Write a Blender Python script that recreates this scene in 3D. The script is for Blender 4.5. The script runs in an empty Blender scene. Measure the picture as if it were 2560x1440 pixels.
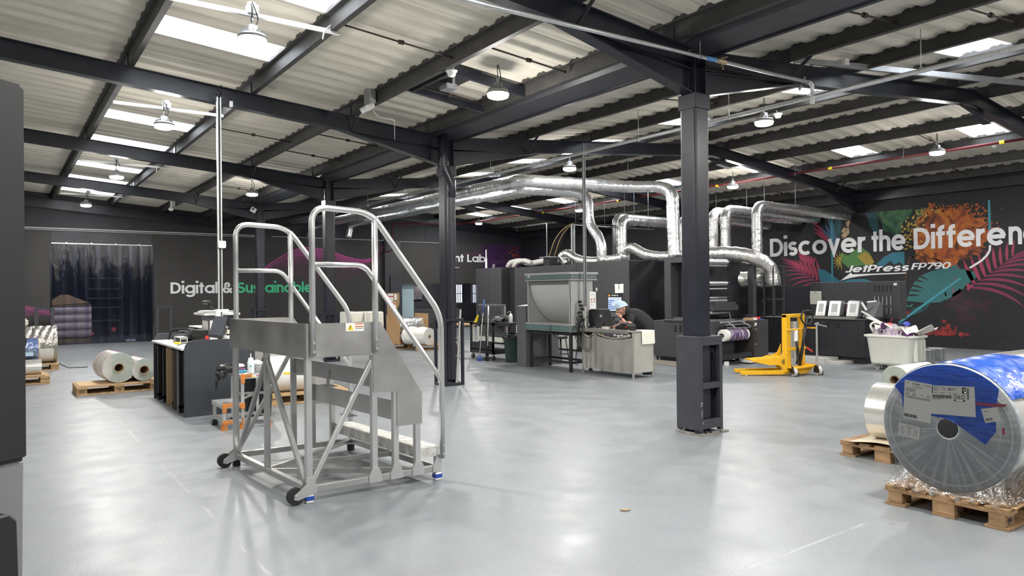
import bpy, bmesh, math, random
from mathutils import Vector, Matrix, Quaternion
random.seed(7)
SC = bpy.context.scene
COL = SC.collection
PI = math.pi
V = Vector

# ---------------------------------------------------------------- camera
EYE = V((0, 0, 1.6))
FPX = 1787.0
cam_d = bpy.data.cameras.new('camera')
cam = bpy.data.objects.new('camera', cam_d)
COL.objects.link(cam)
cam_d.sensor_width = 36.0
cam_d.lens = FPX / 2560.0 * 36.0
cam_d.clip_start = 0.05
cam_d.clip_end = 200
RC = Matrix(((0.811, -0.006, 0.585), (-0.585, 0.009, 0.811), (-0.0101, -0.99994, 0.0038)))
_r = RC.col[0].normalized()
_f = (RC.col[2] - _r * RC.col[2].dot(_r)).normalized()
_d = _f.cross(_r).normalized()
RC = Matrix((_r, _d, _f)).transposed()
cam.matrix_world = Matrix.Translation(EYE) @ Matrix((_r, -_d, -_f)).transposed().to_4x4()
SC.camera = cam

# ---------------------------------------------------------------- world, exposure
wd = bpy.data.worlds.new('overcast_sky')
SC.world = wd
wd.use_nodes = True
wd.node_tree.nodes['Background'].inputs[0].default_value = (0.93, 0.97, 1.0, 1)
wd.node_tree.nodes['Background'].inputs[1].default_value = 6.0
SC.view_settings.view_transform = 'Standard'
SC.view_settings.look = 'None'
SC.view_settings.gamma = 1.0
SC.view_settings.exposure = 0.55
SC.view_settings.use_curve_mapping = False
LAMP_W = 74.0
GLOW_W = 36.0


# photograph pixel -> point of the place on a known plane
def ray(px, py):
    return RC @ V((px - 1280.0, py - 720.0, FPX))


def at_g(px, py, z=0.0):
    d = ray(px, py)
    return EYE + d * ((z - EYE.z) / d.z)


def at_x(px, py, x):
    d = ray(px, py)
    return EYE + d * (x / d.x)


def at_y(px, py, y):
    d = ray(px, py)
    return EYE + d * (y / d.y)


# ---------------------------------------------------------------- mesh helper
class MB:
    def __init__(s):
        s.v = []
        s.f = []
        s.sm = []

    def add(s, vs, fs, sm=False):
        b = len(s.v)
        s.v += [V(p) for p in vs]
        s.f += [tuple(b + i for i in f) for f in fs]
        s.sm += [sm] * len(fs)
        return s

    def box(s, x0, y0, z0, x1, y1, z1):
        vs = [(x, y, z) for x in (x0, x1) for y in (y0, y1) for z in (z0, z1)]
        return s.add(vs, [(0, 1, 3, 2), (4, 6, 7, 5), (0, 4, 5, 1), (2, 3, 7, 6), (0, 2, 6, 4), (1, 5, 7, 3)])

    def cbox(s, c, d, M=None):
        M = M or Matrix.Identity(3)
        h = V(d) / 2
        vs = [V(c) + M @ V((a * h.x, b * h.y, e * h.z)) for a in (-1, 1) for b in (-1, 1) for e in (-1, 1)]
        return s.add(vs, [(0, 1, 3, 2), (4, 6, 7, 5), (0, 4, 5, 1), (2, 3, 7, 6), (0, 2, 6, 4), (1, 5, 7, 3)])

    def bar(s, p, q, w, h=None, up=(0, 0, 1)):
        p, q = V(p), V(q)
        h = h or w
        t = (q - p).normalized()
        up = V(up)
        if abs(t.dot(up)) > .98:
            up = V((0, 1, 0))
        a = t.cross(up).normalized()
        b = a.cross(t).normalized()
        vs = [c + a * (i * w / 2) + b * (j * h / 2) for c in (p, q) for i, j in ((-1, -1), (1, -1), (1, 1), (-1, 1))]
        return s.add(vs, [(3, 2, 1, 0), (4, 5, 6, 7), (0, 1, 5, 4), (1, 2, 6, 5), (2, 3, 7, 6), (3, 0, 4, 7)])

    def tube(s, pts, r, n=10, cap=True, closed=False):
        pts = [V(p) for p in pts]
        m = len(pts)
        rs = r if isinstance(r, (list, tuple)) else [r] * m
        t0 = (pts[1] - pts[0]).normalized()
        a = t0.orthogonal().normalized()
        rings = []
        for i, p in enumerate(pts):
            if closed:
                t = (pts[(i + 1) % m] - pts[i - 1]).normalized()
            elif i == 0:
                t = t0
            elif i == m - 1:
                t = (pts[i] - pts[i - 1]).normalized()
            else:
                t = ((pts[i + 1] - p).normalized() + (p - pts[i - 1]).normalized()).normalized()
            a = (a - t * a.dot(t)).normalized()
            b = t.cross(a)
            rings.append([p + (a * math.cos(k * 2 * PI / n) + b * math.sin(k * 2 * PI / n)) * rs[i] for k in range(n)])
        vs = [p for rg in rings for p in rg]
        fs = [(i * n + k, i * n + (k + 1) % n, (i + 1) * n + (k + 1) % n, (i + 1) * n + k) for i in range(m - 1) for k in range(n)]
        if closed:
            fs += [((m - 1) * n + k, (m - 1) * n + (k + 1) % n, (k + 1) % n, k) for k in range(n)]
        s.add(vs, fs, True)
        if cap and not closed:
            b0 = len(s.v) - len(vs)
            s.f += [tuple(b0 + k for k in reversed(range(n))), tuple(b0 + (m - 1) * n + k for k in range(n))]
            s.sm += [False, False]
        return s

    def lathe(s, prof, n=24, M=None, sm=True):
        M = M or Matrix.Identity(4)
        vs = []
        for r, z in prof:
            r = max(r, 1e-5)
            vs += [M @ V((r * math.cos(k * 2 * PI / n), r * math.sin(k * 2 * PI / n), z)) for k in range(n)]
        fs = []
        for i in range(len(prof) - 1):
            fs += [(i * n + k, i * n + (k + 1) % n, (i + 1) * n + (k + 1) % n, (i + 1) * n + k) for k in range(n)]
        s.add(vs, fs, sm)
        return s

    def cyl(s, p, q, r, n=24, r2=None, hole=0.0):
        p, q = V(p), V(q)
        t = q - p
        L = t.length
        M = Matrix.Translation(p) @ t.to_track_quat('Z', 'Y').to_matrix().to_4x4()
        r2 = r if r2 is None else r2
        s.lathe([(r, 0), (r2, L)], n, M)
        s.lathe([(hole, 0), (r, 0)], n, M, False)
        s.lathe([(r2, L), (hole, L)], n, M, False)
        if hole > 1e-4:
            s.lathe([(hole, L), (hole, 0)], n, M)
        return s

    def prism(s, poly, fn, t0, t1):
        n = len(poly)
        vs = [fn(u, v, t) for t in (t0, t1) for u, v in poly]
        fs = [tuple(range(n)), tuple(reversed(range(n, 2 * n)))]
        fs += [(i, (i + 1) % n, n + (i + 1) % n, n + i) for i in range(n)]
        return s.add(vs, fs)

    def ico(s, c, r, sub=2, sc=(1, 1, 1), jit=0.0, M=None):
        bm = bmesh.new()
        bmesh.ops.create_icosphere(bm, subdivisions=sub, radius=1.0)
        vs = []
        for v in bm.verts:
            k = r * (1 + random.uniform(-jit, jit))
            q = V((v.co.x * sc[0] * k, v.co.y * sc[1] * k, v.co.z * sc[2] * k))
            vs.append(V(c) + (M @ q if M else q))
        fs = [tuple(v.index for v in f.verts) for f in bm.faces]
        bm.free()
        return s.add(vs, fs, True)

    def grid(s, fn, nu, nv, sm=True):
        vs = [fn(i / nu, j / nv) for i in range(nu + 1) for j in range(nv + 1)]
        fs = [(i * (nv + 1) + j, (i + 1) * (nv + 1) + j, (i + 1) * (nv + 1) + j + 1, i * (nv + 1) + j + 1) for i in range(nu) for j in range(nv)]
        return s.add(vs, fs, sm)

    def build(s, name, mt, parent=None, bev=0.0, local=False, seg=1, recalc=True):
        off = V((0, 0, 0))
        if parent is not None and not local:
            off = BASE.get(parent.name, off)
        me = bpy.data.meshes.new(name)
        me.from_pydata([p - off for p in s.v], [], s.f)
        for p, k in zip(me.polygons, s.sm):
            p.use_smooth = k
        bm = bmesh.new()
        bm.from_mesh(me)
        if recalc:
            bmesh.ops.recalc_face_normals(bm, faces=bm.faces)
        if bev > 0:
            es = [e for e in bm.edges if len(e.link_faces) == 2 and e.calc_face_angle(0) > .6 and not (e.link_faces[0].smooth and e.link_faces[1].smooth)]
            bmesh.ops.bevel(bm, geom=es, offset=bev, segments=seg, affect='EDGES', clamp_overlap=True)
        bm.to_mesh(me)
        bm.free()
        me.materials.append(mt)
        o = bpy.data.objects.new(name, me)
        COL.objects.link(o)
        if parent is not None:
            o.parent = parent
            BASE[o.name] = off
        else:
            BASE[o.name] = V((0, 0, 0))
        return o




def each(mb, name, mt, parent, bev=0.0, local=False):
    # build every separate piece of a mesh as a part of its own
    n = len(mb.v)
    par = list(range(n))

    def find(i):
        while par[i] != i:
            par[i] = par[par[i]]
            i = par[i]
        return i
    for f in mb.f:
        for k in f[1:]:
            par[find(k)] = find(f[0])
    comp = {}
    for fi, f in enumerate(mb.f):
        comp.setdefault(find(f[0]), []).append(fi)
    groups = []
    for fl in comp.values():
        ps = [mb.v[k] for fi in fl for k in mb.f[fi]]
        lo = V([min(p[i] for p in ps) - .001 for i in range(3)])
        hi = V([max(p[i] for p in ps) + .001 for i in range(3)])
        hit = [g for g in groups if all(g[0][i] <= hi[i] and lo[i] <= g[1][i] for i in range(3))]
        for g in hit:
            groups.remove(g)
            lo = V([min(lo[i], g[0][i]) for i in range(3)])
            hi = V([max(hi[i], g[1][i]) for i in range(3)])
            fl = g[2] + fl
        groups.append((lo, hi, fl))
    out = []
    for lo, hi, fl in groups:
        m = MB()
        idx = {}
        for fi in fl:
            t = []
            for k in mb.f[fi]:
                if k not in idx:
                    idx[k] = len(m.v)
                    m.v.append(mb.v[k])
                t.append(idx[k])
            m.f.append(tuple(t))
            m.sm.append(mb.sm[fi])
        out.append(m.build(name, mt, parent, bev, local))
    return out


BASE = {}


def tag(o, label, cat, group=None):
    o['label'] = label
    o['category'] = cat
    if group:
        o['group'] = group
    return o


def thing(name, label, cat, loc=(0, 0, 0), rz=0.0, group=None):
    o = bpy.data.objects.new(name, None)
    COL.objects.link(o)
    o.empty_display_size = .1
    o.location = loc
    o.rotation_euler = (0, 0, rz)
    BASE[o.name] = V(loc)
    return tag(o, label, cat, group)


def struct(o, label=None):
    o['kind'] = 'structure'
    if label:
        o['label'] = label
    return o


def dup(root, loc, rz=None, label=None, group=None):
    r = root.copy()
    COL.objects.link(r)
    r.location = loc
    if rz is not None:
        r.rotation_euler = (0, 0, rz)
    if label:
        r['label'] = label
    if group:
        r['group'] = group
    for ch in list(root.children):
        c = ch.copy()
        COL.objects.link(c)
        c.parent = r
        for g in list(ch.children):
            d = g.copy()
            COL.objects.link(d)
            d.parent = c
    return r


def fillet(pts, rad, k=5, closed=False):
    pts = [V(p) for p in pts]
    out = [] if closed else [pts[0]]
    n = len(pts)
    for i in (range(n) if closed else range(1, n - 1)):
        p, a, b = pts[i], pts[i - 1], pts[(i + 1) % n]
        u, w = (a - p), (b - p)
        r = min(rad, u.length * .49, w.length * .49)
        A, B = p + u.normalized() * r, p + w.normalized() * r
        for j in range(k + 1):
            t = j / k
            out.append(A * (1 - t) ** 2 + p * 2 * t * (1 - t) + B * t * t)
    if not closed:
        out.append(pts[-1])
    return out


def rrect(w, h, r, k=4, x=0, y=0):
    out = []
    for cx, cy, a0 in ((w / 2 - r, h / 2 - r, 0), (-w / 2 + r, h / 2 - r, 90), (-w / 2 + r, -h / 2 + r, 180), (w / 2 - r, -h / 2 + r, 270)):
        for j in range(k + 1):
            a = math.radians(a0 + 90 * j / k)
            out.append((x + cx + r * math.cos(a), y + cy + r * math.sin(a)))
    return out


# ---------------------------------------------------------------- materials
MATS = {}


def mat(name, col, rough=.5, metal=0.0, var=0.0, vs=6.0, bump=0.0, bs=40.0, rv=0.0, emit=0.0, stretch=(1, 1, 1), coat=0.0, trans=0.0):
    if name in MATS:
        return MATS[name]
    m = bpy.data.materials.new(name)
    m.use_nodes = True
    nt = m.node_tree
    b = nt.nodes['Principled BSDF']
    L = nt.links.new
    b.inputs['Base Color'].default_value = (*col, 1)
    b.inputs['Roughness'].default_value = rough
    b.inputs['Metallic'].default_value = metal
    if coat:
        b.inputs['Coat Weight'].default_value = coat
        b.inputs['Coat Roughness'].default_value = .08
    if trans:
        b.inputs['Transmission Weight'].default_value = trans
    if emit:
        b.inputs['Emission Color'].default_value = (*col, 1)
        b.inputs['Emission Strength'].default_value = emit
    if var or bump or rv:
        tc = nt.nodes.new('ShaderNodeTexCoord')
        mp = nt.nodes.new('ShaderNodeMapping')
        mp.inputs['Scale'].default_value = stretch
        L(tc.outputs['Object'], mp.inputs['Vector'])
    if var or rv:
        nz = nt.nodes.new('ShaderNodeTexNoise')
        nz.inputs['Scale'].default_value = vs
        nz.inputs['Detail'].default_value = 5
        nz.inputs['Roughness'].default_value = .6
        L(mp.outputs[0], nz.inputs['Vector'])
        rp = nt.nodes.new('ShaderNodeMapRange')
        rp.inputs[1].default_value = .3
        rp.inputs[2].default_value = .7
        L(nz.outputs[0], rp.inputs[0])
    if var:
        mx = nt.nodes.new('ShaderNodeMix')
        mx.data_type = 'RGBA'
        mx.inputs[6].default_value = (*[c * (1 - var) for c in col], 1)
        mx.inputs[7].default_value = (*[min(1, c * (1 + var)) for c in col], 1)
        L(rp.outputs[0], mx.inputs[0])
        L(mx.outputs[2], b.inputs['Base Color'])
    if rv:
        r2 = nt.nodes.new('ShaderNodeMapRange')
        r2.inputs[3].default_value = max(.02, rough - rv)
        r2.inputs[4].default_value = min(1, rough + rv)
        L(rp.outputs[0], r2.inputs[0])
        L(r2.outputs[0], b.inputs['Roughness'])
    if bump:
        n2 = nt.nodes.new('ShaderNodeTexNoise')
        n2.inputs['Scale'].default_value = bs
        n2.inputs['Detail'].default_value = 4
        L(mp.outputs[0], n2.inputs['Vector'])
        bp = nt.nodes.new('ShaderNodeBump')
        bp.inputs['Strength'].default_value = bump
        bp.inputs['Distance'].default_value = .02
        L(n2.outputs[0], bp.inputs['Height'])
        L(bp.outputs[0], b.inputs['Normal'])
    MATS[name] = m
    return m


def floor_material():
    m = bpy.data.materials.new('painted_concrete')
    m.use_nodes = True
    nt = m.node_tree
    N = nt.nodes.new
    L = nt.links.new
    b = nt.nodes['Principled BSDF']
    tc = N('ShaderNodeTexCoord')

    def noise(sc, det=5, st=None):
        n = N('ShaderNodeTexNoise')
        n.inputs['Scale'].default_value = sc
        n.inputs['Detail'].default_value = det
        if st:
            mp = N('ShaderNodeMapping')
            mp.inputs['Scale'].default_value = st
            L(tc.outputs['Object'], mp.inputs[0])
            L(mp.outputs[0], n.inputs['Vector'])
        else:
            L(tc.outputs['Object'], n.inputs['Vector'])
        return n.outputs[0]

    def rng(x, a, bb, c=0., d=1.):
        r = N('ShaderNodeMapRange')
        for i, q in enumerate((a, bb, c, d)):
            r.inputs[i + 1].default_value = q
        L(x, r.inputs[0])
        return r.outputs[0]

    def mixc(f, A, B):
        x = N('ShaderNodeMix')
        x.data_type = 'RGBA'
        L(f, x.inputs[0])
        for i, q in ((6, A), (7, B)):
            if isinstance(q, tuple):
                x.inputs[i].default_value = (*q, 1)
            else:
                L(q, x.inputs[i])
        return x.outputs[2]

    def mth(op, a, bb=None):
        x = N('ShaderNodeMath')
        x.operation = op
        for i, q in enumerate((a, bb)):
            if q is None:
                continue
            if isinstance(q, (int, float)):
                x.inputs[i].default_value = q
            else:
                L(q, x.inputs[i])
        return x.outputs[0]
    base = mixc(rng(noise(.35, 3), .35, .65), (.200, .220, .240), (.222, .238, .252))
    base = mixc(rng(noise(3.5, 6), .3, .75), base, (.217, .230, .238))
    scuff = mth('MULTIPLY', rng(noise(9, 8, (1, 4, 1)), .45, 1.0), .16)
    base = mixc(scuff, base, (.19, .20, .212))
    scuff2 = mth('MULTIPLY', rng(noise(7, 8, (4, 1, 1)), .45, 1.0), .22)
    base = mixc(scuff2, base, (.32, .33, .335))
    vo = N('ShaderNodeTexVoronoi')
    vo.inputs['Scale'].default_value = 1.6
    L(tc.outputs['Object'], vo.inputs['Vector'])
    speck = mth('MULTIPLY', rng(vo.outputs['Distance'], .018, .010), rng(noise(1.1, 2), .45, .55))
    base = mixc(speck, base, (.42, .43, .42))
    vo2 = N('ShaderNodeTexVoronoi')
    vo2.inputs['Scale'].default_value = 1.1
    L(tc.outputs['Object'], vo2.inputs['Vector'])
    speck2 = rng(vo2.outputs['Distance'], .014, .009)
    base = mixc(speck2, base, (.10, .10, .10))
    sx = N('ShaderNodeSeparateXYZ')
    L(tc.outputs['Object'], sx.inputs[0])
    wob = mth('MULTIPLY', mth('SUBTRACT', noise(4, 5), .5), .05)

    def line(comp, pos, w):
        d = mth('ABSOLUTE', mth('SUBTRACT', mth('ADD', sx.outputs[comp], wob), pos))
        return rng(d, w, w * .35)
    lines = None
    for comp, pos in ((0, 1.25), (0, 7.45), (0, 13.6), (0, -4.9), (1, 2.54), (1, 7.52), (1, 12.5), (1, 17.5), (1, 22.5)):
        q = line(comp, pos, .012)
        lines = q if lines is None else mth('MAXIMUM', lines, q)
    br = rng(noise(2.2, 6), .46, .62)
    base = mixc(mth('MULTIPLY', mth('MULTIPLY', lines, br), .75), base, (.42, .43, .43))
    thin = None
    for comp, pos in ((0, 1.25), (0, 7.45), (1, 2.54), (1, 7.52)):
        q = line(comp, pos, .004)
        thin = q if thin is None else mth('MAXIMUM', thin, q)
    base = mixc(mth('MULTIPLY', thin, .5), base, (.2, .2, .21))
    L(base, b.inputs['Base Color'])
    L(rng(noise(2.5, 5), .3, .7, .30, .46), b.inputs['Roughness'])
    b.inputs['IOR'].default_value = 1.5
    bp = N('ShaderNodeBump')
    bp.inputs['Strength'].default_value = .10
    bp.inputs['Distance'].default_value = .01
    L(noise(60, 4), bp.inputs['Height'])
    L(bp.outputs[0], b.inputs['Normal'])
    return m


def clear_material(name, tint=(.9, .95, 1), gloss=.15, rough=.1, diffuse=.0, dcol=(.8, .8, .8), bump=0.0, bs=20, st=(1, 1, 1)):
    m = bpy.data.materials.new(name)
    m.use_nodes = True
    nt = m.node_tree
    N = nt.nodes.new
    L = nt.links.new
    out = nt.nodes['Material Output']
    nt.nodes.remove(nt.nodes['Principled BSDF'])
    tr = N('ShaderNodeBsdfTransparent')
    tr.inputs[0].default_value = (*tint, 1)
    gl = N('ShaderNodeBsdfGlossy')
    gl.inputs['Roughness'].default_value = rough
    fr = N('ShaderNodeFresnel')
    fr.inputs[0].default_value = 1.45
    ad = N('ShaderNodeMath')
    ad.operation = 'ADD'
    ad.use_clamp = True
    L(fr.outputs[0], ad.inputs[0])
    ad.inputs[1].default_value = gloss
    m1 = N('ShaderNodeMixShader')
    L(ad.outputs[0], m1.inputs[0])
    L(tr.outputs[0], m1.inputs[1])
    L(gl.outputs[0], m1.inputs[2])
    cur = m1.outputs[0]
    if bump:
        tc = N('ShaderNodeTexCoord')
        nz = N('ShaderNodeTexNoise')
        nz.inputs['Scale'].default_value = bs
        nz.inputs['Detail'].default_value = 3
        mp = N('ShaderNodeMapping')
        mp.inputs['Scale'].default_value = st
        L(tc.outputs['Object'], mp.inputs[0])
        L(mp.outputs[0], nz.inputs['Vector'])
        bp = N('ShaderNodeBump')
        bp.inputs['Strength'].default_value = bump
        bp.inputs['Distance'].default_value = .03
        L(nz.outputs[0], bp.inputs['Height'])
        L(bp.outputs[0], gl.inputs['Normal'])
    if diffuse:
        df = N('ShaderNodeBsdfDiffuse')
        df.inputs[0].default_value = (*dcol, 1)
        m2 = N('ShaderNodeMixShader')
        m2.inputs[0].default_value = diffuse
        L(cur, m2.inputs[1])
        L(df.outputs[0], m2.inputs[2])
        cur = m2.outputs[0]
    L(cur, out.inputs[0])
    return m


def skylight_material():
    m = bpy.data.materials.new('translucent_rooflight')
    m.use_nodes = True
    nt = m.node_tree
    N = nt.nodes.new
    L = nt.links.new
    out = nt.nodes['Material Output']
    nt.nodes.remove(nt.nodes['Principled BSDF'])
    tr = N('ShaderNodeBsdfTransparent')
    tr.inputs[0].default_value = (.92, .95, 1, 1)
    tl = N('ShaderNodeBsdfTranslucent')
    tl.inputs[0].default_value = (.9, .92, .95, 1)
    mx = N('ShaderNodeMixShader')
    mx.inputs[0].default_value = .45
    L(tr.outputs[0], mx.inputs[1])
    L(tl.outputs[0], mx.inputs[2])
    L(mx.outputs[0], out.inputs[0])
    return m


M_STEEL = mat('black_painted_steel', (.018, .020, .029), .31, 0, .25, 5, .05, 60)
M_STEELG = mat('dark_grey_painted_steel', (.045, .047, .055), .45, 0, .15, 6, .05, 80)
M_PURLIN = mat('dusty_black_purlin', (.047, .045, .043), .55, 0, .3, 4, .05, 40)
M_SHEET = mat('fibre_cement_sheet', (.66, .62, .53), .85, 0, .16, 1.6, .25, 50, stretch=(.5, 2.5, 1))
M_SKY = skylight_material()
M_WALLP = mat('charcoal_wall_print', (.043, .040, .039), .6, 0, .1, 3, .03, 90)
M_WALLC = mat('dark_clad_wall', (.030, .031, .038), .6, 0, .2, 1.2, .05, 50)
M_WALLB = mat('black_wall_paint', (.014, .014, .018), .6, 0, .2, 2)
M_GALV = mat('galvanised_steel', (.60, .61, .61), .38, .85, .12, 14, .05, 60)
M_GALVD = mat('dull_galvanised_steel', (.33, .34, .35), .5, .6, .15, 10)
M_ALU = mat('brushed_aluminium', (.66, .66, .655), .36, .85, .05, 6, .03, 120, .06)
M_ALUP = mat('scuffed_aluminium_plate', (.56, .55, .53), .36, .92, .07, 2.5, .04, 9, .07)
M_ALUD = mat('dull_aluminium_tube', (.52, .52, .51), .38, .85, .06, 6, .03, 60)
M_FOIL = mat('crinkled_foil', (.86, .86, .87), .30, .92, .05, 8, .6, 13, .05)
M_FOILD = mat('fine_crinkled_foil', (.80, .79, .77), .30, .92, .08, 8, .45, 18, .08)
M_BLACK = mat('black_plastic', (.012, .012, .013), .45)
M_RUBBER = mat('black_rubber', (.015, .015, .015), .75)
M_GREY = mat('grey_powder_coat', (.105, .106, .115), .5, 0, .08, 6, .04, 150)
M_CAB = mat('charcoal_powder_coat', (.052, .051, .056), .48, 0, .08, 5, .04, 150)
M_CABD = mat('near_black_powder_coat', (.022, .022, .027), .45, 0, .1, 5, .03, 150)
M_CREAM = mat('cream_powder_coat', (.50, .49, .45), .5, 0, .05, 5)
M_DESK = mat('blue_grey_laminate', (.040, .045, .055), .5, 0, .06, 10)
M_WHITE = mat('white_laminate', (.78, .78, .76), .4)
M_WPLAST = mat('white_plastic', (.80, .80, .78), .4)
M_PAPER = mat('white_paper', (.82, .82, .79), .7, 0, .02, 8)
M_PAPERY = mat('off_white_paper', (.80, .79, .68), .7)
M_INK = mat('black_ink', (.02, .02, .02), .6)
M_INKG = mat('grey_ink', (.22, .22, .23), .6)
M_RED = mat('red_paint', (.12, .010, .013), .45)
M_REDI = mat('red_ink', (.55, .03, .05), .6)
M_YEL = mat('yellow_paint', (.80, .43, .012), .38, 0, .07, 6)
M_YELI = mat('yellow_ink', (.85, .65, .03), .6)
M_ORANGE = mat('orange_plastic', (.70, .22, .035), .45, 0, .1, 20)
M_BLUE = mat('blue_plastic', (.05, .11, .42), .4)
M_BLUETAPE = mat('blue_tape', (.02, .06, .35), .45)
M_WOOD = mat('pale_pallet_wood', (.46, .30, .155), .75, 0, .35, 4, .2, 30, stretch=(6, 1, 6))
M_WOODD = mat('worn_pallet_wood', (.33, .20, .10), .75, 0, .45, 4, .25, 30, stretch=(6, 1, 6))
M_CARD = mat('brown_cardboard', (.42, .26, .13), .8, 0, .08, 5)
M_FILMW = mat('white_film_roll', (.80, .79, .74), .28, 0, .04, 4)
M_FILMS = mat('silver_film_roll', (.78, .76, .71), .22, .7, .05, 3, stretch=(1, 12, 12))
M_FILME = mat('greenish_roll_end', (.36, .40, .35), .45, 0, .12, 20)
M_CORE = mat('brown_card_core', (.20, .12, .07), .8)
M_KRAFT = mat('kraft_roll', (.70, .56, .38), .5, 0, .06, 4)
M_SKIN = mat('skin', (.62, .34, .25), .5, 0, .08, 20)
M_SHIRT = mat('black_cotton', (.018, .019, .022), .85, 0, .2, 30, .2, 60)
M_STAIN = mat('stainless_steel', (.47, .455, .415), .40, .6, .12, 3, .05, 6, .06)
M_TEXTW = mat('white_vinyl', (.88, .88, .89), .5)
M_TEXTG = mat('green_vinyl', (.06, .62, .30), .5)
M_GREENB = mat('green_bin_plastic', (.018, .045, .035), .5, 0, .1, 8)
M_BAG = mat('black_bin_liner', (.012, .012, .013), .28, 0, 0, 5, .6, 25)

# ================================================================ building shell
XV, XR, YB = 6.37, 20.1, 27.1
YF, XL = -8.0, -7.9
SLOPE_L, SLOPE_R, ZTOP = .078, .094, 4.27
XRID, XRIDL = 13.5, -.76


def zraf(x):                                   # top of the rafters
    if x < XRIDL:
        return zraf(2 * XRIDL - x)
    if x <= XV:
        return ZTOP + SLOPE_L * (XV - x)
    if x <= XRID:
        return ZTOP + SLOPE_R * (x - XV)
    return ZTOP + SLOPE_R * (XRID - XV) - SLOPE_R * (x - XRID)


M_FLOOR = floor_material()
struct(MB().box(XL - .3, YF - .3, -.2, 20.6, 33.2, 0).build('floor', M_FLOOR), 'pale blue-grey painted concrete floor with worn joint lines')

# walls
wl = MB().box(XL - .3, YF, 0, XL, YB, 4.4)
struct(wl.build('wall_left', M_WALLC))
struct(MB().box(XL - .3, YF - .3, 0, 20.6, YF, 5.4).build('wall_front', M_WALLC))
struct(MB().box(XR + .0, YF, 0, XR + .3, YB, 4.42).build('wall_right', M_WALLB), 'near-black side wall that carries the jungle mural')
CX0, CX1, CZ = 1.44, 4.33, 3.27                # curtain opening
WX0, WX1, WZ0, WZ1 = 13.80, 17.95, .26, 1.95   # window band of the lab
bw = MB()
bw.box(XL - .3, YB, 0, CX0, YB + .25, 3.73)
bw.box(CX0, YB, CZ, CX1, YB + .25, 3.73)
bw.box(CX1, YB, 0, WX0, YB + .25, 3.73)
bw.box(WX0, YB, 0, WX1, YB + .25, WZ0)
bw.box(WX0, YB, WZ1, WX1, YB + .25, 3.73)
bw.box(WX1, YB, 0, XR + .3, YB + .25, 3.73)
struct(bw.build('wall_back', M_WALLP), 'charcoal printed wall at the far end of the hall')
uw = MB().box(XL - .3, YB + .02, 3.73, XR + .3, YB + .25, 5.4)
for x in (.30, 2.05, 3.75, 5.4, 7.05, 8.7, 10.3, 11.9, 13.4, 15.0, 16.7, 18.4):
    uw.box(x, YB + .008, 3.75, x + .035, YB + .02, 4.75)
struct(uw.build('wall_back_upper', M_WALLC), 'dark cladding above the charcoal wall')
struct(MB().box(CX0, YB - .004, CZ + .03, CX1, YB, 3.71).build('trim_1', mat('grey_blue_patch', (.062, .064, .072), .6, 0, .2, 3)))
struct(MB().box(.0, YB - .07, 3.725, 8.0, YB, 3.76).box(.0, YB - .05, 3.68, 8.0, YB, 3.70).build('trim_2', mat('pale_conduit', (.5, .5, .5), .5)), 'pale conduit running along the far wall')
struct(MB().box(8.4, YB - .05, 3.72, 13.0, YB, 3.745).box(13.7, YB - .05, 3.70, 16.4, YB, 3.72).build('trim_3', mat('pale_conduit', (.5, .5, .5), .5)))
struct(MB().box(XR - .03, YF, 0, XR, YB, .30).build('baseboard_right', M_WALLB))
# pilaster and tall blank door beside the lab windows
struct(MB().box(13.0, YB - .14, 0, 13.72, YB, 3.72).build('trim_4', M_STEELG))
struct(MB().box(13.22, YB - .20, 0, 13.72, YB - .14, 2.27).build('door_1', M_STEELG, bev=.01), 'plain dark door on the pilaster beside the lab windows')

# store room behind the strip curtain, lab behind the windows
sr = MB()
sr.box(-1.5, YB + 5.5, 0, 6.5, YB + 5.7, 4.2)
sr.box(-1.7, YB + .25, 0, -1.5, YB + 5.7, 4.2)
sr.box(6.5, YB + .25, 0, 6.7, YB + 5.7, 4.2)
sr.box(-1.7, YB + .25, 4.2, 6.7, YB + 5.7, 4.4)
struct(sr.build('wall_storeroom', mat('storeroom_dark', (.012, .014, .026), .7)))
lr = MB()
lr.box(WX0 - .3, YB + 3.4, 0, 20.2, YB + 3.55, 3.0)
lr.box(WX0 - .45, YB + .25, 0, WX0 - .3, YB + 3.5, 3.0)
lr.box(20.2, YB + .25, 0, 20.35, YB + 3.5, 3.0)
lr.box(WX0 - .45, YB + .25, 3.0, 20.35, YB + 3.55, 3.1)
struct(lr.build('wall_lab', mat('lab_wall', (.10, .10, .115), .6)))

# ---- corrugated roof with strips of translucent sheet
PITCH = .34
PROF = [(0, 0), (.07, .0), (.105, .030), (.15, .034), (.18, .020), (.21, .034), (.255, .030), (.29, 0)]
NP = int((YB + .3 - YF) / PITCH) + 1


def prof_pts(k0, k1):
    out = []
    for k in range(k0, k1):
        for a, z in PROF:
            out.append((YF + (k + a / PITCH) * PITCH, z))
    out.append((YF + k1 * PITCH, 0))
    return out


def sheet(mb, xa, xb, k0, k1, dz=0.0):
    pts = prof_pts(k0, k1)
    za, zb = zraf(xa) + .18, zraf(xb) + .18
    vs = []
    for y, z in pts:
        vs += [(xa, y, za + z + dz), (xb, y, zb + z + dz)]
    mb.add(vs, [(2 * i, 2 * i + 1, 2 * i + 3, 2 * i + 2) for i in range(len(pts) - 1)], True)


def kof(y):
    return int(round((y - YF) / PITCH))


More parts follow.
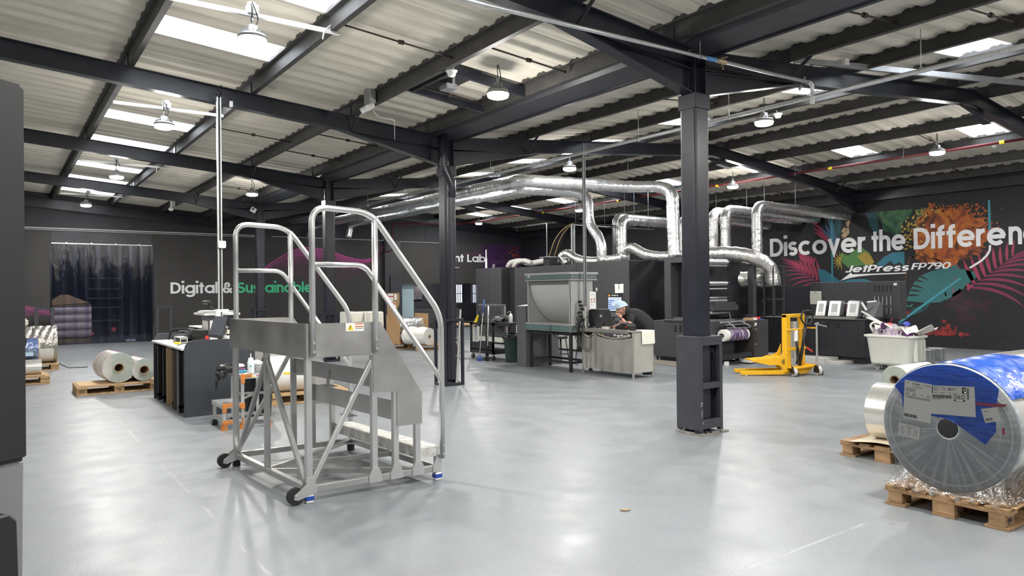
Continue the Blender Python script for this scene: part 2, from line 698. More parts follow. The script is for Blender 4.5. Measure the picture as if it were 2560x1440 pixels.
SKY_L = [kof(y) for y in (-3.0, -.6, 1.85, 4.3, 6.8, 9.17, 11.6, 14.1, 16.6, 19.9, 22.35, 24.9)]
SKY_U = [kof(y) for y in (-3.7, -1.2, 1.4, 3.95, 6.4, 9.0, 11.45, 13.95, 16.5, 19.0, 21.6, 24.2)]
SKY_D = [kof(y) for y in (-4.3, -1.7, .9, 3.4, 6.0, 8.6, 11.35, 14.3, 17.0, 19.6, 22.3, 25.0)]
roofs = [('ceiling_left', [(XRIDL, 1.5, None), (1.5, 3.05, SKY_L), (3.05, 6.12, None)]),
         ('ceiling_middle', [(6.62, 9.7, None), (9.7, 11.3, SKY_U), (11.3, XRID, None)]),
         ('ceiling_right', [(XRID, 15.5, None), (15.5, 17.1, SKY_D), (17.1, XR + .3, None)]),
         ('ceiling_far_left', [(XL - .3, XRIDL, None)])]
nsk = 0
SLN = {'ceiling_left': 'left roof slope', 'ceiling_middle': 'middle roof slope', 'ceiling_right': 'right roof slope'}
ORD = ['first', 'second', 'third', 'fourth', 'fifth', 'sixth', 'seventh', 'eighth', 'ninth', 'tenth']
for nm, segs in roofs:
    mb = MB()
    for xa, xb, holes in segs:
        if not holes:
            sheet(mb, xa, xb, 0, NP)
            continue
        k = 0
        for h in holes + [None]:
            e = NP if h is None else h
            if e > k:
                sheet(mb, xa, xb, k, e)
            if h is not None:
                k = h + 2
        vis = 0
        for h in holes:
            y = YF + h * PITCH
            sk = MB()
            sheet(sk, xa - .05, xb + .05, h, h + 2, .004)
            o = sk.build('skylight', M_SKY, recalc=False)
            if y > 3.0:
                lab = 'bright translucent rooflight strip in the %s, %s from the camera' % (SLN[nm], ORD[vis])
                vis += 1
            else:
                lab = 'translucent rooflight strip of the %s overhead, out of view' % SLN[nm]
            tag(o, lab, 'skylight', 'translucent rooflight strips')
    o = mb.build(nm, M_SHEET, recalc=False)
    struct(o, 'cream fibre cement roof sheets, corrugated up the slope')
struct(MB().prism([(XRIDL - .3, 5.02), (XRIDL, 5.06), (XRIDL + .3, 5.02), (XRIDL, 5.10)], lambda u, v, t: V((u, t, v)), YF, YB).build('trim_5', M_SHEET))
struct(MB().prism([(XRID - .3, 5.17), (XRID, 5.20), (XRID + .3, 5.17), (XRID, 5.24)], lambda u, v, t: V((u, t, v)), YF, YB).build('trim_6', M_SHEET))

# ---- purlins
PUR = [(1.45, 1, 'on the left slope, third up from the valley gutter'), (3.05, 1, 'on the left slope, second up from the valley gutter'),
       (4.6, 1, 'on the left slope, next but one to the valley gutter'), (5.98, 1, 'on the left lip of the valley gutter'),
       (8.1, -1, 'on the middle slope, first right of the valley gutter'), (9.7, -1, 'on the middle slope, second right of the valley gutter'),
       (11.3, -1, 'on the middle slope, third right of the valley gutter'), (12.85, -1, 'just left of the right hand ridge'),
       (14.05, 1, 'just right of the right hand ridge'), (15.5, 1, 'on the right slope, above the rooflights'),
       (17.1, 1, 'on the right slope, behind the red pipe'), (18.7, 1, 'on the right slope, below the red pipe'), (19.9, 1, 'at the eaves above the jungle mural')]
for x, s, lab in PUR:
    z = zraf(x)
    a = .065 * s
    poly = [(x - a, z + .222), (x, z + .222), (x, z + .006), (x + a, z + .006), (x + a, z), (x - .006 * s, z), (x - .006 * s, z + .168), (x - a, z + .168)]
    t = thing('roof_purlin', 'long black steel roof purlin ' + lab, 'roof beam', (x, YF, z), 0, 'roof purlins')
    MB().prism(poly, lambda u, v, w: V((u, w, v)), YF + .02, YB - .02).build('web', M_PURLIN, t)
    cl = MB()
    for y in (5.3, 10.75, 16.2, 21.65):
        cl.box(x - .02 * s, y - .075, z, x + .01 * s, y + .075, z + .15)
    each(cl, 'cleat', M_STEEL, t)
# ---- sag rods between purlins
for (xa, xb, ys) in ((3.05, 4.6, (7.6, 13.6)), (4.6, 5.95, (7.0, 8.9, 12.6, 14.4, 18.0, 20.0)), (6.6, 8.1, (3.9,)), (8.1, 9.7, (3.3, 7.6)), (9.7, 11.3, (5.9, 12.0)), (15.5, 17.1, (5.2, 7.2, 10.2, 13.2)), (18.7, 19.9, (7.9, 9.6, 12.8, 14.6))):
    for i, y in enumerate(ys):
        mb = MB().tube([(xa + .01, y, zraf(xa) + .09), (xb - .01, y, zraf(xb) + .09)], .011, 8)
        xm = xa + (xb - xa) * .55
        mb.cyl((xm - .03, y, zraf(xm) + .09), (xm + .03, y, zraf(xm) + .09), .028, 8)
        mb.cyl((xb - .05, y, zraf(xb) + .09), (xb - .02, y, zraf(xb) + .09), .022, 8)
        tag(mb.build('tie_rod', mat('rusty_rod', (.05, .035, .028), .7)), 'thin rusty tie rod between two roof purlins', 'tie rod', 'tie rods between the purlins')

# ---- valley gutter
g = MB()
g.prism([(6.0, 4.45), (6.12, 4.45), (6.18, 4.31), (6.5, 4.28), (6.54, 4.46), (6.66, 4.46), (6.66, 4.43), (6.57, 4.43), (6.545, 4.24), (6.16, 4.28), (6.09, 4.42), (6.0, 4.42)],
        lambda u, v, t: V((u, t, v)), YF, YB)
gt = thing('valley_gutter', 'wide dark steel valley gutter running over the row of columns', 'gutter', (6.3, YF, 4.25))
g.build('trough', M_STEELG, gt)
MB().box(6.545, YF, 4.22, 6.60, YB, 4.44).build('edge', M_STEEL, gt)

# ---- frames: column, casing, two rafters each
FY = [5.3, 10.75, 16.2, 21.65]
NAMEF = ['nearest', 'second', 'third', 'farthest']


def ibeam(mb, pts, depth, fw=.14, ft=.012, wt=.012, yc=0):
    # pts: list of (x, ztop) along a line in the XZ plane
    for (xa, za), (xb, zb) in zip(pts[:-1], pts[1:]):
        for (o0, o1, w) in ((0, ft, fw), (ft, depth - ft, wt), (depth - ft, depth, fw)):
            vs = []
            for x, z in ((xa, za), (xb, zb)):
                for yy, d in ((-w / 2, o0), (w / 2, o0), (w / 2, o1), (-w / 2, o1)):
                    vs.append((x, yc + yy, z - d))
            mb.add(vs, [(3, 2, 1, 0), (4, 5, 6, 7), (0, 1, 5, 4), (1, 2, 6, 5), (2, 3, 7, 6), (3, 0, 4, 7)])


def haunch(mb, xa, zfa, xb, zfb, y, up):
    # tapered web from rafter underside down to the column; xa at the column
    s = 1 if xb > xa else -1
    poly = [(xa, up(xa) - .2), (xa, zfa), (xb, zfb)]
    mb.prism(poly, lambda u, v, t: V((u, t, v)), y - .006, y + .006)
    L = V((xb - xa, 0, zfb - zfa)).normalized()
    mb.bar(V((xa, y, zfa)), V((xb, y, zfb)) + L * .03, .15, .014, up=(0, 0, 1))


for i, y in enumerate(FY):
    # column
    c = thing('column', 'black steel column under the valley gutter, %s of the four' % NAMEF[i], 'column', (XV, y, 0), 0, 'valley columns')
    mb = MB()
    mb.box(XV - .10, y - .006, 0.02, XV + .10, y + .006, 4.24)
    mb.box(XV - .10, y - .10, .02, XV - .086, y + .10, 4.24)
    mb.box(XV + .086, y - .10, .02, XV + .10, y + .10, 4.24)
    mb.build('shaft', M_STEEL, c, bev=.004)
    MB().box(XV - .17, y - .17, 0, XV + .17, y + .17, .02).build('base_plate', M_GALVD, c)
    MB().box(XV - .125, y - .125, 3.60, XV + .125, y + .125, 3.77).build('cap', M_STEEL, c, bev=.006)
    if i != 1:
        cs = MB()
        cs.prism(rrect(.235, .225, .03, 5, XV, y), lambda u, v, t: V((u, v, t)), .05, 3.60)
        cs.build('casing', M_STEEL, c)
        MB().prism(rrect(.239, .229, .03, 5, XV, y), lambda u, v, t: V((u, v, t)), 2.13, 2.142).build('casing_joint', M_BLACK, c)
    # guard cage
    x0, x1, y0, y1 = (6.205, 6.59, 5.12, 5.45) if i == 0 else (6.10, 6.49, y - .34, y + .02)
    H = 1.075 if i == 0 else 1.137
    fr = MB()
    a = .045 if i else .05
    for X in (x0, x1 - a):
        for Y in (y0, y1 - a):
            fr.box(X, Y, .0 if i else .03, X + a, Y + a, H)
    for z in (0.0 if i else .06, H - a):
        fr.box(x0 + a, y0, z, x1 - a, y0 + a, z + a)
        fr.box(x0 + a, y1 - a, z, x1 - a, y1, z + a)
        fr.box(x0, y0 + a, z, x0 + a, y1 - a, z + a)
        fr.box(x1 - a, y0 + a, z, x1, y1 - a, z + a)
    if i == 0:
        fr.box(x0 + a, y0, .50, x1 - a, y0 + a, .565)
        fr.box(x0 + a, y0 + .001, .105, x1 - a, y0 + a - .001, .16)
        fr.box(x0 + a, y0 + .001, H - .10, x1 - a, y0 + a - .001, H - a)
    gd = thing('column_guard', ('boxed dark grey steel guard with two front openings round the nearest column' if i == 0 else 'open black angle-steel guard frame round the foot of the %s column' % NAMEF[i]), 'column guard', (x0, y0, 0), 0, 'column guards')
    fr.build('frame', M_STEELG if i == 0 else M_STEEL, gd, bev=.003)
    if i == 0:
        MB().box(x0 - .004, y0 + .002, .05, x0 + .004, y1, H - .002).box(x0 + a, y1 - .012, .05, x1 - .01, y1 - .004, H - .01).box(x1 - .008, y0 + a, .05, x1 + .002, y1 - .01, H - .01).build('side_panel', M_STEELG, gd)
        fl = MB().prism([(x0 - .05, y0 + .14), (x0 - .03, y0 - .04), (x0 + .22, y0 - .05), (x0 + .22, y0 + .03), (x0 + .05, y0 + .05), (x0 + .04, y0 + .3), (x0 - .04, y0 + .3)], lambda u, v, t: V((u, v, t)), 0, .018)
        fl.box(x1 - .05, y0 - .03, 0, x1 + .06, y0 + .1, .016)
        fl.build('foot_plate', mat('muddy_steel', (.22, .21, .18), .7, 0, .4, 20), gd)
        bo = MB()
        for px in (.03, .12, .2):
            bo.cyl((x0 + px - .05, y0 - .015 + (.06 if px < .1 else 0), .018), (x0 + px - .05, y0 - .015 + (.06 if px < .1 else 0), .05), .014, 6)
        each(bo, 'anchor_bolt', M_STEEL, gd)
        sc = MB()
        for px, pz, w, h in ((.012, .31, .012, .05), (.02, .345, .02, .012), (.018, .2, .008, .06), (.03, .26, .006, .02), (.04, .12, .01, .02)):
            sc.box(x0 + px, y0 - .0012, pz, x0 + px + w, y0, pz + h)
        sc.build('scrape_marks', mat('pale_scrape', (.35, .34, .33), .8), gd)
    # rafters
    for side in (0, 1):
        lab = 'black steel rafter %s of the %s column' % ('left' if side == 0 else 'right', NAMEF[i])
        rf = thing('rafter', lab, 'roof beam', (XV, y, 4.0), 0, 'portal rafters')
        mb = MB()
        if side == 0:
            ibeam(mb, [(XRIDL, zraf(XRIDL)), (XV - .1, zraf(XV - .1))], .25, yc=y)
            ibeam(mb, [(XRIDL, zraf(XRIDL)), (XL, zraf(XL))], .25, yc=y)
        else:
            ibeam(mb, [(XV + .1, zraf(XV + .1)), (XRID, zraf(XRID)), (XR, zraf(XR))], .25, yc=y)
        mb.build('beam', M_STEEL, rf)
        hb = MB()
        if side == 0:
            haunch(hb, XV - .11, 3.78, 4.45, zraf(4.45) - .25, y, zraf)
        else:
            haunch(hb, XV + .11, 3.78, 8.3, zraf(8.3) - .25, y, zraf)
        hb.build('haunch', M_STEEL, rf)
        if side == 1:
            h2 = MB()
            haunch(h2, XR - .02, 3.72, 17.9, zraf(17.9) - .25, y, zraf)
            h2.build('haunch', M_STEEL, rf)
            h3 = MB().prism([(13.0, zraf(13.0) - .24), (14.0, zraf(14.0) - .24), (14.15, zraf(14.15) - .42), (13.75, zraf(13.6) - .40)], lambda u, v, t: V((u, t, v)), y - .008, y + .008)
            h3.bar((13.72, y, zraf(13.7) - .40), (14.2, y, zraf(14.2) - .42), .14, .012)
            h3.build('ridge_haunch', M_STEEL, rf)
        for X in ((4.6,) if side == 0 else (8.1, 18.7)):
            MB().bar((X, y - .02, zraf(X) - .24), (X + .02, y - .38, zraf(X) + .03), .05, .008, up=(1, 0, 0)).build('fly_brace', M_STEELG, rf)
    if i < 4:
        wc = thing('wall_column', 'dark steel wall column behind the mural, %s frame' % NAMEF[i], 'column', (XR, y, 0), 0, 'right wall columns')
        MB().box(XR - .02, y - .1, 3.81, XR + .1, y + .1, 4.3).build('shaft', M_STEEL, wc)
# end rafters on the far wall
for x0, x1, lab in ((-.76, 6.37, 'left'), (6.37, 20.1, 'right')):
    mb = MB()
    pts = [(x0, zraf(x0)), (x1, zraf(x1))] if x0 < 0 else [(x0, zraf(x0)), (XRID, zraf(XRID)), (x1, zraf(x1))]
    ibeam(mb, pts, .30, yc=YB - .10)
    tag(mb.build('end_rafter', M_STEEL), 'black rafter fixed against the far wall, %s half' % lab, 'roof beam', 'end wall rafters')
tag(MB().box(XR - .25, YF, 4.02, XR, YB, 4.24).build('eaves_beam', M_STEEL), 'black eaves beam along the top of the mural wall', 'roof beam')

# downpipe at the second column
t = thing('downpipe', 'black plastic rainwater pipe with swan neck on the second column', 'pipe', (6.33, 10.5, 0))
da, db = at_y(1109, 400, 10.52), at_y(1130, 700, 10.50)
pth = fillet([(da.x, 10.52, 4.26), (da.x, 10.52, 3.72), (db.x, 10.46, 3.42), (db.x, 10.50, 3.2)], .14)
MB().tube(pth, .072, 16).cyl((db.x, 10.50, .10), (db.x, 10.50, 3.40), .072, 16).build('pipe', M_STEEL, t)
for z in (3.72, 3.40):
    p = (da.x, 10.52) if z > 3.5 else (db.x, 10.50)
    MB().cyl((p[0], p[1], z), (p[0], p[1], z + .10), .084, 16).build('socket', M_STEEL, t)
for z in (.5, .72, .80, 2.0):
    MB().cyl((6.37, 10.50, z), (6.37, 10.50, z + .012), .080, 16).build('strap', M_GALVD, t)

# ================================================================ lamps, conduits, pipes, ducts
M_LENS = mat('lit_lamp_lens', (1.0, .97, .92), .4, emit=14.0)
M_LAMPH = mat('lamp_housing', (.30, .30, .30), .4, .5)
M_CABLE = mat('black_cable', (.012, .012, .012), .5)
M_CABLEW = mat('white_cable', (.7, .7, .7), .5)


def lamp_proto():
    t = thing('high_bay_lamp', '', 'ceiling light', (0, 0, 0), 0, 'round high-bay lamps')
    mb = MB()
    mb.lathe([(.142, .012), (.15, .03), (.135, .055), (.085, .075), (.08, .10), (.055, .105), (.055, .15), (.03, .16), (0, .16)], 28)
    for k in range(14):
        a = k * 2 * PI / 14
        mb.cbox((.10 * math.cos(a), .10 * math.sin(a), .07), (.05, .004, .035), Matrix.Rotation(a, 3, 'Z'))
    mb.build('housing', M_LAMPH, t, local=True)
    MB().lathe([(0, -.045), (.10, -.043), (.132, -.030), (.141, -.005), (.141, .014)], 28).build('lens', M_LENS, t, local=True)
    MB().tube(fillet([(0, .0, .16), (.0, .03, .20), (0, 0, .235), (0, -.03, .20), (0, 0, .16)], .02), .005, 6).build('hook', M_GALV, t, local=True)
    MB().tube([(0, 0, .23), (.0, .006, .30), (-.006, 0, .38)], .006, 6).tube(fillet([(.03, .02, .15), (.08, .04, .24), (.03, .0, .33), (0, 0, .40)], .05), .006, 6).build('flex', M_CABLE, t, local=True)
    for kind, watt, dz in (('AREA', LAMP_W, -.05), ('POINT', GLOW_W, -.16)):
        ld = bpy.data.lights.new('lamp_glow', kind)
        if kind == 'AREA':
            ld.shape = 'DISK'
            ld.size = .27
        else:
            ld.shadow_soft_size = .13
        ld.energy = watt
        ld.color = (1.0, .97, .92)
        lo = bpy.data.objects.new('lamp_glow', ld)
        COL.objects.link(lo)
        lo.parent = t
        lo.location = (0, 0, dz)
    return t


LAMPS = [((2.15, 7.5, 4.20), 'round high-bay lamp hung from white trunking on the left slope, nearest the camera'),
         ((2.12, 12.1, 4.20), 'round high-bay lamp hung from white trunking on the left slope, second from the camera'),
         ((2.17, 17.9, 4.20), 'round high-bay lamp hung on the left slope, above the two rolls on a pallet'),
         ((2.12, 24.0, 4.20), 'round high-bay lamp above the clear strip curtain, farthest of the left row'),
         ((5.29, 7.6, 4.14), 'round high-bay lamp left of the valley gutter between the two nearest columns'),
         ((5.29, 18.6, 4.12), 'round high-bay lamp left of the valley gutter, far down the hall'),
         (at_g(1910, 307, 4.2), 'round high-bay lamp right of the nearest column'),
         (at_g(1424, 422, 4.2), 'round high-bay lamp above the tall grey pole, over the silver ducts'),
         (at_g(1103, 499, 4.2), 'round high-bay lamp half behind the second column, by the silver ducts'),
         (at_g(2343, 382, 4.32), 'round high-bay lamp under the red pipe at the right'),
         (at_g(1832, 467, 4.32), 'round high-bay lamp under the red pipe, just right of the nearest column'),
         (at_g(1448, 526, 4.32), 'round high-bay lamp under the red pipe, left of the tall silver duct'),
         (at_g(1197, 559, 4.32), 'small distant round high-bay lamp under the red pipe, farthest of its row'),
         ((2.15, 2.3, 4.2), 'round high-bay lamp of the left row, overhead out of view'), ((2.15, -3.0, 4.2), 'round high-bay lamp of the left row, behind the camera'),
         ((5.3, 1.9, 4.12), 'round high-bay lamp by the gutter, overhead out of view'), ((5.3, -4.0, 4.12), 'round high-bay lamp by the gutter, behind the camera'),
         ((9.8, 1.6, 4.2), 'round high-bay lamp of the middle row, right of the view'), ((9.8, -4, 4.2), 'round high-bay lamp of the middle row, behind the camera'),
         ((15.6, 1.0, 4.32), 'round high-bay lamp of the right row, right of the view'), ((15.6, -4.2, 4.32), 'round high-bay lamp of the right row, behind the camera'),
         ((-3.0, 2.0, 4.3), 'round high-bay lamp of the far left bay, left of the view'), ((-3.0, 9.0, 4.3), 'round high-bay lamp of the far left bay, hidden by the door panel'), ((-3.0, 17.0, 4.3), 'round high-bay lamp of the far left bay, deep and hidden')]
lp = lamp_proto()
for i, (p, lab) in enumerate(LAMPS):
    o = lp if i == 0 else dup(lp, p)
    o.location = p
    o['label'] = lab

# white trunking carrying the left lamps
for (y, x0, x1, lab) in ((7.66, 1.2, 3.16, 'nearest'), (12.3, 1.45, 3.05, 'second'), (18.05, 1.5, 3.2, 'third'), (24.15, 1.5, 3.1, 'farthest')):
    t = thing('lighting_trunking', 'white slotted trunking carrying the %s lamp of the left row' % lab, 'trunking', (x0, y, 4.5), 0, 'lighting trunking')
    MB().box(x0, y - .022, 4.505, x1, y + .022, 4.53).box(x0, y - .022, 4.53, x1, y - .018, 4.545).box(x0, y + .018, 4.53, x1, y + .022, 4.545).build('channel', M_WPLAST, t)
    MB().box(2.14, y - .05, 4.53, 2.25, y + .05, 4.62).cyl((2.19, y, 4.62), (2.19, y, 4.65), .045, 12).build('junction_box', M_WPLAST, t)
    MB().tube(fillet([(2.19, y - .04, 4.6), (2.17, y - .12, 4.5), (2.14, y - .14, 4.42), (2.16, y - .16, 4.36)], .06), .007, 6).build('flex', M_CABLE, t)
    if lab in ('nearest', 'third'):
        MB().tube(fillet([(x1 - .12, y, 4.53), (x1 - .10, y - .03, 4.60), (x1 - .20, y - .05, 4.50), (x1 - .22, y - .06, 4.40)], .05), .008, 6).build('cable_tail', M_CABLEW, t)

# long galvanised air pipes
t = thing('air_pipe', 'galvanised air pipe crossing in front of the nearest column', 'pipe', (2.4, 5.05, 4.0))
MB().tube([(2.4, 5.05, 4.01), (8.25, 5.05, 4.165)], .021, 12).build('pipe', M_GALV, t)
MB().tube(fillet([(8.22, 5.05, 4.165), (8.32, 5.05, 4.165), (8.32, 5.05, 3.98)], .05), .026, 10).cyl((8.32, 5.05, 3.9), (8.32, 5.05, 4.0), .03, 10).build('elbow', M_GALV, t)
MB().cyl((6.28, 5.05, 4.112), (6.44, 5.05, 4.117), .024, 12).build('blue_sleeve', mat('sky_blue_tape', (.10, .30, .62), .5), t)
v = MB().cyl((6.46, 5.05, 4.117), (6.60, 5.05, 4.12), .032, 10)
v.bar((6.53, 5.05, 4.10), (6.53, 5.02, 4.02), .018, .012).bar((6.53, 5.05, 4.15), (6.62, 5.03, 4.18), .012)
v.build('ball_valve', mat('brass', (.5, .40, .25), .35, .8), t)
MB().tube([(6.18, 5.05, 4.13), (6.18, 5.05, 4.42)], .005, 6).cyl((6.165, 5.05, 4.107), (6.195, 5.05, 4.109), .027, 10).build('hanger', M_GALVD, t)

t = thing('compressed_air_main', 'long galvanised pipe hung from rods down the middle bay', 'pipe', (10.0, 3, 4.4))
MB().tube([(9.1, 2.3, 4.21), (9.1, 26.9, 4.25)], .03, 12).build('pipe', M_GALV, t)
for y in (4.1, 6.9, 8.8, 11.5, 13.4, 15.6, 17.6, 20.0, 22.4, 24.6):
    MB().tube([(9.1, y, 4.22), (9.1, y, 4.72)], .006, 6).cyl((9.1, y - .012, 4.22), (9.1, y + .012, 4.22), .038, 10).build('hanger_rod', M_GALV, t)
t = thing('red_pipe', 'long dark red sprinkler pipe with a yellow band along the right slope', 'pipe', (16.6, 5, 4.5))
MB().tube(fillet([(16.65, 2.0, 4.52), (16.65, 26.75, 4.56), (13.25, 26.75, 4.40), (13.25, 26.75, 3.30), (12.85, 26.75, 3.22)], .1), .029, 12).build('pipe', M_RED, t)
for y in (5.9, 9.6, 13.0, 17.0, 21):
    MB().cyl((16.65, y, 4.527), (16.65, y + .09, 4.528), .039, 12).build('yellow_band', M_YELI, t)
for y in (7.9, 10.6, 14.2, 18.4, 22.5):
    MB().tube([(16.65, y, 4.53), (16.65, y, 4.80)], .006, 6).cyl((16.65, y - .012, 4.527), (16.65, y + .012, 4.527), .043, 10).build('hanger_rod', M_GALVD, t)
t = thing('strut_channel', 'grey steel strut channel crossing above the right rafter', 'channel', (8, 5, 4.4))
MB().bar((8.55, 5.44, 4.60), (13.0, 3.9, 4.60), .045, .075).build('channel', M_GALVD, t)
MB().box(9.25, 5.13, 4.60, 9.35, 5.22, 4.68).build('junction_box', M_WPLAST, t)
MB().bar((8.85, 5.36, 4.60), (8.35, 5.25, 4.14), .05, .01, up=(0, 1, 0)).build('brace', M_GALVD, t)

# vertical power poles
for (nm, lab, x, y, z0, z1) in (('power_pole', 'tall grey cable pole rising from the packing desk to the second rafter', 2.56, 10.56, 1.28, 4.38), ('power_pole', 'tall dark grey cable pole rising from the steel bench', 9.27, 10.42, .86, 4.45)):
    t = thing(nm, lab, 'pole', (x, y, z0), 0, 'power poles')
    w = .036 if x < 5 else .034
    MB().box(x - w, y - .02, z0, x - w + .018, y + .02, z1).box(x + w - .028, y - .02, z0, x + w - .012, y + .02, z1).build('channel', M_GALV if x < 5 else M_GALVD, t)
    MB().box(x - w + .018, y - .012, z0, x + w - .028, y + .012, z1).build('cable_slot', M_CABLE, t)
    if x < 5:
        MB().prism(rrect(.10, .10, .015, 3, x + .01, 2.29), lambda u, v, q: V((u, q, v)), y - .075, y - .02).build('socket_box', M_WPLAST, t)
        MB().tube(fillet([(x, y, 4.36), (x + .03, y - .06, 4.42), (x - .05, y - .08, 4.45), (x + .02, y - .05, 4.52)], .05), .012, 6).tube(fillet([(x - .02, y, 4.36), (x - .06, y - .06, 4.40), (x + .10, y - .06, 4.38), (x + .16, y - .05, 4.30)], .06), .009, 6).build('cable_tail', M_CABLE, t)
        MB().box(x + .13, y - .07, 4.24, x + .17, y - .03, 4.32).build('plug', M_WPLAST, t)
    else:
        MB().tube([(x, y, z1), (x, y, 4.6)], .008, 6).build('cable_tail', M_CABLE, t)

# emergency lights, detectors, camera
t = thing('emergency_light', 'grey twin-spot emergency light box on a purlin near the second column', 'emergency light', (4.5, 9.4, 4.3))
p = at_x(925, 258, 4.52)
MB().box(p.x - .05, p.y - .11, p.z - .02, p.x + .05, p.y + .11, p.z + .23).build('box', M_GALVD, t, bev=.01)
for s in (-1, 1):
    MB().cyl((p.x, p.y + s * .08, p.z - .05), (p.x - .09, p.y + s * .12, p.z - .11), .045, 14).build('spot', M_WPLAST, t)
MB().tube(fillet([p + V((0, .08, .23)), p + V((.02, .10, .33)), p + V((.1, .06, .35))], .05), .007, 6).tube(fillet([p + V((0, -.08, -.1)), p + V((.03, -.2, -.25)), p + V((.2, -.4, -.3)), p + V((1.0, 1.2, -.30))], .1), .007, 6).build('cable', M_CABLEW, t)
t = thing('emergency_light', 'white twin-spot emergency light hanging at the far left gable', 'emergency light', (4.5, 25.4, 4.2))
p = at_x(432, 515, 4.52)
MB().box(p.x - .06, p.y - .1, p.z - .02, p.x + .06, p.y + .1, p.z + .22).build('box', M_WPLAST, t, bev=.01)
for s in (-1, 1):
    MB().cyl((p.x, p.y + s * .08, p.z - .04), (p.x - .06, p.y + s * .14, p.z - .12), .06, 12).build('spot', M_WPLAST, t)
for (px, py, xx, lab) in ((1129, 185, 4.72, 'white smoke detector by the lamp left of the gutter'), (2337, 366, 15.6, 'white smoke detector under the right slope beside the red pipe'), (1945, 291, 10.9, 'white smoke detector beside the lamp right of the nearest column')):
    p = at_x(px, py, xx)
    if px == 2337:
        p = at_g(2487, 366, 4.56)
        for _k in range(8):
            p = at_g(2487, 366, zraf(p.x) + .10)
    t = thing('smoke_detector', lab, 'detector', p, 0, 'smoke detectors')
    MB().lathe([(0, -.035), (.045, -.03), (.055, 0), (.06, .02), (.075, .03), (.075, .045), (0, .045)], 20).build('body', M_WPLAST, t, local=True)
    MB().tube([(0.02, 0, .04), (.06, .06, .10), (.10, .10, .14)], .006, 6).build('cable', M_CABLEW, t, local=True)
p = at_y(633, 525, 21.5)
t = thing('security_camera', 'small white security camera by the farthest column', 'camera', p)
MB().cbox((0, 0, 0), (.16, .10, .14), Matrix.Rotation(.5, 3, 'Y')).build('body', M_WPLAST, t, local=True, bev=.01)
MB().cyl((-.02, -.05, .02), (-.02, -.065, .02), .03, 12).build('lens', M_BLACK, t, local=True)
# air handling box between purlins by the lamp
t = thing('roof_vent_box', 'black roof vent opening framed between two purlins beside the lamp', 'vent', (5.2, 8.2, 4.4))
for yt in (7.95, 9.0):
    MB().bar((4.62, yt, zraf(4.62) + .10), (6.0, yt, zraf(6.0) + .06), .06, .13).build('trimmer', M_STEEL, t)
MB().box(4.75, 7.99, 4.50, 5.30, 8.95, 4.54).box(4.75, 7.99, 4.40, 4.78, 8.95, 4.52).build('flap', mat('sooty_board', (.03, .03, .032), .8, 0, .6, 20), t)
MB().cbox((5.05, 8.45, 4.40), (.16, .20, .07)).box(5.03, 8.3, 4.42, 5.07, 8.62, 4.5).build('actuator', M_GALVD, t)


def foil_tube(mb, pts, r, step=.07, amp=.05):
    pts = [V(p) for p in pts]
    out, rs = [], []
    for a, b in zip(pts[:-1], pts[1:]):
        n = max(1, int((b - a).length / step))
        for k in range(n):
            out.append(a.lerp(b, k / n))
    out.append(pts[-1])
    rs = [r * (1 + random.uniform(-amp, amp)) for _ in out]
    return mb.tube(out, rs, 18)


def duct(lab, paths, r=.165, mt=None, straps=()):
    t = thing('foil_duct', lab, 'duct', paths[0][0], 0, 'foil wrapped ducts')
    for pts in paths:
        foil_tube(MB(), fillet(pts, .26, 7), r).build('wrapped_pipe', mt or M_FOIL, t)
    for (x, y, z, zt) in straps:
        MB().tube([(x, y, z), (x, y, zt)], .006, 6).build('hanger_rod', M_GALVD, t)
    return t


duct('upper silver foil duct from the far wall that drops onto the press',
     [[(9.75, 26.7, 3.74), (9.85, 26.7, 4.16), (9.85, 13.3, 4.16), (12.2, 12.0, 4.02), (12.72, 11.6, 4.02), (12.72, 11.25, 3.86), (12.72, 11.2, 2.32)]], .142,
     straps=[(9.85, 23, 4.2, 4.75), (9.85, 19, 4.2, 4.75), (9.85, 14.4, 4.2, 4.75), (11.2, 12.55, 4.2, 4.9), (12.1, 12.05, 4.2, 5.0)])
duct('lower silver foil duct from the far wall with a dog-leg drop onto the press',
     [[(11.3, 26.7, 3.76), (11.42, 26.7, 4.30), (11.38, 15.3, 4.30), (12.4, 14.35, 4.18), (12.72, 14.15, 4.05), (12.72, 14.1, 3.30), (12.72, 13.65, 2.88), (12.72, 13.65, 2.30)]], .132,
     straps=[(11.4, 21, 4.3, 4.9), (11.38, 15.6, 4.0, 4.9)])
RD = [(1893, 15.6, 1.64, 3.70, 'silver foil duct rising from the black press cabinet and bending to the mural wall'),
      (1815, 15.6, 2.30, 3.69, 'silver foil duct next left of the one on the black cabinet, bending to the wall'),
      (1783, 15.8, 2.30, 3.70, 'silver foil duct close beside the nearest column, bending to the wall'),
      (1707, 15.8, 2.30, 3.62, 'silver foil duct just left of the nearest column'),
      (1555, 14.6, 2.50, 3.62, 'silver foil duct rising from the press beside a smooth grey pipe')]
for px, x, z0, z1, lab in RD:
    q = at_x(px, 640, x)
    xe = 19.9 if px != 1555 else 18.5
    duct(lab, [[(x, q.y, z0), (x, q.y, z1), (xe, q.y - .0, z1 - .05)]], .130 if px > 1600 else .15, straps=[(17.3, q.y, z1, 4.6)])
q = at_x(1541, 640, 14.9)
tag(MB().tube(fillet([(14.9, q.y, 2.2), (14.9, q.y, 3.76), (17.5, q.y, 3.74)], .22, 7), .11, 16).build('smooth_duct', M_GALV), 'smooth grey metal pipe just left of a foil duct above the press', 'duct')
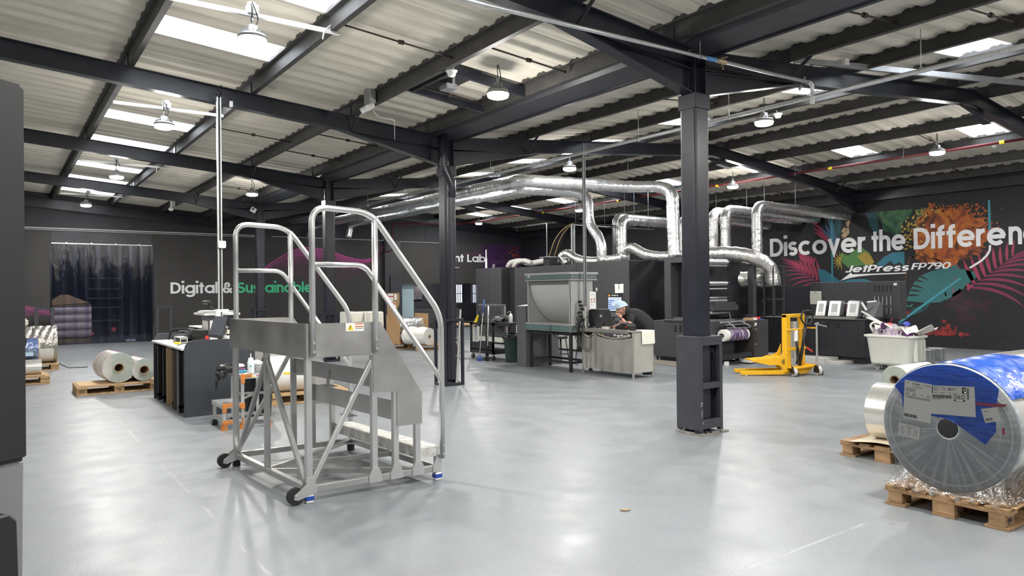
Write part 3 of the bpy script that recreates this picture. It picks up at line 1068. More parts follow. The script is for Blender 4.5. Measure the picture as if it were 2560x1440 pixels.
# flexible foil ducts lying on the press roof
duct('crumpled flexible foil duct curling along the press roof',
     [[at_x(1418, 662, 12.9), at_x(1402, 640, 12.9), at_x(1420, 633, 12.9), at_x(1448, 652, 12.9), at_x(1500, 655, 12.9), at_x(1560, 645, 12.9)],
      [at_x(1562, 652, 12.9), at_x(1562, 628, 12.9), at_x(1580, 617, 12.9), at_x(1612, 637, 12.9), at_x(1660, 644, 12.9), at_x(1728, 634, 12.9)]], .125, M_FOILD)
duct('fat silver foil duct above the web tower that hooks down to the black cabinet',
     [[(13.6, 12.1, 2.42), (13.6, 10.35, 2.40), (13.9, 9.95, 2.33), (14.3, 9.75, 2.1), (14.35, 9.72, 1.66)], [(14.5, 10.2, 2.2), (14.5, 10.05, 1.92), (14.2, 10.3, 1.80), (13.8, 10.7, 1.85)]], .17, M_FOILD)
t = thing('flexible_hose', 'pale grey flexible hose lying on the press roof at its far end', 'hose', (12.9, 16, 2.3))
MB().tube(fillet([at_x(1270, 668, 12.9), at_x(1276, 657, 12.9), at_x(1300, 651, 12.9), at_x(1325, 660, 12.9), at_x(1350, 654, 12.9), at_x(1374, 650, 12.9), at_x(1392, 652, 12.9)], .3, 5), .085, 12).build('hose', mat('pale_hose', (.62, .61, .57), .6, 0, .05, 5, .3, 50), t)
MB().tube(fillet([at_x(1284, 668, 12.8), at_x(1292, 656, 12.8), at_x(1310, 650, 12.8), at_x(1330, 658, 12.8)], .3, 5), .07, 12).build('second_hose', mat('pale_hose', (.62, .61, .57), .6), t)
# hanging cable tray with cable drop
t = thing('cable_tray', 'grey cable tray hung on rods above the press with a ladder drop and cables', 'cable tray', (13, 14.5, 3.4))
a = at_x(1432, 552, 13.0)
MB().box(13.0, a.y - .05, 3.40, 16.2, a.y + .05, 3.425).build('tray', M_GALVD, t)
for k in range(2):
    MB().box(12.94 + k * .09, a.y - .02, 2.28, 12.97 + k * .09, a.y + .02, 3.42).build('drop_ladder', M_GALVD, t)
for xx in (13.1, 14.2, 15.0, 15.4, 16.0):
    MB().tube([(xx, a.y, 3.4), (xx, a.y, 4.7)], .007, 6).build('hanger_rod', M_GALV, t)
for k, mm in ((0, M_CABLE), (1, mat('tan_cable', (.45, .34, .16), .6)), (2, M_CABLE), (3, mat('tan_cable', (.45, .34, .16), .6))):
    MB().tube(fillet([(14.6, a.y + .03 * k - .05, 3.46), (13.0 - .02 * k, a.y + .02 * k, 3.48), (12.85 - .05 * k, a.y + .25 + .05 * k, 3.1), (12.8 - .03 * k, a.y + .55 + .08 * k, 2.4)], .5, 8), .014, 6).build('cable', mm, t)
t = thing('hanging_conduit', 'thin white conduit dropping from the roof to the far press cabinet', 'conduit', (12.6, 16, 2.3))
b = at_x(1367, 600, 12.6)
MB().tube(fillet([(12.6, b.y + .9, 3.50), (12.6, b.y, 3.50), (12.6, b.y, 2.28)], .02), .016, 8).build('pipe', M_GALV, t)
MB().box(12.45, b.y - .30, 2.28, 12.75, b.y - .02, 2.52).build('control_box', M_CABD, t)
MB().box(12.4, b.y - .32, 2.52, 12.8, b.y + .1, 2.54).build('lid', M_GALV, t)

# ================================================================ lettering drawn from strokes
def arc(cx, cy, rx, ry, a0, a1, n=14):
    return [(cx + rx * math.cos(math.radians(a0 + (a1 - a0) * i / n)), cy + ry * math.sin(math.radians(a0 + (a1 - a0) * i / n))) for i in range(n + 1)]


def glyph(c, w):
    X, A, D, h = .77, 1.06, -.24, w / 2
    r = (X - w) / 2
    cy = X / 2
    ring = (arc(h + r, cy, r, r, 0, 360, 28)[:-1], True)
    rn = .215

    def L(*p):
        return (list(p), False)
    if c == ' ':
        return [], .30
    if c in 'abdgoqp':
        s = [ring]
        x = h + 2 * r
        if c == 'a':
            s.append(L((x, 0), (x, X)))
        if c == 'b':
            s.append(L((h, 0), (h, A)))
        if c == 'p':
            s.append(L((h, D), (h, X)))
        if c == 'd':
            s.append(L((x, 0), (x, A)))
        if c == 'g':
            s.append(([(x, X), (x, -.02)] + arc(h + r, -.02, r, .22, 0, -150, 12), False))
        return s, X
    if c == 'e':
        return [(arc(h + r, cy, r, r, 0, 318, 26), False), L((h + .02, cy), (h + 2 * r + h * .6, cy))], X
    if c == 'c':
        return [(arc(h + r, cy, r, r, 48, 312, 22), False)], X - .06
    if c in 'sS':
        H = X if c == 's' else 1.0
        q = (H - w) / 4
        rx = .175 if c == 's' else .245
        x = h + rx
        return [(arc(x, H - h - q, rx, q, 28, 270, 14)[:-1] + arc(x, h + q, rx, q, 90, -152, 14), False)], 2 * rx + w
    if c in 'nhmu':
        if c == 'u':
            return [(([(h, X), (h, h + rn)] + arc(h + rn, h + rn, rn, rn, 180, 360, 12) + [(h + 2 * rn, X)]), False), L((h + 2 * rn, 0), (h + 2 * rn, X))], 2 * rn + w
        s = [L((h, 0), (h, A if c == 'h' else X)), (([(h, X - h - rn)] + arc(h + rn, X - h - rn, rn, rn, 180, 0, 12) + [(h + 2 * rn, 0)]), False)]
        if c == 'm':
            s.append(([(h + 2 * rn, X - h - rn)] + arc(h + 3 * rn, X - h - rn, rn, rn, 180, 0, 12) + [(h + 4 * rn, 0)], False))
        return s, (4 if c == 'm' else 2) * rn + w
    if c == 'r':
        return [L((h, 0), (h, X)), (arc(h + .24, X - h - .24, .24, .24, 180, 82, 8), False)], .24 + w * .9
    if c == 'i':
        d = w * .62
        return [L((h, 0), (h, X)), L((h - d + .01, A - .02), (h + d - .01, A - .02))], w
    if c == 'l':
        return [L((h, 0), (h, A))], w
    if c == 't':
        return [L((h + .10, 0), (h + .10, .98)), L((0, X - h), (.20 + w, X - h))], .20 + w
    if c == 'f':
        return [([(h + .09, 0), (h + .09, A - .2)] + arc(h + .09 + .17, A - .2, .17, .2 - h, 180, 80, 8), False), L((0, X - h), (.22 + w, X - h))], .24 + w
    if c == 'v':
        return [L((h * .9, X), (.31, h * .5), (.62 - h * .9, X))], .62
    if c == 'D':
        R = .5 - h
        return [L((h, 0), (h, 1)), ([(h, h), (.32, h)] + arc(.32, .5, .36, R, -90, 90, 16) + [(h, 1 - h)], False)], .68 + h
    if c == 'L':
        return [L((h, 1), (h, h), (.52, h))], .52
    if c == 'P' or c == 'R':
        q = .5 - h
        s = [L((h, 0), (h, 1)), ([(h, 1 - h), (.34, 1 - h)] + arc(.34, 1 - h - .27, .24, .27, 90, -90, 12) + [(h, 1 - h - .54)], False)]
        if c == 'R':
            s.append(L((.32, 1 - h - .54), (.58, 0)))
        return s, .58 + h
    if c == 'J':
        return [([(.42, 1), (.42, .25)] + arc(.22, .25, .2, .25 - h, 0, -150, 10), False)], .42 + h
    if c == 'F' or c == 'E':
        s = [L((.54, 1 - h), (h, 1 - h), (h, 0)), L((h, .5), (.48, .5))]
        if c == 'E':
            s.append(L((h, h), (.54, h)))
        return s, .55
    if c == 'N':
        return [L((h, 0), (h, 1)), L((h, 1 - h * .6), (.66 - h, h * .6)), L((.66 - h, 0), (.66 - h, 1))], .66
    if c == 'T':
        return [L((0, 1 - h), (.6, 1 - h)), L((.3, 1), (.3, 0))], .6
    if c == 'A':
        return [L((h * .7, 0), (.35, 1 - h * .5), (.7 - h * .7, 0)), L((.16, .3), (.54, .3))], .7
    if c in '0O':
        return [(arc(.30 + h, .5, .27, .5 - h, 0, 360, 28)[:-1], True)], .62
    if c == '4':
        return [L((.60, .26), (h, .26), (.42, 1 - h * .5)), L((.44, .6), (.44, 0))], .62
    if c == '7':
        return [L((0, 1 - h), (.52, 1 - h), (.18, 0))], .55
    if c == '9':
        return [(arc(.3, .68, .27 - h * .2, .32 - h, 0, 360, 22)[:-1], True), (arc(.3, .68, .27 - h * .2, .68 - h, 0, -115, 10), False)], .6
    if c == '1':
        return [L((.0, .78), (.2, 1 - h), (.2, 0))], .3
    if c == '5':
        return [([(.5, 1 - h), (.12, 1 - h), (.09, .56)] + arc(.27, .32, .25, .30, 120, -150, 14), False)], .58
    if c == '.':
        return [L((0, h * 1.1), (w * 1.15, h * 1.1))], w * 1.15
    if c == '&':
        return [([(.70, .02), (.21, .62)] + arc(.35, .76, .15, .16, 215, -20, 14) + [(.44, .64), (.30, .54)], False), ([(.30, .54)] + arc(.30, .29, .21, .21, 120, 310, 14) + [(.55, .24), (.66, .47)], False)], .74
    return [], .3


def ribbon(mb, pts, closed, w, P, t0, t1):
    pts = [p for i, p in enumerate(pts) if i == 0 or math.hypot(p[0] - pts[i - 1][0], p[1] - pts[i - 1][1]) > 1e-5]
    n = len(pts)
    Lp, Rp = [], []
    for i in range(n):
        p = V((*pts[i], 0))
        a = V((*pts[i - 1], 0)) if (closed or i > 0) else None
        b = V((*pts[(i + 1) % n], 0)) if (closed or i < n - 1) else None
        d1 = (p - a).normalized() if a is not None else None
        d2 = (b - p).normalized() if b is not None else None
        d1 = d1 or d2
        d2 = d2 or d1
        n1 = V((-d1.y, d1.x, 0))
        n2 = V((-d2.y, d2.x, 0))
        m = (n1 + n2)
        m = m.normalized() if m.length > 1e-6 else n1
        k = w / 2 / max(.35, m.dot(n1))
        Lp.append(p + m * k)
        Rp.append(p - m * k)
    vs = []
    for q, t in ((Lp, t0), (Rp, t0), (Rp, t1), (Lp, t1)):
        vs += [P(p.x, p.y, t) for p in q]
    fs = []
    for i in range(n if closed else n - 1):
        j = (i + 1) % n
        for a, b in ((0, 1), (1, 2), (2, 3), (3, 0)):
            fs.append((a * n + i, a * n + j, b * n + j, b * n + i))
    if not closed:
        fs += [(0, n, 2 * n, 3 * n), (n - 1, 4 * n - 1, 3 * n - 1, 2 * n - 1)]
    mb.add(vs, fs)


def text(mb, s, cap, P, w=.185, width=None, shear=0.0, track=.05, t=.002):
    gl = [glyph(c, w) for c in s]
    tot = sum(g[1] for g in gl) + track * (len(gl) - 1)
    sx = (width / tot / cap) if width else 1.0
    x = 0
    k = 0
    for st, adv in gl:
        for pts, cl in st:
            k += 1

            def PP(u, v, tt, x=x):
                return P((u + x + shear * v) * cap * sx, v * cap, tt)
            ribbon(mb, pts, cl, w, PP, -.001, t + (k % 7) * .00015)
        x += adv + track
    return tot * cap * sx


def wallB(x0, z0):
    return lambda u, v, t: V((x0 + u, YB - .003 - t, z0 + v))


def wallR(y0, z0):
    return lambda u, v, t: V((XR - .006 - t, y0 - u, z0 + v))


# ---- slogan on the far wall
t = thing('wall_slogan', 'white and green slogan lettering on the charcoal far wall', 'lettering', (4.91, YB, 1.6))
mb = MB()
text(mb, 'Digital &', .39, wallB(4.91, 1.62), width=2.06)
mb.build('white_words', M_TEXTW, t)
mb = MB()
text(mb, 'Sustainable.', .39, wallB(7.15, 1.62), width=2.93)
mb.build('green_word', M_TEXTG, t)
t = thing('room_sign', 'white lettering on the purple print above the lab windows', 'lettering', (15.7, YB, 2.9))
mb = MB()
text(mb, 'Print Lab', .34, wallB(15.78, 2.905), width=2.30)
mb.build('letters', M_TEXTW, t)


def emit_free(name, col):
    return mat(name, col, .6)


# ---- magenta wave print
M_W1 = emit_free('magenta_print', (.58, .09, .34))
M_W2 = emit_free('dim_magenta_print', (.32, .065, .20))
M_W3 = emit_free('faint_magenta_print', (.14, .05, .095))


def lerp_poly(pl, s):
    f = s * (len(pl) - 1)
    i = min(int(f), len(pl) - 2)
    f -= i
    return V(pl[i]).lerp(V(pl[i + 1]), f)


def z3(x, y):
    return (560 + x / 3.43, 480 + y / 3.43)


TOPW = [z3(*p) for p in ((336, 658), (440, 585), (560, 512), (640, 484), (720, 472), (800, 482), (880, 500), (960, 522), (1040, 553), (1120, 573), (1200, 580), (1280, 568), (1330, 525), (1366, 458))]
BOTW = [z3(*p) for p in ((336, 660), (440, 690), (520, 706), (600, 722), (680, 742), (740, 760), (840, 772), (960, 776), (1040, 755), (1110, 725), (1190, 690), (1260, 648), (1310, 612), (1350, 600))]


def wv(p):
    q = at_y(p[0], p[1], YB)
    return (q.x, q.z)


t = thing('wave_print', 'magenta dotted wave printed across the charcoal wall above the slogan', 'wall print', (8.1, YB, 1.8))
m1, m2, m3 = MB(), MB(), MB()
P0 = wallB(0, 0)
NS = 84
for i in range(NS):
    s = i / (NS - 1)
    A0 = V((*wv(lerp_poly(TOPW, s)), 0))
    B0 = V((*wv(lerp_poly(BOTW, max(0, s - .03))), 0))
    n = 14
    pts = []
    for k in range(n + 1):
        f = k / n
        p = A0.lerp(B0, f)
        p.x += .20 * math.sin(f * PI) * (1 if s < .72 else -.6)
        pts.append((p.x, p.y))
    for k in range(n):
        f = k / n
        w = .029 * (1 - .4 * f)
        tgt = m1 if f < .22 else (m2 if f < .55 else m3)
        a, b = pts[k], pts[k + 1]
        if math.hypot(a[0] - b[0], a[1] - b[1]) < .004:
            continue
        c = (a[0] + (b[0] - a[0]) * (.92 if f < .3 else .62), a[1] + (b[1] - a[1]) * (.92 if f < .3 else .62))
        ribbon(m1 if k == 0 else tgt, [a, c], False, w, P0, -.001, .0012)
topl = [wv(lerp_poly(TOPW, j / 60)) for j in range(61)]
ribbon(m1, topl, False, .022, P0, -.001, .0015)
m1.build('bright_strands', M_W1, t)
m2.build('dim_strands', M_W2, t)
m3.build('faint_strands', M_W3, t)
t = thing('wave_print', 'end of a magenta wave printed low on the wall left of the strip curtain', 'wall print', (.4, YB, .9))
m1, m2 = MB(), MB()
for i in range(26):
    x = -.1 + 1.5 * i / 25
    zt = 1.29 - .20 * max(0, (x - .65) / .75) ** 1.3
    n = 7
    for k in range(n):
        za, zb = zt - .05 * k, zt - .05 * k - .034
        if za < .98:
            break
        ribbon(m1 if k < 3 else m2, [(x + .018 * k, za), (x + .018 * k + .012, zb)], False, .03, P0, -.001, .0012)
m1.build('bright_strands', M_W1, t)
m2.build('dim_strands', M_W2, t)


def print_material(name, ramp, scale=2.5, detail=6, dist=0.0, st=(1, 1, 1)):
    m = bpy.data.materials.new(name)
    m.use_nodes = True
    nt = m.node_tree
    N = nt.nodes.new
    L = nt.links.new
    b = nt.nodes['Principled BSDF']
    b.inputs['Roughness'].default_value = .6
    tc = N('ShaderNodeTexCoord')
    mp = N('ShaderNodeMapping')
    mp.inputs['Scale'].default_value = st
    nz = N('ShaderNodeTexNoise')
    nz.inputs['Scale'].default_value = scale
    nz.inputs['Detail'].default_value = detail
    nz.inputs['Distortion'].default_value = dist
    cr = N('ShaderNodeValToRGB')
    e = cr.color_ramp.elements
    e[0].position, e[0].color = ramp[0][0], (*ramp[0][1], 1)
    e[1].position, e[1].color = ramp[-1][0], (*ramp[-1][1], 1)
    for pos, c in ramp[1:-1]:
        k = e.new(pos)
        k.color = (*c, 1)
    L(tc.outputs['Object'], mp.inputs[0])
    L(mp.outputs[0], nz.inputs['Vector'])
    L(nz.outputs[0], cr.inputs[0])
    L(cr.outputs[0], b.inputs['Base Color'])
    return m


# ---- purple print of the lab
t = thing('lab_print', 'purple printed panel with orange sparks above the lab windows', 'wall print', (18, YB, 2.3))
mb = MB()
mb.box(17.9, YB - .002, 2.0, XR, YB, 3.71)
mb.build('purple_ground', print_material('purple_print', [(.3, (.030, .024, .036)), (.5, (.045, .018, .075)), (.7, (.075, .02, .10))], .9, 3), t)
mb, m2 = MB(), MB()
for k in range(130):
    a = random.gauss(19.75, .30)
    z = random.gauss(3.15, .36)
    if not (18.9 < a < 20.05 and 2.3 < z < 3.7):
        continue
    q = random.uniform(.012, .06)
    poly = [(a + q * random.uniform(.5, 1) * math.cos(j * PI / 3), z + q * random.uniform(.5, 1) * math.sin(j * PI / 3)) for j in range(6)]
    (mb if k % 2 else m2).prism(poly, lambda u, v, tt: V((u, YB - .003 - tt, v)), 0, .0008 + k * .00001)
mb.build('orange_sparks', emit_free('orange_print', (.42, .10, .03)), t)
m2.build('dark_red_sparks', emit_free('maroon_print', (.18, .03, .03)), t)
mb = MB()
for k in range(24):
    x = 16.9 + k * .05
    ribbon(mb, [(x, 3.36 - .02 * math.sin(k * .3)), (x + .06, 3.30 - .02 * math.sin(k * .3)), (x + .08, 3.22)], False, .012, P0, -.001, .001)
for k in range(22):
    x = 18.25 + k * .05
    z = 2.98 + .10 * (k / 22) ** 2
    ribbon(mb, [(x, z), (x + .05, z - .06), (x + .06, z - .16)], False, .012, P0, -.001, .001)
ribbon(mb, [(18.3, 2.6), (18.9, 3.0), (19.3, 3.45), (19.5, 3.7)], False, .014, P0, -.001, .001)
mb.build('violet_strands', emit_free('violet_print', (.16, .04, .15)), t)


# ---- jungle mural on the right wall
def zm(x, y):                                  # reading grid of the mural -> (s, z) on the wall, s grows to the right
    q = at_x(1900 + x / 3.43, 480 + y / 3.43, XR)
    return (-q.y, q.z)


LAY = [0]


def flat(mb, pts):
    LAY[0] += 1
    k = .0006 * (LAY[0] % 14)
    mb.prism(pts, lambda u, v, tt: V((XR - .0045 - tt, -u, v)), 0, .0012 + k)


def leaflet(a, ang, ln, wd, bend=0.0):
    pts_l, pts_r = [], []
    n = 8
    for k in range(n + 1):
        f = k / n
        g = ang + bend * f
        c = (a[0] + ln * f * math.cos(ang + bend * f * .5), a[1] + ln * f * math.sin(ang + bend * f * .5))
        w = wd * math.sin(PI * min(1, .12 + .88 * f)) * (1 - .25 * f)
        pts_l.append((c[0] - w * math.sin(g), c[1] + w * math.cos(g)))
        pts_r.append((c[0] + w * math.sin(g), c[1] - w * math.cos(g)))
    return pts_l + pts_r[::-1]


t = thing('jungle_mural', 'wide dark mural of bright jungle leaves and an orange tree on the right wall', 'mural', (XR, 9, .3))
MB().box(XR - .004, -3.0, .335, XR, 13.72, 3.80).build('ground', print_material('dark_mural_print', [(.35, (.011, .011, .014)), (.62, (.016, .016, .019)), (.8, (.022, .02, .024))], .8, 4), t)
blob = MB()
C = zm(1610, 430)
for q, ph in ((1.0, 0),):
    pts = []
    for k in range(140):
        a = k * 2 * PI / 140
        rx, rz = .93, .96
        rr = 1 + .10 * math.sin(3 * a + 1) + .05 * math.sin(7 * a) + random.uniform(-.09, .09)
        if math.sin(a) < 0:
            rz = .66
        pts.append((C[0] + rx * rr * math.cos(a), C[1] + .05 + rz * rr * math.sin(a)))
    flat(blob, pts)
blob.build('orange_tree', print_material('orange_tree_print', [(.30, (.02, .012, .01)), (.41, (.12, .03, .012)), (.50, (.40, .09, .016)), (.62, (.56, .20, .025)), (.8, (.25, .05, .015))], 2.6, 12, .9), t)
dots, dots2, dots3 = MB(), MB(), MB()
for k in range(420):
    a = random.uniform(.15, PI + .2)
    d = random.gauss(.95, .13)
    x, z = C[0] + 1.05 * d * math.cos(a), C[1] + .08 + 1.05 * d * math.sin(a)
    if z > 3.7:
        continue
    q = random.uniform(.008, .034)
    flat((dots if (a > 1.7) else dots2) if k % 3 else dots3, [(x + q * math.cos(j * PI / 4), z + q * math.sin(j * PI / 4)) for j in range(8)])
dots.build('yellow_foliage', emit_free('ochre_print', (.50, .34, .06)), t)
dots2.build('orange_foliage', emit_free('orange_print', (.42, .10, .03)), t)
dots3.build('dark_foliage', emit_free('dark_leaf_print', (.02, .018, .014)), t)
br = MB()
for pl in (((1480, 560), (1540, 590), (1500, 640)), ((1290, 560), (1370, 545), (1440, 590)), ((1250, 800), (1265, 640), (1290, 570), (1370, 520)), ((1400, 520), (1450, 570), (1570, 590))):
    ribbon(br, [zm(*p) for p in pl], False, .03, lambda u, v, tt: V((XR - .0045 - tt, -u, v)), 0, .013)
br.build('bare_branches', emit_free('brown_print', (.11, .045, .015)), t)
mb = MB()
flat(mb, [zm(*p) for p in ((985, 170), (1310, 145), (1290, 210), (1225, 260), (1215, 330), (1190, 400), (1120, 350), (1060, 330), (1040, 250))])
flat(mb, [zm(*p) for p in ((1330, 150), (1420, 140), (1390, 200), (1340, 220))])
mb.build('green_swirl', print_material('green_swirl_print', [(.3, (.012, .03, .02)), (.5, (.03, .12, .06)), (.6, (.08, .18, .07)), (.75, (.02, .06, .045))], 1.6, 6, 2.5), t)
mb = MB()
flat(mb, [zm(*p) for p in ((905, 185), (1000, 170), (1015, 260), (1020, 345), (985, 360), (940, 280))])
flat(mb, [zm(*p) for p in ((650, 210), (750, 200), (700, 240), (695, 330), (690, 400), (655, 420), (640, 300))])
flat(mb, [zm(*p) for p in ((1300, 1000), (1460, 950), (1430, 1010), (1310, 1060))])
mb.build('teal_shade', print_material('teal_shade_print', [(.3, (.012, .04, .05)), (.6, (.025, .10, .11)), (.8, (.05, .05, .12))], 2.2, 4, 1.0), t)
mb = MB()
flat(mb, [zm(*p) for p in ((738, 195), (770, 190), (775, 250), (760, 300), (770, 350), (735, 390), (695, 405), (700, 330), (735, 270), (745, 230))])
mb.build('spotted_fur', print_material('spotted_print', [(.42, (.03, .025, .02)), (.47, (.42, .30, .17)), (.7, (.50, .36, .20))], 7, 1), t)
mb = MB()
flat(mb, [zm(*p) for p in ((680, 520), (760, 545), (860, 465), (940, 520), (975, 590), (960, 640), (860, 630), (760, 650), (700, 600))])
mb.build('green_leaf', emit_free('leaf_green_print', (.07, .20, .05)), t)
mb = MB()
flat(mb, [zm(*p) for p in ((835, 550), (905, 510), (950, 545), (982, 600), (960, 625), (900, 620))])
for k in range(9):
    a = zm(690, 590)
    flat(mb, leaflet(a, math.radians(70 + k * 26), .30, .022))
mb.build('yellow_leaf', emit_free('leaf_ochre_print', (.36, .26, .04)), t)
mb = MB()
flat(mb, [zm(*p) for p in ((1000, 620), (1060, 560), (1130, 520), (1240, 510), (1240, 640), (1200, 600), (1150, 625), (1120, 590), (1060, 640))])
flat(mb, [zm(*p) for p in ((498, 655), (560, 670), (630, 720), (700, 770), (680, 795), (530, 790), (505, 720))])
flat(mb, [zm(*p) for p in ((640, 790), (760, 750), (900, 745), (1030, 790), (960, 795), (820, 780), (740, 795))])
mb.build('blue_leaf', emit_free('blue_leaf_print', (.03, .17, .24)), t)
mb = MB()
a = zm(640, 470)
for ang, ln in ((100, .95), (112, .8), (125, .75), (90, .7), (138, .7), (80, .5)):
    flat(mb, leaflet(zm(640, 450), math.radians(ang), ln, .05, .1))
mb.build('blue_spikes', emit_free('slate_leaf_print', (.06, .13, .22)), t)
mb = MB()
for ang, ln, b in ((118, .95, .5), (128, .72, .4), (140, .62, .2)):
    flat(mb, leaflet(zm(600, 430), math.radians(ang), ln, .055, b))
# left palm frond
R0, R1 = zm(525, 775), zm(255, 607)
for k in range(9):
    f = k / 9
    p = (R0[0] + (R1[0] - R0[0]) * f, R0[1] + (R1[1] - R0[1]) * f)
    flat(mb, leaflet(p, math.radians(96 + 5 * k), .62 * (1 - .75 * f) + .12, .058 * (1 - .5 * f), .25))
for k in range(6):
    a = zm(470 - 26 * k, 560 - 9 * k)
    flat(mb, leaflet(a, math.radians(252 + 6 * k), .34, .05, .1))
# right palm frond
R2, R3 = zm(1800, 822), zm(2215, 520)
for k in range(9):
    f = k / 9
    p = (R2[0] + (R3[0] - R2[0]) * f, R2[1] + (R3[1] - R2[1]) * f)
    flat(mb, leaflet(p, math.radians(122 - 4 * k), .60 * (1 - .6 * f) + .15, .060 * (1 - .5 * f), -.2))
flat(mb, leaflet(zm(1740, 740), math.radians(-60), .3, .05, .3))
flat(mb, leaflet(zm(1830, 800), math.radians(215), .25, .06, .3))
mb.build('pink_palm_fronds', emit_free('crimson_leaf_print', (.36, .045, .10)), t)
mb = MB()
for k in range(9):
    f = k / 9
    p = (R0[0] + (R1[0] - R0[0]) * f, R0[1] + (R1[1] - R0[1]) * f)
    flat(mb, leaflet(p, math.radians(178 - 5 * k), .85 * (1 - .6 * f) + .2, .036 * (1 - .4 * f), .75 - .05 * k))
for k in range(9):
    f = k / 9
    p = (R2[0] + (R3[0] - R2[0]) * f, R2[1] + (R3[1] - R2[1]) * f)
    flat(mb, leaflet(p, math.radians(4 + 3 * k), 1.15 * (1 - .6 * f) + .2, .046 * (1 - .4 * f), -.95 + .07 * k))
mb.build('purple_palm_fronds', emit_free('plum_leaf_print', (.22, .028, .085)), t)
mb = MB()
flat(mb, [zm(*p) for p in ((1870, 700), (1790, 672), (1700, 655), (1690, 625), (1650, 630), (1640, 652), (1560, 655), (1470, 678), (1385, 715), (1325, 775), (1285, 850), (1255, 935), (1330, 940), (1440, 953), (1540, 945), (1640, 910), (1715, 865), (1770, 795), (1845, 745))])
mb.build('monstera_leaf', emit_free('teal_leaf_print', (.035, .155, .155)), t)
mb = MB()
for (x, y, ang, ln, w) in ((1310, 752, -8, .34, .028), (1296, 800, -8, .36, .030), (1285, 842, 0, .34, .030), (1262, 888, 8, .34, .028), (1352, 712, -22, .34, .026), (1420, 690, -32, .30, .026), (1500, 668, -42, .26, .024), (1590, 655, -50, .22, .022)):
    flat(mb, leaflet(zm(x, y), math.radians(ang), ln, w, -.25))
for (x, y) in ((1425, 905), (1492, 880), (1590, 870), (1664, 845), (1350, 915)):
    flat(mb, leaflet(zm(x, y + 30), math.radians(112), .24, .034))
mb.build('leaf_slots', emit_free('dark_leaf_print', (.02, .018, .014)), t)
mb = MB()
for (x, y) in ((1598, 880), (1666, 850), (1690, 760), (1650, 800)):
    flat(mb, leaflet(zm(x, y + 14), math.radians(105), .13, .022))
mb.build('pink_glimpses', emit_free('crimson_leaf_print', (.36, .045, .10)), t)
mb = MB()
for (cx, cy, n, sp, q0) in ((330, 905, 46, (.17, .12), .06),):
    for k in range(n):
        c = zm(cx, cy)
        x, z = random.gauss(c[0], sp[0]), random.gauss(c[1], sp[1])
        q = random.uniform(.03, q0)
        flat(mb, [(x + q * math.cos(j * PI / 4), z + q * math.sin(j * PI / 4)) for j in range(8)])
mb.build('pink_bush', print_material('pink_bush_print', [(.35, (.10, .012, .035)), (.65, (.26, .03, .075))], 9, 3), t)
mb = MB()
for k in range(60):
    c = zm(1600, 1185)
    x = random.gauss(c[0], .24)
    z = max(.36, random.gauss(c[1] - .02, .12) - abs(x - c[0]) * .4)
    q = random.uniform(.03, .065)
    flat(mb, [(x + q * math.cos(j * PI / 4), z + q * math.sin(j * PI / 4)) for j in range(8)])
flat(mb, [zm(*p) for p in ((1050, 1020), (1090, 1000), (1070, 1030), (1075, 1110), (1060, 1100))])
flat(mb, [zm(*p) for p in ((1100, 1095), (1150, 1050), (1230, 1025), (1300, 1020), (1270, 1060), (1240, 1065), (1225, 1110), (1200, 1110), (1205, 1075), (1150, 1085), (1120, 1120))])
mb.build('red_bush', print_material('red_bush_print', [(.35, (.13, .015, .015)), (.65, (.33, .035, .03))], 8, 3), t)
mb = MB()
c = zm(1790, 1000)
flat(mb, [(c[0] + .62 * (1 + random.uniform(-.18, .18)) * math.cos(j * PI / 30), c[1] + .48 * (1 + random.uniform(-.18, .18)) * math.sin(j * PI / 30)) for j in range(60)])
mb.build('maroon_haze', print_material('maroon_haze_print', [(.45, (.013, .012, .014)), (.58, (.035, .012, .018)), (.75, (.075, .016, .026))], 4, 8, .6), t)
mb = MB()
for k in range(34):
    x, y = random.uniform(1050, 1290), random.uniform(915, 995)
    flat(mb, leaflet(zm(x, y), random.uniform(0, 2 * PI), .13, .032))
mb.build('small_green_leaves', emit_free('small_leaf_print', (.045, .16, .11)), t)
mb = MB()
flat(mb, [zm(*p) for p in ((1095, 990), (1195, 990), (1185, 1050), (1105, 1060))])
mb.build('blue_vase', emit_free('blue_vase_print', (.02, .06, .16)), t)
PR = lambda u, v, tt: V((XR - .0045 - tt, -u, v))
mb = MB()
ribbon(mb, [zm(1966, 70), zm(1972, 330)], False, .055, PR, 0, .0135)
ribbon(mb, [zm(1725, 738), zm(1195, 1122)], False, .06, PR, 0, .0138)
ribbon(mb, [zm(618, 210), zm(622, 795)], False, .045, PR, 0, .0128)
mb.build('cyan_lines', emit_free('cyan_print', (.055, .30, .36)), t)
mb = MB()
ribbon(mb, [zm(1975, 455), zm(1972, 500), zm(1950, 540), (zm(1900, 590)), zm(1800, 652)], False, .05, PR, 0, .0142)
flat(mb, [zm(*p) for p in ((690, 762), (782, 690), (792, 706), (860, 704), (1258, 690), (1262, 698), (960, 712), (840, 724), (770, 738))])
mb.build('white_swoosh', M_TEXTW, t)
mb = MB()
text(mb, 'Discover', .575, wallR(13.71, 2.60), width=3.12, t=.013)
text(mb, 'the', .575, wallR(10.434, 2.60), width=.93, t=.013)
text(mb, 'Differe', .575, wallR(9.29, 2.60), width=2.17, t=.013)
text(mb, 'nce', .575, wallR(7.06, 2.60), width=1.0, t=.013)
mb.build('headline', M_TEXTW, t)
mb = MB()
text(mb, 'JetPress', .20, wallR(11.23, 2.03), width=1.78, w=.19, shear=.22, t=.013)
text(mb, 'FP790', .175, wallR(9.37, 2.06), width=.93, w=.17, shear=.20, t=.013)
mb.build('product_line', M_TEXTW, t)

# ================================================================ mobile work platform
CN, CR, CL, CB = V((1.925, 5.345, 0)), V((3.035, 5.322, 0)), V((1.80, 6.90, 0)), V((2.905, 6.85, 0))


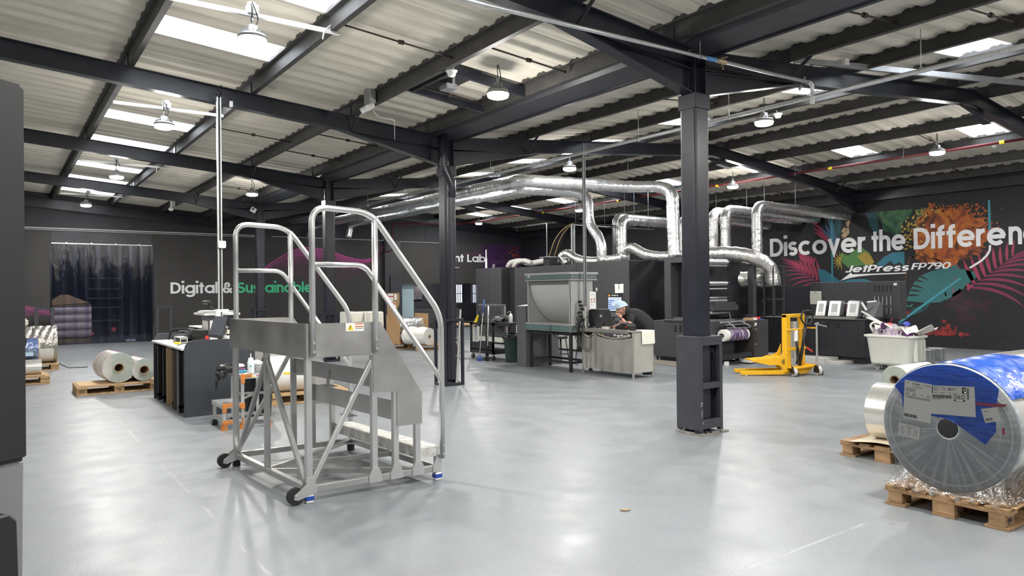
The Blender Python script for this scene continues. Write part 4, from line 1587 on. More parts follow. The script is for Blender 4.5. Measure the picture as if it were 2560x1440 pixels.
def W(f, g, z):                                # f along the steps side, g across, both 0..1
    p = CN.lerp(CR, f).lerp(CL.lerp(CB, f), g)
    return V((p.x, p.y, z))


PF = (0, .482, .65, .828, 1.0)
t = thing('mobile_work_platform', 'tall wheeled aluminium work platform with steps and looped handrails in the open floor', 'work platform', (2.4, 6.1, 0))
mb = MB()
for a, b in (((0, 0), (1, 0)), ((0, 1), (1, 1)), ((0, 0), (0, 1)), ((1, 0), (1, 1))):
    mb.bar(W(*a, .10), W(*b, .10), .045, .05)
mb.bar(W(0, .52, .10), W(1, 1, .10), .04, .04)
mb.bar(W(0, .52, .09), W(1, 0, .09), .04, .04)
mb.bar(W(.30, .56, .10), W(1, .48, .10), .04, .04)
mb.build('base_frame', M_ALUD, t, bev=.003)
for i, f in enumerate(PF):
    for g in (0, 1):
        top = (1.12, 1.10, .80, .52, .22)[i]
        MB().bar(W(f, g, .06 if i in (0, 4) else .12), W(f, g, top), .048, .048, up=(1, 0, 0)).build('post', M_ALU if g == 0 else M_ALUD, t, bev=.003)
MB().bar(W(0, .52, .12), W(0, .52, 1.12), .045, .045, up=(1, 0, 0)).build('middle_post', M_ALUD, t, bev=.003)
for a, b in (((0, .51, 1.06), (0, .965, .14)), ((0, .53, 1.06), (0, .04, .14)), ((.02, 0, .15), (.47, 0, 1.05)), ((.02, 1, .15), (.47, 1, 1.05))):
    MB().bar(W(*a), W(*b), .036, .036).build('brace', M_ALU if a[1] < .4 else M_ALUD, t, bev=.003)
for f in (.0, .482, .65, .828, 1.0):
    d = .055
    q = lambda u, v, s: W(f, 0, 0) + (CR - CN).normalized() * u + V((0, -.025 - s, v))
    MB().prism([(-d if f else -.025, .075), (d if f < 1 else .025, .075), (d if f < 1 else .025, .125), (.028, .19), (-.028, .19), (-d if f else -.025, .125)], q, 0, .006).build('gusset', M_ALU, t)
# toe boards and side plates
th = .004
for g, sg in ((0, -1), (1, 1)):
    o = V((0, .027 * sg, 0))
    P = lambda u, v, s: W(u, g, v) + o + V((0, s * sg, 0))
    MB().prism([(-.03, 1.105), (.47, 1.105), (.47, .80), (.655, .785), (.655, .50), (.86, .50), (.86, .755), (.53, 1.36), (-.03, 1.365)] if g == 0 else
               [(-.03, 1.105), (.47, 1.105), (.47, .80), (.655, .785), (.655, .50), (.86, .50), (.86, .755), (.56, 1.26), (.50, 1.355), (.42, 1.365), (-.03, 1.365)], P, 0, th).build('side_plate', M_ALUP, t)
MB().prism([(-.035, 1.10), (1.035, 1.10), (1.035, 1.365), (-.035, 1.365)], lambda u, v, s: W(0, u, v) - V((.03 + s, 0, 0)), 0, th).build('end_plate', M_ALUP, t)
MB().prism([(0, 1.095), (.49, 1.095), (.49, 1.13), (0, 1.13)], lambda u, v, s: W(u, s, v), .02, .98).build('deck', M_ALUP, t)
# treads with kick plates
for f0, f1, z, kick in ((.84, 1.0, .295, 0), (.655, .83, .575, .13), (.487, .65, .86, .11)):
    mb = MB()
    mb.prism([(f0, z - .09), (f1, z - .09), (f1, z - .006), (f0, z - .006)] if kick == 0 else [(f0, z - .028), (f1 - .02, z - .028), (f1 - .02, z - .06), (f1, z - .06), (f1, z - .006), (f0, z - .006)], lambda u, v, s: W(u, s, v), -.012 if kick == 0 else .03, .99)
    n = 9
    for k in range(n):
        a = f0 + (f1 - f0) * (k + .15) / n
        b = f0 + (f1 - f0) * (k + .85) / n
        mb.prism([(a, z - .006), (b, z - .006), (b, z), (a, z)], lambda u, v, s: W(u, s, v), .0 if kick == 0 else .03, .985)
    tr = mb.build('tread', mat('dusty_aluminium_tread', (.66, .65, .62), .55, .45, .25, 14, .1, 60), t)
    if kick:
        MB().prism([(f0 - .004, z - .03), (f0, z - .03), (f0, z + kick), (f0 - .004, z + kick)], lambda u, v, s: W(u, s, v), .03, .99).build('kick_plate', M_ALUP, tr)
        MB().prism([(f0 - .012, z - .10), (f0 - .004, z - .10), (f0 - .004, z + .05), (f0 - .012, z + .05)], lambda u, v, s: W(u, s, v), .50, .53).prism([(f0 - .012, z - .10), (f0 + .06, z - .10), (f0 + .06, z - .094), (f0 - .012, z - .094)], lambda u, v, s: W(u, s, v), .50, .62).build('bracket', M_ALUD, tr)
MB().bar(W(1, .5, .12), W(1, .5, .20), .03, .03, up=(1, 0, 0)).build('tread_support', M_ALUD, t)
# handrails
for g, sg in ((0, -1), (1, 1)):
    o = V((0, .05 * sg, 0))
    R = .024
    q = lambda f, z: W(f, g, z) + o
    MB().tube(fillet([q(.02, 1.12), q(.02, 2.256), q(.455, 2.235), q(1.02, 1.40), q(1.02, .19)], .13, 7), R, 14).build('handrail', M_ALU, t)
    MB().tube([q(.482, 1.12), q(.482, 2.20)], R, 14).build('rail_post', M_ALU, t)
    MB().tube(fillet([q(.03, 1.815), q(.40, 1.815), q(.482, 1.69)], .10, 6), .020, 12).tube([q(.488, 1.67), q(1.0, .88), q(1.02, .82)], .020, 12).build('middle_rail', M_ALU, t)
    bl = MB()
    for f in (.02, .482):
        for z in (1.15, 1.22):
            bl.cyl(q(f, z) + V((0, .02 * sg, 0)), q(f, z) + V((0, .032 * sg, 0)), .011, 8)
    for z in (.23, .30):
        bl.cyl(q(1.02, z) + V((0, .02 * sg, 0)), q(1.02, z) + V((0, .032 * sg, 0)), .011, 8)
    each(bl, 'bolt', M_GALV, t)
# wheels, feet
ex = (CR - CN).normalized()
for g, c in ((0, CN), (1, CL)):
    p = c - ex * .105 + V((0, -.005, .065))
    wh = MB().cyl(p - V((0, .022, 0)), p + V((0, .022, 0)), .064, 28)
    w = wh.build('wheel', M_RUBBER, t, bev=.005)
    MB().cyl(p - V((0, .036, 0)), p + V((0, .036, 0)), .012, 10).build('axle', M_GALV, w)
    for s in (-1, 1):
        MB().prism([(-.125, .045), (-.09, .035), (.03, .07), (.03, .16), (-.01, .16), (-.12, .08)], lambda u, v, k: c + ex * u + V((0, s * (.028 + k), v)), 0, .004).build('wheel_bracket', M_ALU, t)
for c, taped in ((CN, 1), (CR, 1), (CL, 0), (CB, 0)):
    f = MB().box(c.x - .030, c.y - .030, 0, c.x + .030, c.y + .030, .065).build('foot', M_RUBBER if not taped else M_WPLAST, t, bev=.006)
    if taped:
        MB().prism(rrect(.070, .068, .012, 3, c.x, c.y), lambda u, v, k: V((u, v, k)), .022, .052).build('blue_tape', M_BLUETAPE, f)
st = MB().prism([(.265, 1.295), (.40, 1.293), (.40, 1.357), (.265, 1.36)], lambda u, v, s: W(u, 0, v) + V((0, -.0312 - s, 0)), 0, .0006).build('warning_sticker', M_PAPER, t)
MB().prism([(.275, 1.302), (.325, 1.302), (.30, 1.350)], lambda u, v, s: W(u, 0, v) + V((0, -.032 - s, 0)), 0, .0006).build('yellow_triangle', M_YELI, st)
MB().prism([(.288, 1.308), (.294, 1.308), (.302, 1.322), (.298, 1.326), (.306, 1.338), (.302, 1.340), (.290, 1.324), (.296, 1.320)], lambda u, v, s: W(u, 0, v) + V((0, -.0328 - s, 0)), 0, .0004).prism([(.334, 1.312), (.394, 1.312), (.394, 1.316), (.334, 1.316)], lambda u, v, s: W(u, 0, v) + V((0, -.032 - s, 0)), 0, .0006).build('symbol', M_INK, st)
MB().prism([(.332, 1.324), (.396, 1.324), (.396, 1.333), (.332, 1.333)], lambda u, v, s: W(u, 0, v) + V((0, -.032 - s, 0)), 0, .0006).prism([(.332, 1.346), (.396, 1.346), (.396, 1.354), (.332, 1.354)], lambda u, v, s: W(u, 0, v) + V((0, -.032 - s, 0)), 0, .0006).build('orange_bars', mat('orange_ink', (.6, .15, .06), .6), st)

# ================================================================ pallets
def pallet_proto(name, label, wood):
    t = thing(name, label, 'pallet', (0, 0, 0), 0, 'wooden pallets')
    for y, w in ((.0725, .145), (.4, .145), (.7275, .145)):
        MB().box(0, y - w / 2, .0, 1.2, y + w / 2, .022).build('bottom_board', wood, t, local=True, bev=.002)
        for x, l in ((.0725, .145), (.6, .145), (1.1275, .145)):
            MB().box(x - l / 2, y - .05 if y != .4 else y - .072, .022, x + l / 2, y + .05 if y != .4 else y + .072, .10).build('block', wood, t, local=True, bev=.004)
    for x in (.0725, .6, 1.1275):
        MB().box(x - .0725, 0, .10, x + .0725, .8, .122).build('stringer_board', wood, t, local=True, bev=.002)
    for y, w in ((.0725, .145), (.236, .10), (.4, .145), (.564, .10), (.7275, .145)):
        MB().box(0, y - w / 2, .122, 1.2, y + w / 2, .144).build('deck_board', wood, t, local=True, bev=.002)
    return t


def stamp(parent, P, s, word):
    mb = MB()
    ribbon(mb, arc(0, 0, .042 * s, .026 * s, 0, 360, 24)[:-1], True, .004 * s, P, 0, .001)
    text(mb, word, .022 * s, lambda u, v, q: P(u - .028 * s, v - .011 * s, q), w=.2, width=.056 * s, t=.0008)
    mb.build('burnt_stamp', M_INK, parent, local=False)


pp = pallet_proto('wooden_pallet', 'worn wooden pallet under the big blue-wrapped film reel, front right', M_WOODD)
pp.location = (5.315, 1.885, 0)
PAL = [((6.53, 2.92, 0), 0, 'worn dark wooden pallet under the silver film roll, behind the big reel'),
       ((1.02, 13.2, 0), 0, 'wooden pallet with a stamped corner block under the two greenish film rolls'),
       ((-.42, 15.45, 0), 0, 'wooden pallet by the door panel carrying blue-wrapped film rolls'),
       ((-.12, 18.13, 0), 0, 'wooden pallet under the foil-wrapped roll near the strip curtain'),
       ((9.19, 17.2, 0), -.45, 'pale wooden pallet under the white roll near the lab windows'),
       ((8.35, 18.3, 0), -.30, 'pale wooden pallet under the foil roll held by cardboard supports'),
       ((3.10, 10.25, 0), -.12, 'pale wooden pallet under the large kraft roll behind the step stool')]
for p, rz, lab in PAL:
    d = dup(pp, p, rz, lab)
    if d.location.x > 8 or d.location.x < 5:
        for ch in d.children:
            if d.location.x > 8 or d.location.x < 3.2:
                ch.data = ch.data.copy() if False else ch.data
        # a paler set of boards for the newer pallets
        for ch in d.children:
            me = MATS.get('me_' + ch.data.name)
            if me is None:
                me = ch.data.copy()
                me.materials[0] = M_WOOD
                MATS['me_' + ch.data.name] = me
            ch.data = me
BASE[pp.name] = V(pp.location)
stamp(pp, lambda u, v, q: V((5.315 + .0725 + u, 1.885 + .0225 - .001 - q, .061 + v)) if False else V((5.315 + .0725 + u, 1.885 + .0218 - q, .061 + v)), 1.0, 'EPAL')
for o in COL.objects:
    if o.get('label', '').startswith('wooden pallet with a stamped'):
        BASE[o.name] = V(o.location)
        stamp(o, lambda u, v, q: V((1.02 + .0725 + u, 13.2 + .0218 - q, .061 + v)), 1.0, 'EPAL')
        stamp(o, lambda u, v, q: V((1.02 + .6 + u, 13.2 + .0218 - q, .061 + v)), .7, 'PE')
        break

# ================================================================ big wrapped reel, front right
RX0, RX1, RC_, RZ, RR = 5.40, 6.46, 2.285, .605, .452
t = thing('film_reel', 'huge grey-ended film reel partly wrapped in blue film with papers stuck on its face', 'film reel', (RX0, RC_, RZ))
Mx = Matrix.Translation((RX0, RC_, RZ)) @ Matrix.Rotation(PI / 2, 4, 'Y')


def face_mat():
    m = bpy.data.materials.new('reel_end_face')
    m.use_nodes = True
    nt = m.node_tree
    N = nt.nodes.new
    L = nt.links.new
    b = nt.nodes['Principled BSDF']
    b.inputs['Roughness'].default_value = .5
    tc = N('ShaderNodeTexCoord')
    sp = N('ShaderNodeSeparateXYZ')
    L(tc.outputs['Object'], sp.inputs[0])
    cb = N('ShaderNodeCombineXYZ')
    L(sp.outputs[1], cb.inputs[0])
    L(sp.outputs[2], cb.inputs[1])
    ln = N('ShaderNodeVectorMath')
    ln.operation = 'LENGTH'
    L(cb.outputs[0], ln.inputs[0])

    def ring(r, w):
        s = N('ShaderNodeMath')
        s.operation = 'SUBTRACT'
        L(ln.outputs['Value'], s.inputs[0])
        s.inputs[1].default_value = r
        a = N('ShaderNodeMath')
        a.operation = 'ABSOLUTE'
        L(s.outputs[0], a.inputs[0])
        q = N('ShaderNodeMapRange')
        q.inputs[1].default_value = w
        q.inputs[2].default_value = w * .4
        L(a.outputs[0], q.inputs[0])
        return q.outputs[0]
    g = N('ShaderNodeTexGradient')
    g.gradient_type = 'RADIAL'
    L(cb.outputs[0], g.inputs[0])
    nz = N('ShaderNodeTexNoise')
    nz.noise_dimensions = '2D'
    nz.inputs['Scale'].default_value = 1.0
    nz.inputs['Detail'].default_value = 3
    c2 = N('ShaderNodeCombineXYZ')
    mu = N('ShaderNodeMath')
    mu.operation = 'MULTIPLY'
    mu.inputs[1].default_value = 60
    L(g.outputs[1], mu.inputs[0])
    L(mu.outputs[0], c2.inputs[0])
    m3 = N('ShaderNodeMath')
    m3.operation = 'MULTIPLY'
    m3.inputs[1].default_value = 2.5
    L(ln.outputs['Value'], m3.inputs[0])
    L(m3.outputs[0], c2.inputs[1])
    L(c2.outputs[0], nz.inputs['Vector'])
    rr = N('ShaderNodeMapRange')
    rr.inputs[1].default_value = .46
    rr.inputs[2].default_value = .78
    L(nz.outputs[0], rr.inputs[0])
    n2 = N('ShaderNodeTexNoise')
    n2.inputs['Scale'].default_value = 55
    n2.inputs['Detail'].default_value = 4
    L(tc.outputs['Object'], n2.inputs['Vector'])

    def mix(f, A, B):
        x = N('ShaderNodeMix')
        x.data_type = 'RGBA'
        if isinstance(f, float):
            x.inputs[0].default_value = f
        else:
            L(f, x.inputs[0])
        for i, q in ((6, A), (7, B)):
            if isinstance(q, tuple):
                x.inputs[i].default_value = (*q, 1)
            else:
                L(q, x.inputs[i])
        return x.outputs[2]
    c = mix(n2.outputs[0], (.29, .32, .335), (.46, .49, .50))
    c = mix(rr.outputs[0], c, (.64, .66, .67))
    c = mix(ring(.395, .008), c, (.62, .64, .65))
    c = mix(ring(.325, .004), c, (.55, .57, .58))
    c = mix(ring(.437, .012), c, (.38, .41, .42))
    L(c, b.inputs['Base Color'])
    return m


MB().lathe([(0, 0), (RR - .012, 0), (RR, .012), (RR, .03)], 72, Mx).build('end_face', face_mat(), t)
body = MB()


def bodyfn(u, v):
    a = u * 2 * PI
    x = RX0 + .03 + v * (RX1 - RX0 - .03)
    r = RR - .006 * (1 if .01 < v < .99 else 0)
    return V((x, RC_ + r * math.cos(a), RZ + r * math.sin(a)))


body.grid(bodyfn, 72, 10)
body.lathe([(RR, RX1 - RX0), (0, RX1 - RX0)], 72, Mx, False)
body.build('wound_film', mat('milky_film', (.62, .62, .60), .22, .15, .05, 2), t)
for x in (5.62, 5.66):
    MB().tube([V((x, RC_ + (RR + .001) * math.cos(k * PI / 24), RZ + (RR + .001) * math.sin(k * PI / 24))) for k in range(48)], .0035, 6, closed=True).build('film_seam', M_INKG, t)
# blue wrap on the top and over the upper face
M_BWRAP = mat('glossy_blue_film', (.022, .105, .55), .24, 0, .2, 3, .5, 5, .0, stretch=(2, 1, 5))
wr = MB()


def wrapfn(u, v):
    a = math.radians(36 + u * 112)
    x = RX0 + .02 + v * .95
    r = RR + .005 + .005 * math.sin(a * 13 + v * 9) * math.sin(v * 15) + .006 * v
    return V((x, RC_ + r * math.cos(a), RZ + r * math.sin(a)))


wr.grid(wrapfn, 60, 30)
wr.build('blue_wrap', M_BWRAP, t)
fl = []
for k in range(31):                            # outline of the blue sheet on the face, seen along +X: -Y is right
    a = math.radians(145 - k * 109 / 30)
    fl.append((RR * .985 * math.cos(a), RR * .985 * math.sin(a)))
# in (dy, dz): upper arc from left (dy>0) to right (dy<0) is mirrored below
fl = [(-p[0], p[1]) for p in fl]
low = [(-.26, .02), (-.225, -.03), (-.05, .045), (.0, .07), (.10, .09), (.285, .10), (.30, .16)]
arcp = [(RR * .985 * math.cos(math.radians(a)), RR * .985 * math.sin(math.radians(a))) for a in range(36, 137, 4)]
poly = arcp + [(-.30, .16), (-.30, .02), (-.235, -.075), (-.03, .055), (.03, .07), (.30, .08), (.31, .2)]
MB().prism(poly, lambda u, v, q: V((RX0 - .002 - q, RC_ + u, RZ + v)), 0, .0015).build('blue_face_sheet', mat('blue_film_sheet', (.025, .115, .58), .35, 0, .3, 5, .5, 12, stretch=(1, 1.2, 6)), t)
MB().lathe([(0, -.004), (.058, -.004), (.066, -.001), (.068, .002)], 28, Matrix.Translation((RX0 - .001, RC_, RZ)) @ Matrix.Rotation(PI / 2, 4, 'Y')).build('hub', M_BLACK, t)
FP = lambda px, py: at_x(px, py, RX0)


def sheet_on_face(name, label, corners, mt=M_PAPER, off=.004):
    c = [at_x(x, y, RX0) for x, y in corners]
    mb = MB().prism([(p.y, p.z) for p in c], lambda u, v, q: V((RX0 - off - q, u, v)), 0, .001)
    o = mb.build(name, mt, t)
    return o, c


def on_sheet(c, off):
    # bilinear map on a 4-corner sheet: (0,0) top-left .. (1,1) bottom-right
    def f(u, v, q):
        p = c[0].lerp(c[1], u).lerp(c[3].lerp(c[2], u), v)
        return V((RX0 - off - .001 - q, p.y, p.z))
    return f


def bars(mb, f, u0, u1, v0, v1, n, seed=1, q=.0004):
    rr = random.Random(seed)
    x = u0
    while x < u1:
        w = rr.choice((.4, .7, 1.1)) * (u1 - u0) / n
        mb.prism([(x, v0), (min(x + w, u1), v0), (min(x + w, u1), v1), (x, v1)], f, 0, q)
        x += w + rr.choice((.4, .6, .9)) * (u1 - u0) / n


def words(mb, f, u0, u1, v, h, seed=0, q=.0004):
    rr = random.Random(seed)
    x = u0
    while x < u1 - .01:
        w = min(rr.uniform(.02, .07), u1 - x)
        mb.prism([(x, v), (x + w, v), (x + w, v + h), (x, v + h)], f, 0, q)
        x += w + .012


def txt_on(mb, f, s, u, v, cap, width, w=.1):
    text(mb, s, cap, lambda a, b, q: f(u + a, v - b, q if q > 0 else 0), w=w, width=width, t=.0004)


s1, c1 = sheet_on_face('delivery_note', '', [(2263, 949), (2330, 961), (2328, 1059), (2258, 1045)])
f1 = on_sheet(c1, .005)
mb = MB()
txt_on(mb, f1, 'PT 1757', .30, .09, .035, .28, .14)
for k, (u0, u1, v) in enumerate(((.07, .16, .05), (.70, .97, .055), (.33, .68, .135), (.05, .45, .19), (.05, .40, .225), (.05, .42, .26), (.07, .2, .315), (.32, .45, .315), (.62, .7, .315), (.83, .96, .315), (.05, .23, .355), (.32, .44, .355), (.84, .97, .355), (.05, .96, .40), (.10, .95, .425))):
    words(mb, f1, u0, u1, v, .010, k)
bars(mb, f1, .05, .52, .86, .94, 22, 5)
mb.build('print', M_INK, s1)
s2, c2 = sheet_on_face('shipping_label', '', [(2330, 963), (2437, 967), (2441, 1043), (2328, 1034)], off=.0055)
f2 = on_sheet(c2, .0065)
mb = MB()
txt_on(mb, f2, 'ND', .385, .155, .085, .115, .12)
txt_on(mb, f2, '040', .525, .43, .15, .24, .10)
bars(mb, f2, .03, .47, .32, .43, 40, 7)
for k in range(26):
    v = .06 + k * .0145
    mb.prism([(.825, v), (.87, v), (.87, v + random.choice((.005, .008, .011))), (.825, v + .006)], f2, 0, .0004)
mb.prism([(.72, .04), (.80, .04), (.80, .24), (.72, .24)], f2, 0, .0004)
mb.prism([(.53, .455), (.78, .455), (.78, .505), (.53, .505)], f2, 0, .0004)
mb.prism([(.005, .04), (.03, .05), (.035, .15), (.03, .27), (.01, .27), (.018, .15)], f2, 0, .0004)
for k, (u0, u1, v) in enumerate(((.06, .17, .045), (.20, .33, .06), (.05, .16, .11), (.06, .18, .15), (.24, .34, .13), (.05, .16, .24), (.20, .32, .24), (.51, .60, .06), (.51, .58, .12), (.40, .46, .24), (.51, .62, .24), (.03, .24, .455))):
    words(mb, f2, u0, u1, v, .014, k + 40)
mb.build('print', M_INK, s2)
mb = MB()
mb.prism([(.755, .09), (.77, .09), (.77, .135), (.755, .135)], f2, .0004, .0008)
mb.prism(arc(.783, .195, .013, .026, 0, 360, 12)[:-1], f2, .0004, .0008)
words(mb, f2, .57, .74, .47, .018, 3, .0008)
mb.build('white_marks', M_PAPER, s2)
s3, c3 = sheet_on_face('packing_slip', '', [(2248, 1055), (2302, 1069), (2299, 1100), (2246, 1087)])
f3 = on_sheet(c3, .005)
mb = MB()
words(mb, f3, .35, .75, .12, .05, 3)
for r in range(5):
    for cc in range(3):
        words(mb, f3, .10 + cc * .3, .10 + cc * .3 + .2, .26 + r * .13, .035, r * 7 + cc)
mb.build('print', M_INKG, s3)
s4, c4 = sheet_on_face('small_label', '', [(2453, 1022), (2494, 1017), (2504, 1052), (2464, 1058)])
f4 = on_sheet(c4, .005)
mb = MB()
words(mb, f4, .1, .4, .2, .05, 3)
bars(mb, f4, .1, .5, .7, .85, 14, 9)
mb.build('print', M_INKG, s4)
ctr = [at_x(x, y, RX0) for x, y in ((2440, 1006), (2475, 1009), (2500, 1009), (2520, 1012), (2510, 1017), (2478, 1016), (2441, 1012))]
MB().prism([(p.y, p.z) for p in ctr], lambda u, v, q: V((RX0 - .004 - q, u, v)), 0, .006).build('maroon_tape', mat('maroon_tape', (.10, .012, .018), .4), t)
mk = [at_x(x, y, RX0) for x, y in ((2506, 1071), (2511, 1070), (2512, 1086), (2507, 1087))]
MB().prism([(p.y, p.z) for p in mk], lambda u, v, q: V((RX0 - .0015 - q, u, v)), 0, .001).build('red_mark', M_REDI, t)

# clear stretch film skirt from reel to pallet
M_CLEAR = clear_material('clear_stretch_film', (.97, .98, .99), .10, .12, .06, (.8, .8, .8), 1.0, 12)
sk = MB()


def skirt(u, v):
    # perimeter from far left corner along the face to the right side
    a = u
    pall = V((5.30 + .02 * math.sin(a * 40), 2.69 - .80 * a, .16 + .012 * math.sin(a * 60)))
    ang = math.radians(-42 - 100 * a)
    top = V((RX0 - .010, RC_ + (RR - .01) * math.cos(ang) * 1.0, RZ + (RR - .01) * math.sin(ang)))
    p = pall.lerp(top, v)
    p.z -= .05 * math.sin(v * PI) * (1 - v)
    p.x += .012 * math.sin(a * 55 + v * 6) * v * (1 - v) * 4
    return p


sk.grid(skirt, 60, 10)


def skirt2(u, v):
    pall = V((5.32 + 1.1 * u, 1.885 + .01 * math.sin(u * 50), .16))
    ang = math.radians(-78 + 30 * v)
    top = V((RX0 + 1.06 * u, RC_ - (RR + .004) * math.sin(math.radians(60)), RZ - (RR + .004) * math.cos(math.radians(60))))
    p = pall.lerp(top, v)
    p.y += .05 * math.sin(v * PI) * (1 + .2 * math.sin(u * 30))
    return p


sk.grid(skirt2, 40, 8)


def skirt3(u, v):
    pall = V((5.32 + 1.1 * u, 2.68 + .01 * math.sin(u * 50), .16))
    top = V((RX0 + 1.06 * u, RC_ + (RR + .004) * math.sin(math.radians(60)), RZ - (RR + .004) * math.cos(math.radians(60))))
    p = pall.lerp(top, v)
    p.y -= .05 * math.sin(v * PI)
    return p


sk.grid(skirt3, 40, 8)
sk.build('stretch_film', M_CLEAR, t)
MB().lathe([(.07, -.008), (RR + .004, -.008)], 64, Mx, True).build('face_film', clear_material('clear_face_film', (.99, .99, 1), .0, .16, .0, (.8, .8, .8), .6, 12), t)
tag(MB().prism([(5.36, 1.86), (6.45, 1.88), (6.45, 2.60), (5.40, 2.62)], lambda u, v, q: V((u, v, q)), .1455, .150).build('card_sheet', M_CARD), 'brown card sheet between the big reel and its pallet', 'cardboard sheet')

# silver roll on the second pallet and cream rolls beyond
t = thing('film_roll', 'shiny silver film roll lying on the dark pallet behind the big reel', 'film roll', (6.86, 3.1, .43))
MB().cyl((6.87, 2.94, .418), (6.87, 3.52, .418), .268, 56, hole=.05).build('wound_film', M_FILMS, t)
MB().cyl((6.87, 2.92, .418), (6.87, 3.535, .418), .052, 20, hole=.04).build('core', M_CORE, t)
tag(MB().grid(lambda u, v: V((6.50 + .7 * v, 3.62 - .65 * u, .149 + .035 * math.sin(u * PI) ** 2 * (1 - v) + .004 * math.sin(9 * u))), 20, 6).build('card_sheet', mat('pale_card', (.55, .48, .36), .8)), 'curled pale card sheet under the silver film roll', 'cardboard sheet')
q = at_x(2237, 950, 8.05)
t = thing('film_roll', 'cream film roll with brown core showing above the silver roll', 'film roll', q)
rr = .155
MB().cyl((8.061, q.y, q.z), (8.75, q.y - .02, q.z), rr, 44, hole=.05).build('wound_film', M_FILMW, t)
MB().cyl((8.048, q.y, q.z), (8.06, q.y, q.z), rr * .96, 44, hole=.05).build('end_face', M_FILME, t)
MB().cyl((8.04, q.y, q.z), (8.74, q.y - .02, q.z), .052, 20, hole=.042).build('core', M_CORE, t)
t = thing('stacking_crate', 'low grey crate holding the cream film roll, hidden behind the big reel', 'crate', (8.05, q.y, 0))
MB().box(8.0, q.y - .25, 0, 8.9, q.y + .25, q.z - rr - .0).build('body', M_GREY, t, bev=.01)
for (px, py, x, r, mt_, lab) in ((2490, 905, 9.3, .20, M_FILMS, 'silvery film roll half hidden behind the blue wrap at the right edge'), (2535, 912, 9.0, .20, M_FILMW, 'white film roll at the right edge behind the blue-wrapped reel')):
    q = at_x(px, py, x)
    t = thing('film_roll', lab, 'film roll', (x, q.y, r))
    MB().cyl((x, q.y, q.z - .10), (x + .8, q.y - .02, q.z - .10), r, 40, hole=.05).build('wound_film', mt_, t)
    MB().cyl((x - .004, q.y, q.z - .10), (x + .01, q.y, q.z - .10), r * .97, 40, hole=.05).build('end_face', M_FILME, t)
    u = thing('stacking_crate', 'low grey crate under the %s roll behind the big reel' % ('silvery' if mt_ is M_FILMS else 'white'), 'crate', (x, q.y, 0))
    MB().box(x - .02, q.y - .22, 0, x + .85, q.y + .20, q.z - .10 - r).build('body', M_GREY, u, bev=.01)

# ================================================================ machine casing at the left edge of the view
a, b = V((.078, 2.655, 0)), V((-.55, 2.25, 0))
d = (b - a).normalized()
n = V((-d.y, d.x, 0))
if n.y > 0:
    n = -n
t = thing('machine_casing', 'dark grey machine casing with pale grey base, close at the left edge of the view', 'machine', (-.1, 2.5, 0))


def CP(u, v, q):
    return a + d * u - n * q + V((0, 0, v))


MB().prism([(0, 1.095), (.62, 1.10), (.62, 2.26), (.0, 2.248)], CP, 0, .16).build('upper_casing', mat('near_black_casing', (.012, .012, .014), .55), t, bev=.012, seg=3)
MB().prism([(.022, .0), (.64, .0), (.64, 1.095), (.006, 1.095)], CP, .01, .2).build('base', mat('pale_casing', (.20, .20, .205), .5, 0, .05, 5), t, bev=.006)
MB().prism([(.05, .0), (.64, .0), (.64, .965), (.10, .965), (.075, .94)], lambda u, v, q: CP(u, v, q), -.06, .01).build('lower_guard', mat('near_black_casing', (.012, .012, .014), .55), t, bev=.006)
kn = at_y(53, 855, 2.70)
MB().cyl(kn + V((.0, 0, 0)), kn + V((-.03, .03, 0)), .022, 14).build('knob', M_BLACK, t)
MB().cbox(kn + V((-.02, .0, .0)), (.02, .03, .07)).build('latch', M_BLACK, t, bev=.004)

# ================================================================ clear strip curtain in the doorway
M_PVC = clear_material('clear_pvc', (.74, .78, .90), .0, .10, .025, (.12, .17, .34), .35, 3, (7, 1, .7))
t = thing('strip_curtain', 'clear PVC strip curtain filling the dark doorway in the far wall', 'curtain', (2.9, YB, 0))
MB().box(CX0 - .01, YB - .05, 3.255, CX1 + .01, YB - .01, 3.285).build('rail', M_GALV, t)
mb = MB()
for k in range(4):
    mb.cyl((CX0 + .4 + k * .7, YB - .06, 3.29), (CX0 + .4 + k * .7, YB - .02, 3.29), .025, 8)
mb.build('clamps', M_GALV, t)
NSTR = 9
sw = (CX1 - CX0) / NSTR
for k in range(NSTR):
    x0 = CX0 + k * sw - .05
    ph = random.uniform(0, 6)

    def fn(u, v, x0=x0, ph=ph, k=k):
        x = x0 + u * (sw + .10)
        return V((x, YB - .03 + (.022 if k % 2 else .0) + .025 * math.sin(u * 5 + ph + v * 2.5) * (1 - v) + .05 * (u - .5) ** 2, .02 + 3.24 * v))
    MB().grid(fn, 10, 24).build('strip', M_PVC, t)
# things seen through it
t = thing('wrapped_roll_stack', 'shrink-wrapped stack of pinkish rolls on a pallet behind the strip curtain', 'roll stack', (1.9, 28.4, 0))
mb = MB()
for r in range(4):
    for k in range(3):
        mb.cyl((1.2, 28.2 + k * .32, .30 + r * .27), (2.62, 28.2 + k * .32, .30 + r * .27), .135, 20)
mb.build('rolls', mat('pinkish_film', (.55, .42, .38), .3, 0, .1, 6), t)
MB().box(1.3, 28.05, 1.25, 2.6, 28.95, 1.28).prism([(1.25, 1.28), (1.75, 1.62), (1.95, 1.62), (2.6, 1.32)], lambda u, v, q: V((u, q, v)), 28.1, 28.8).build('card_cover', M_CARD, t)
MB().box(1.2, 28.05, 0, 2.6, 28.9, .145).build('pallet', M_WOODD, t)
t = thing('dark_shelf_rack', 'dim shelf rack deep in the store room behind the strip curtain', 'shelf rack', (3, 31.5, 0))
for x in (2.7, 3.9):
    MB().box(x, 31.0, 0, x + .05, 31.05, 2.6).build('upright', M_CAB, t)
for z in (.6, 1.1, 1.45, 1.8, 2.2):
    MB().box(2.7, 31.0, z, 3.95, 31.6, z + .05).build('shelf', M_CAB, t)
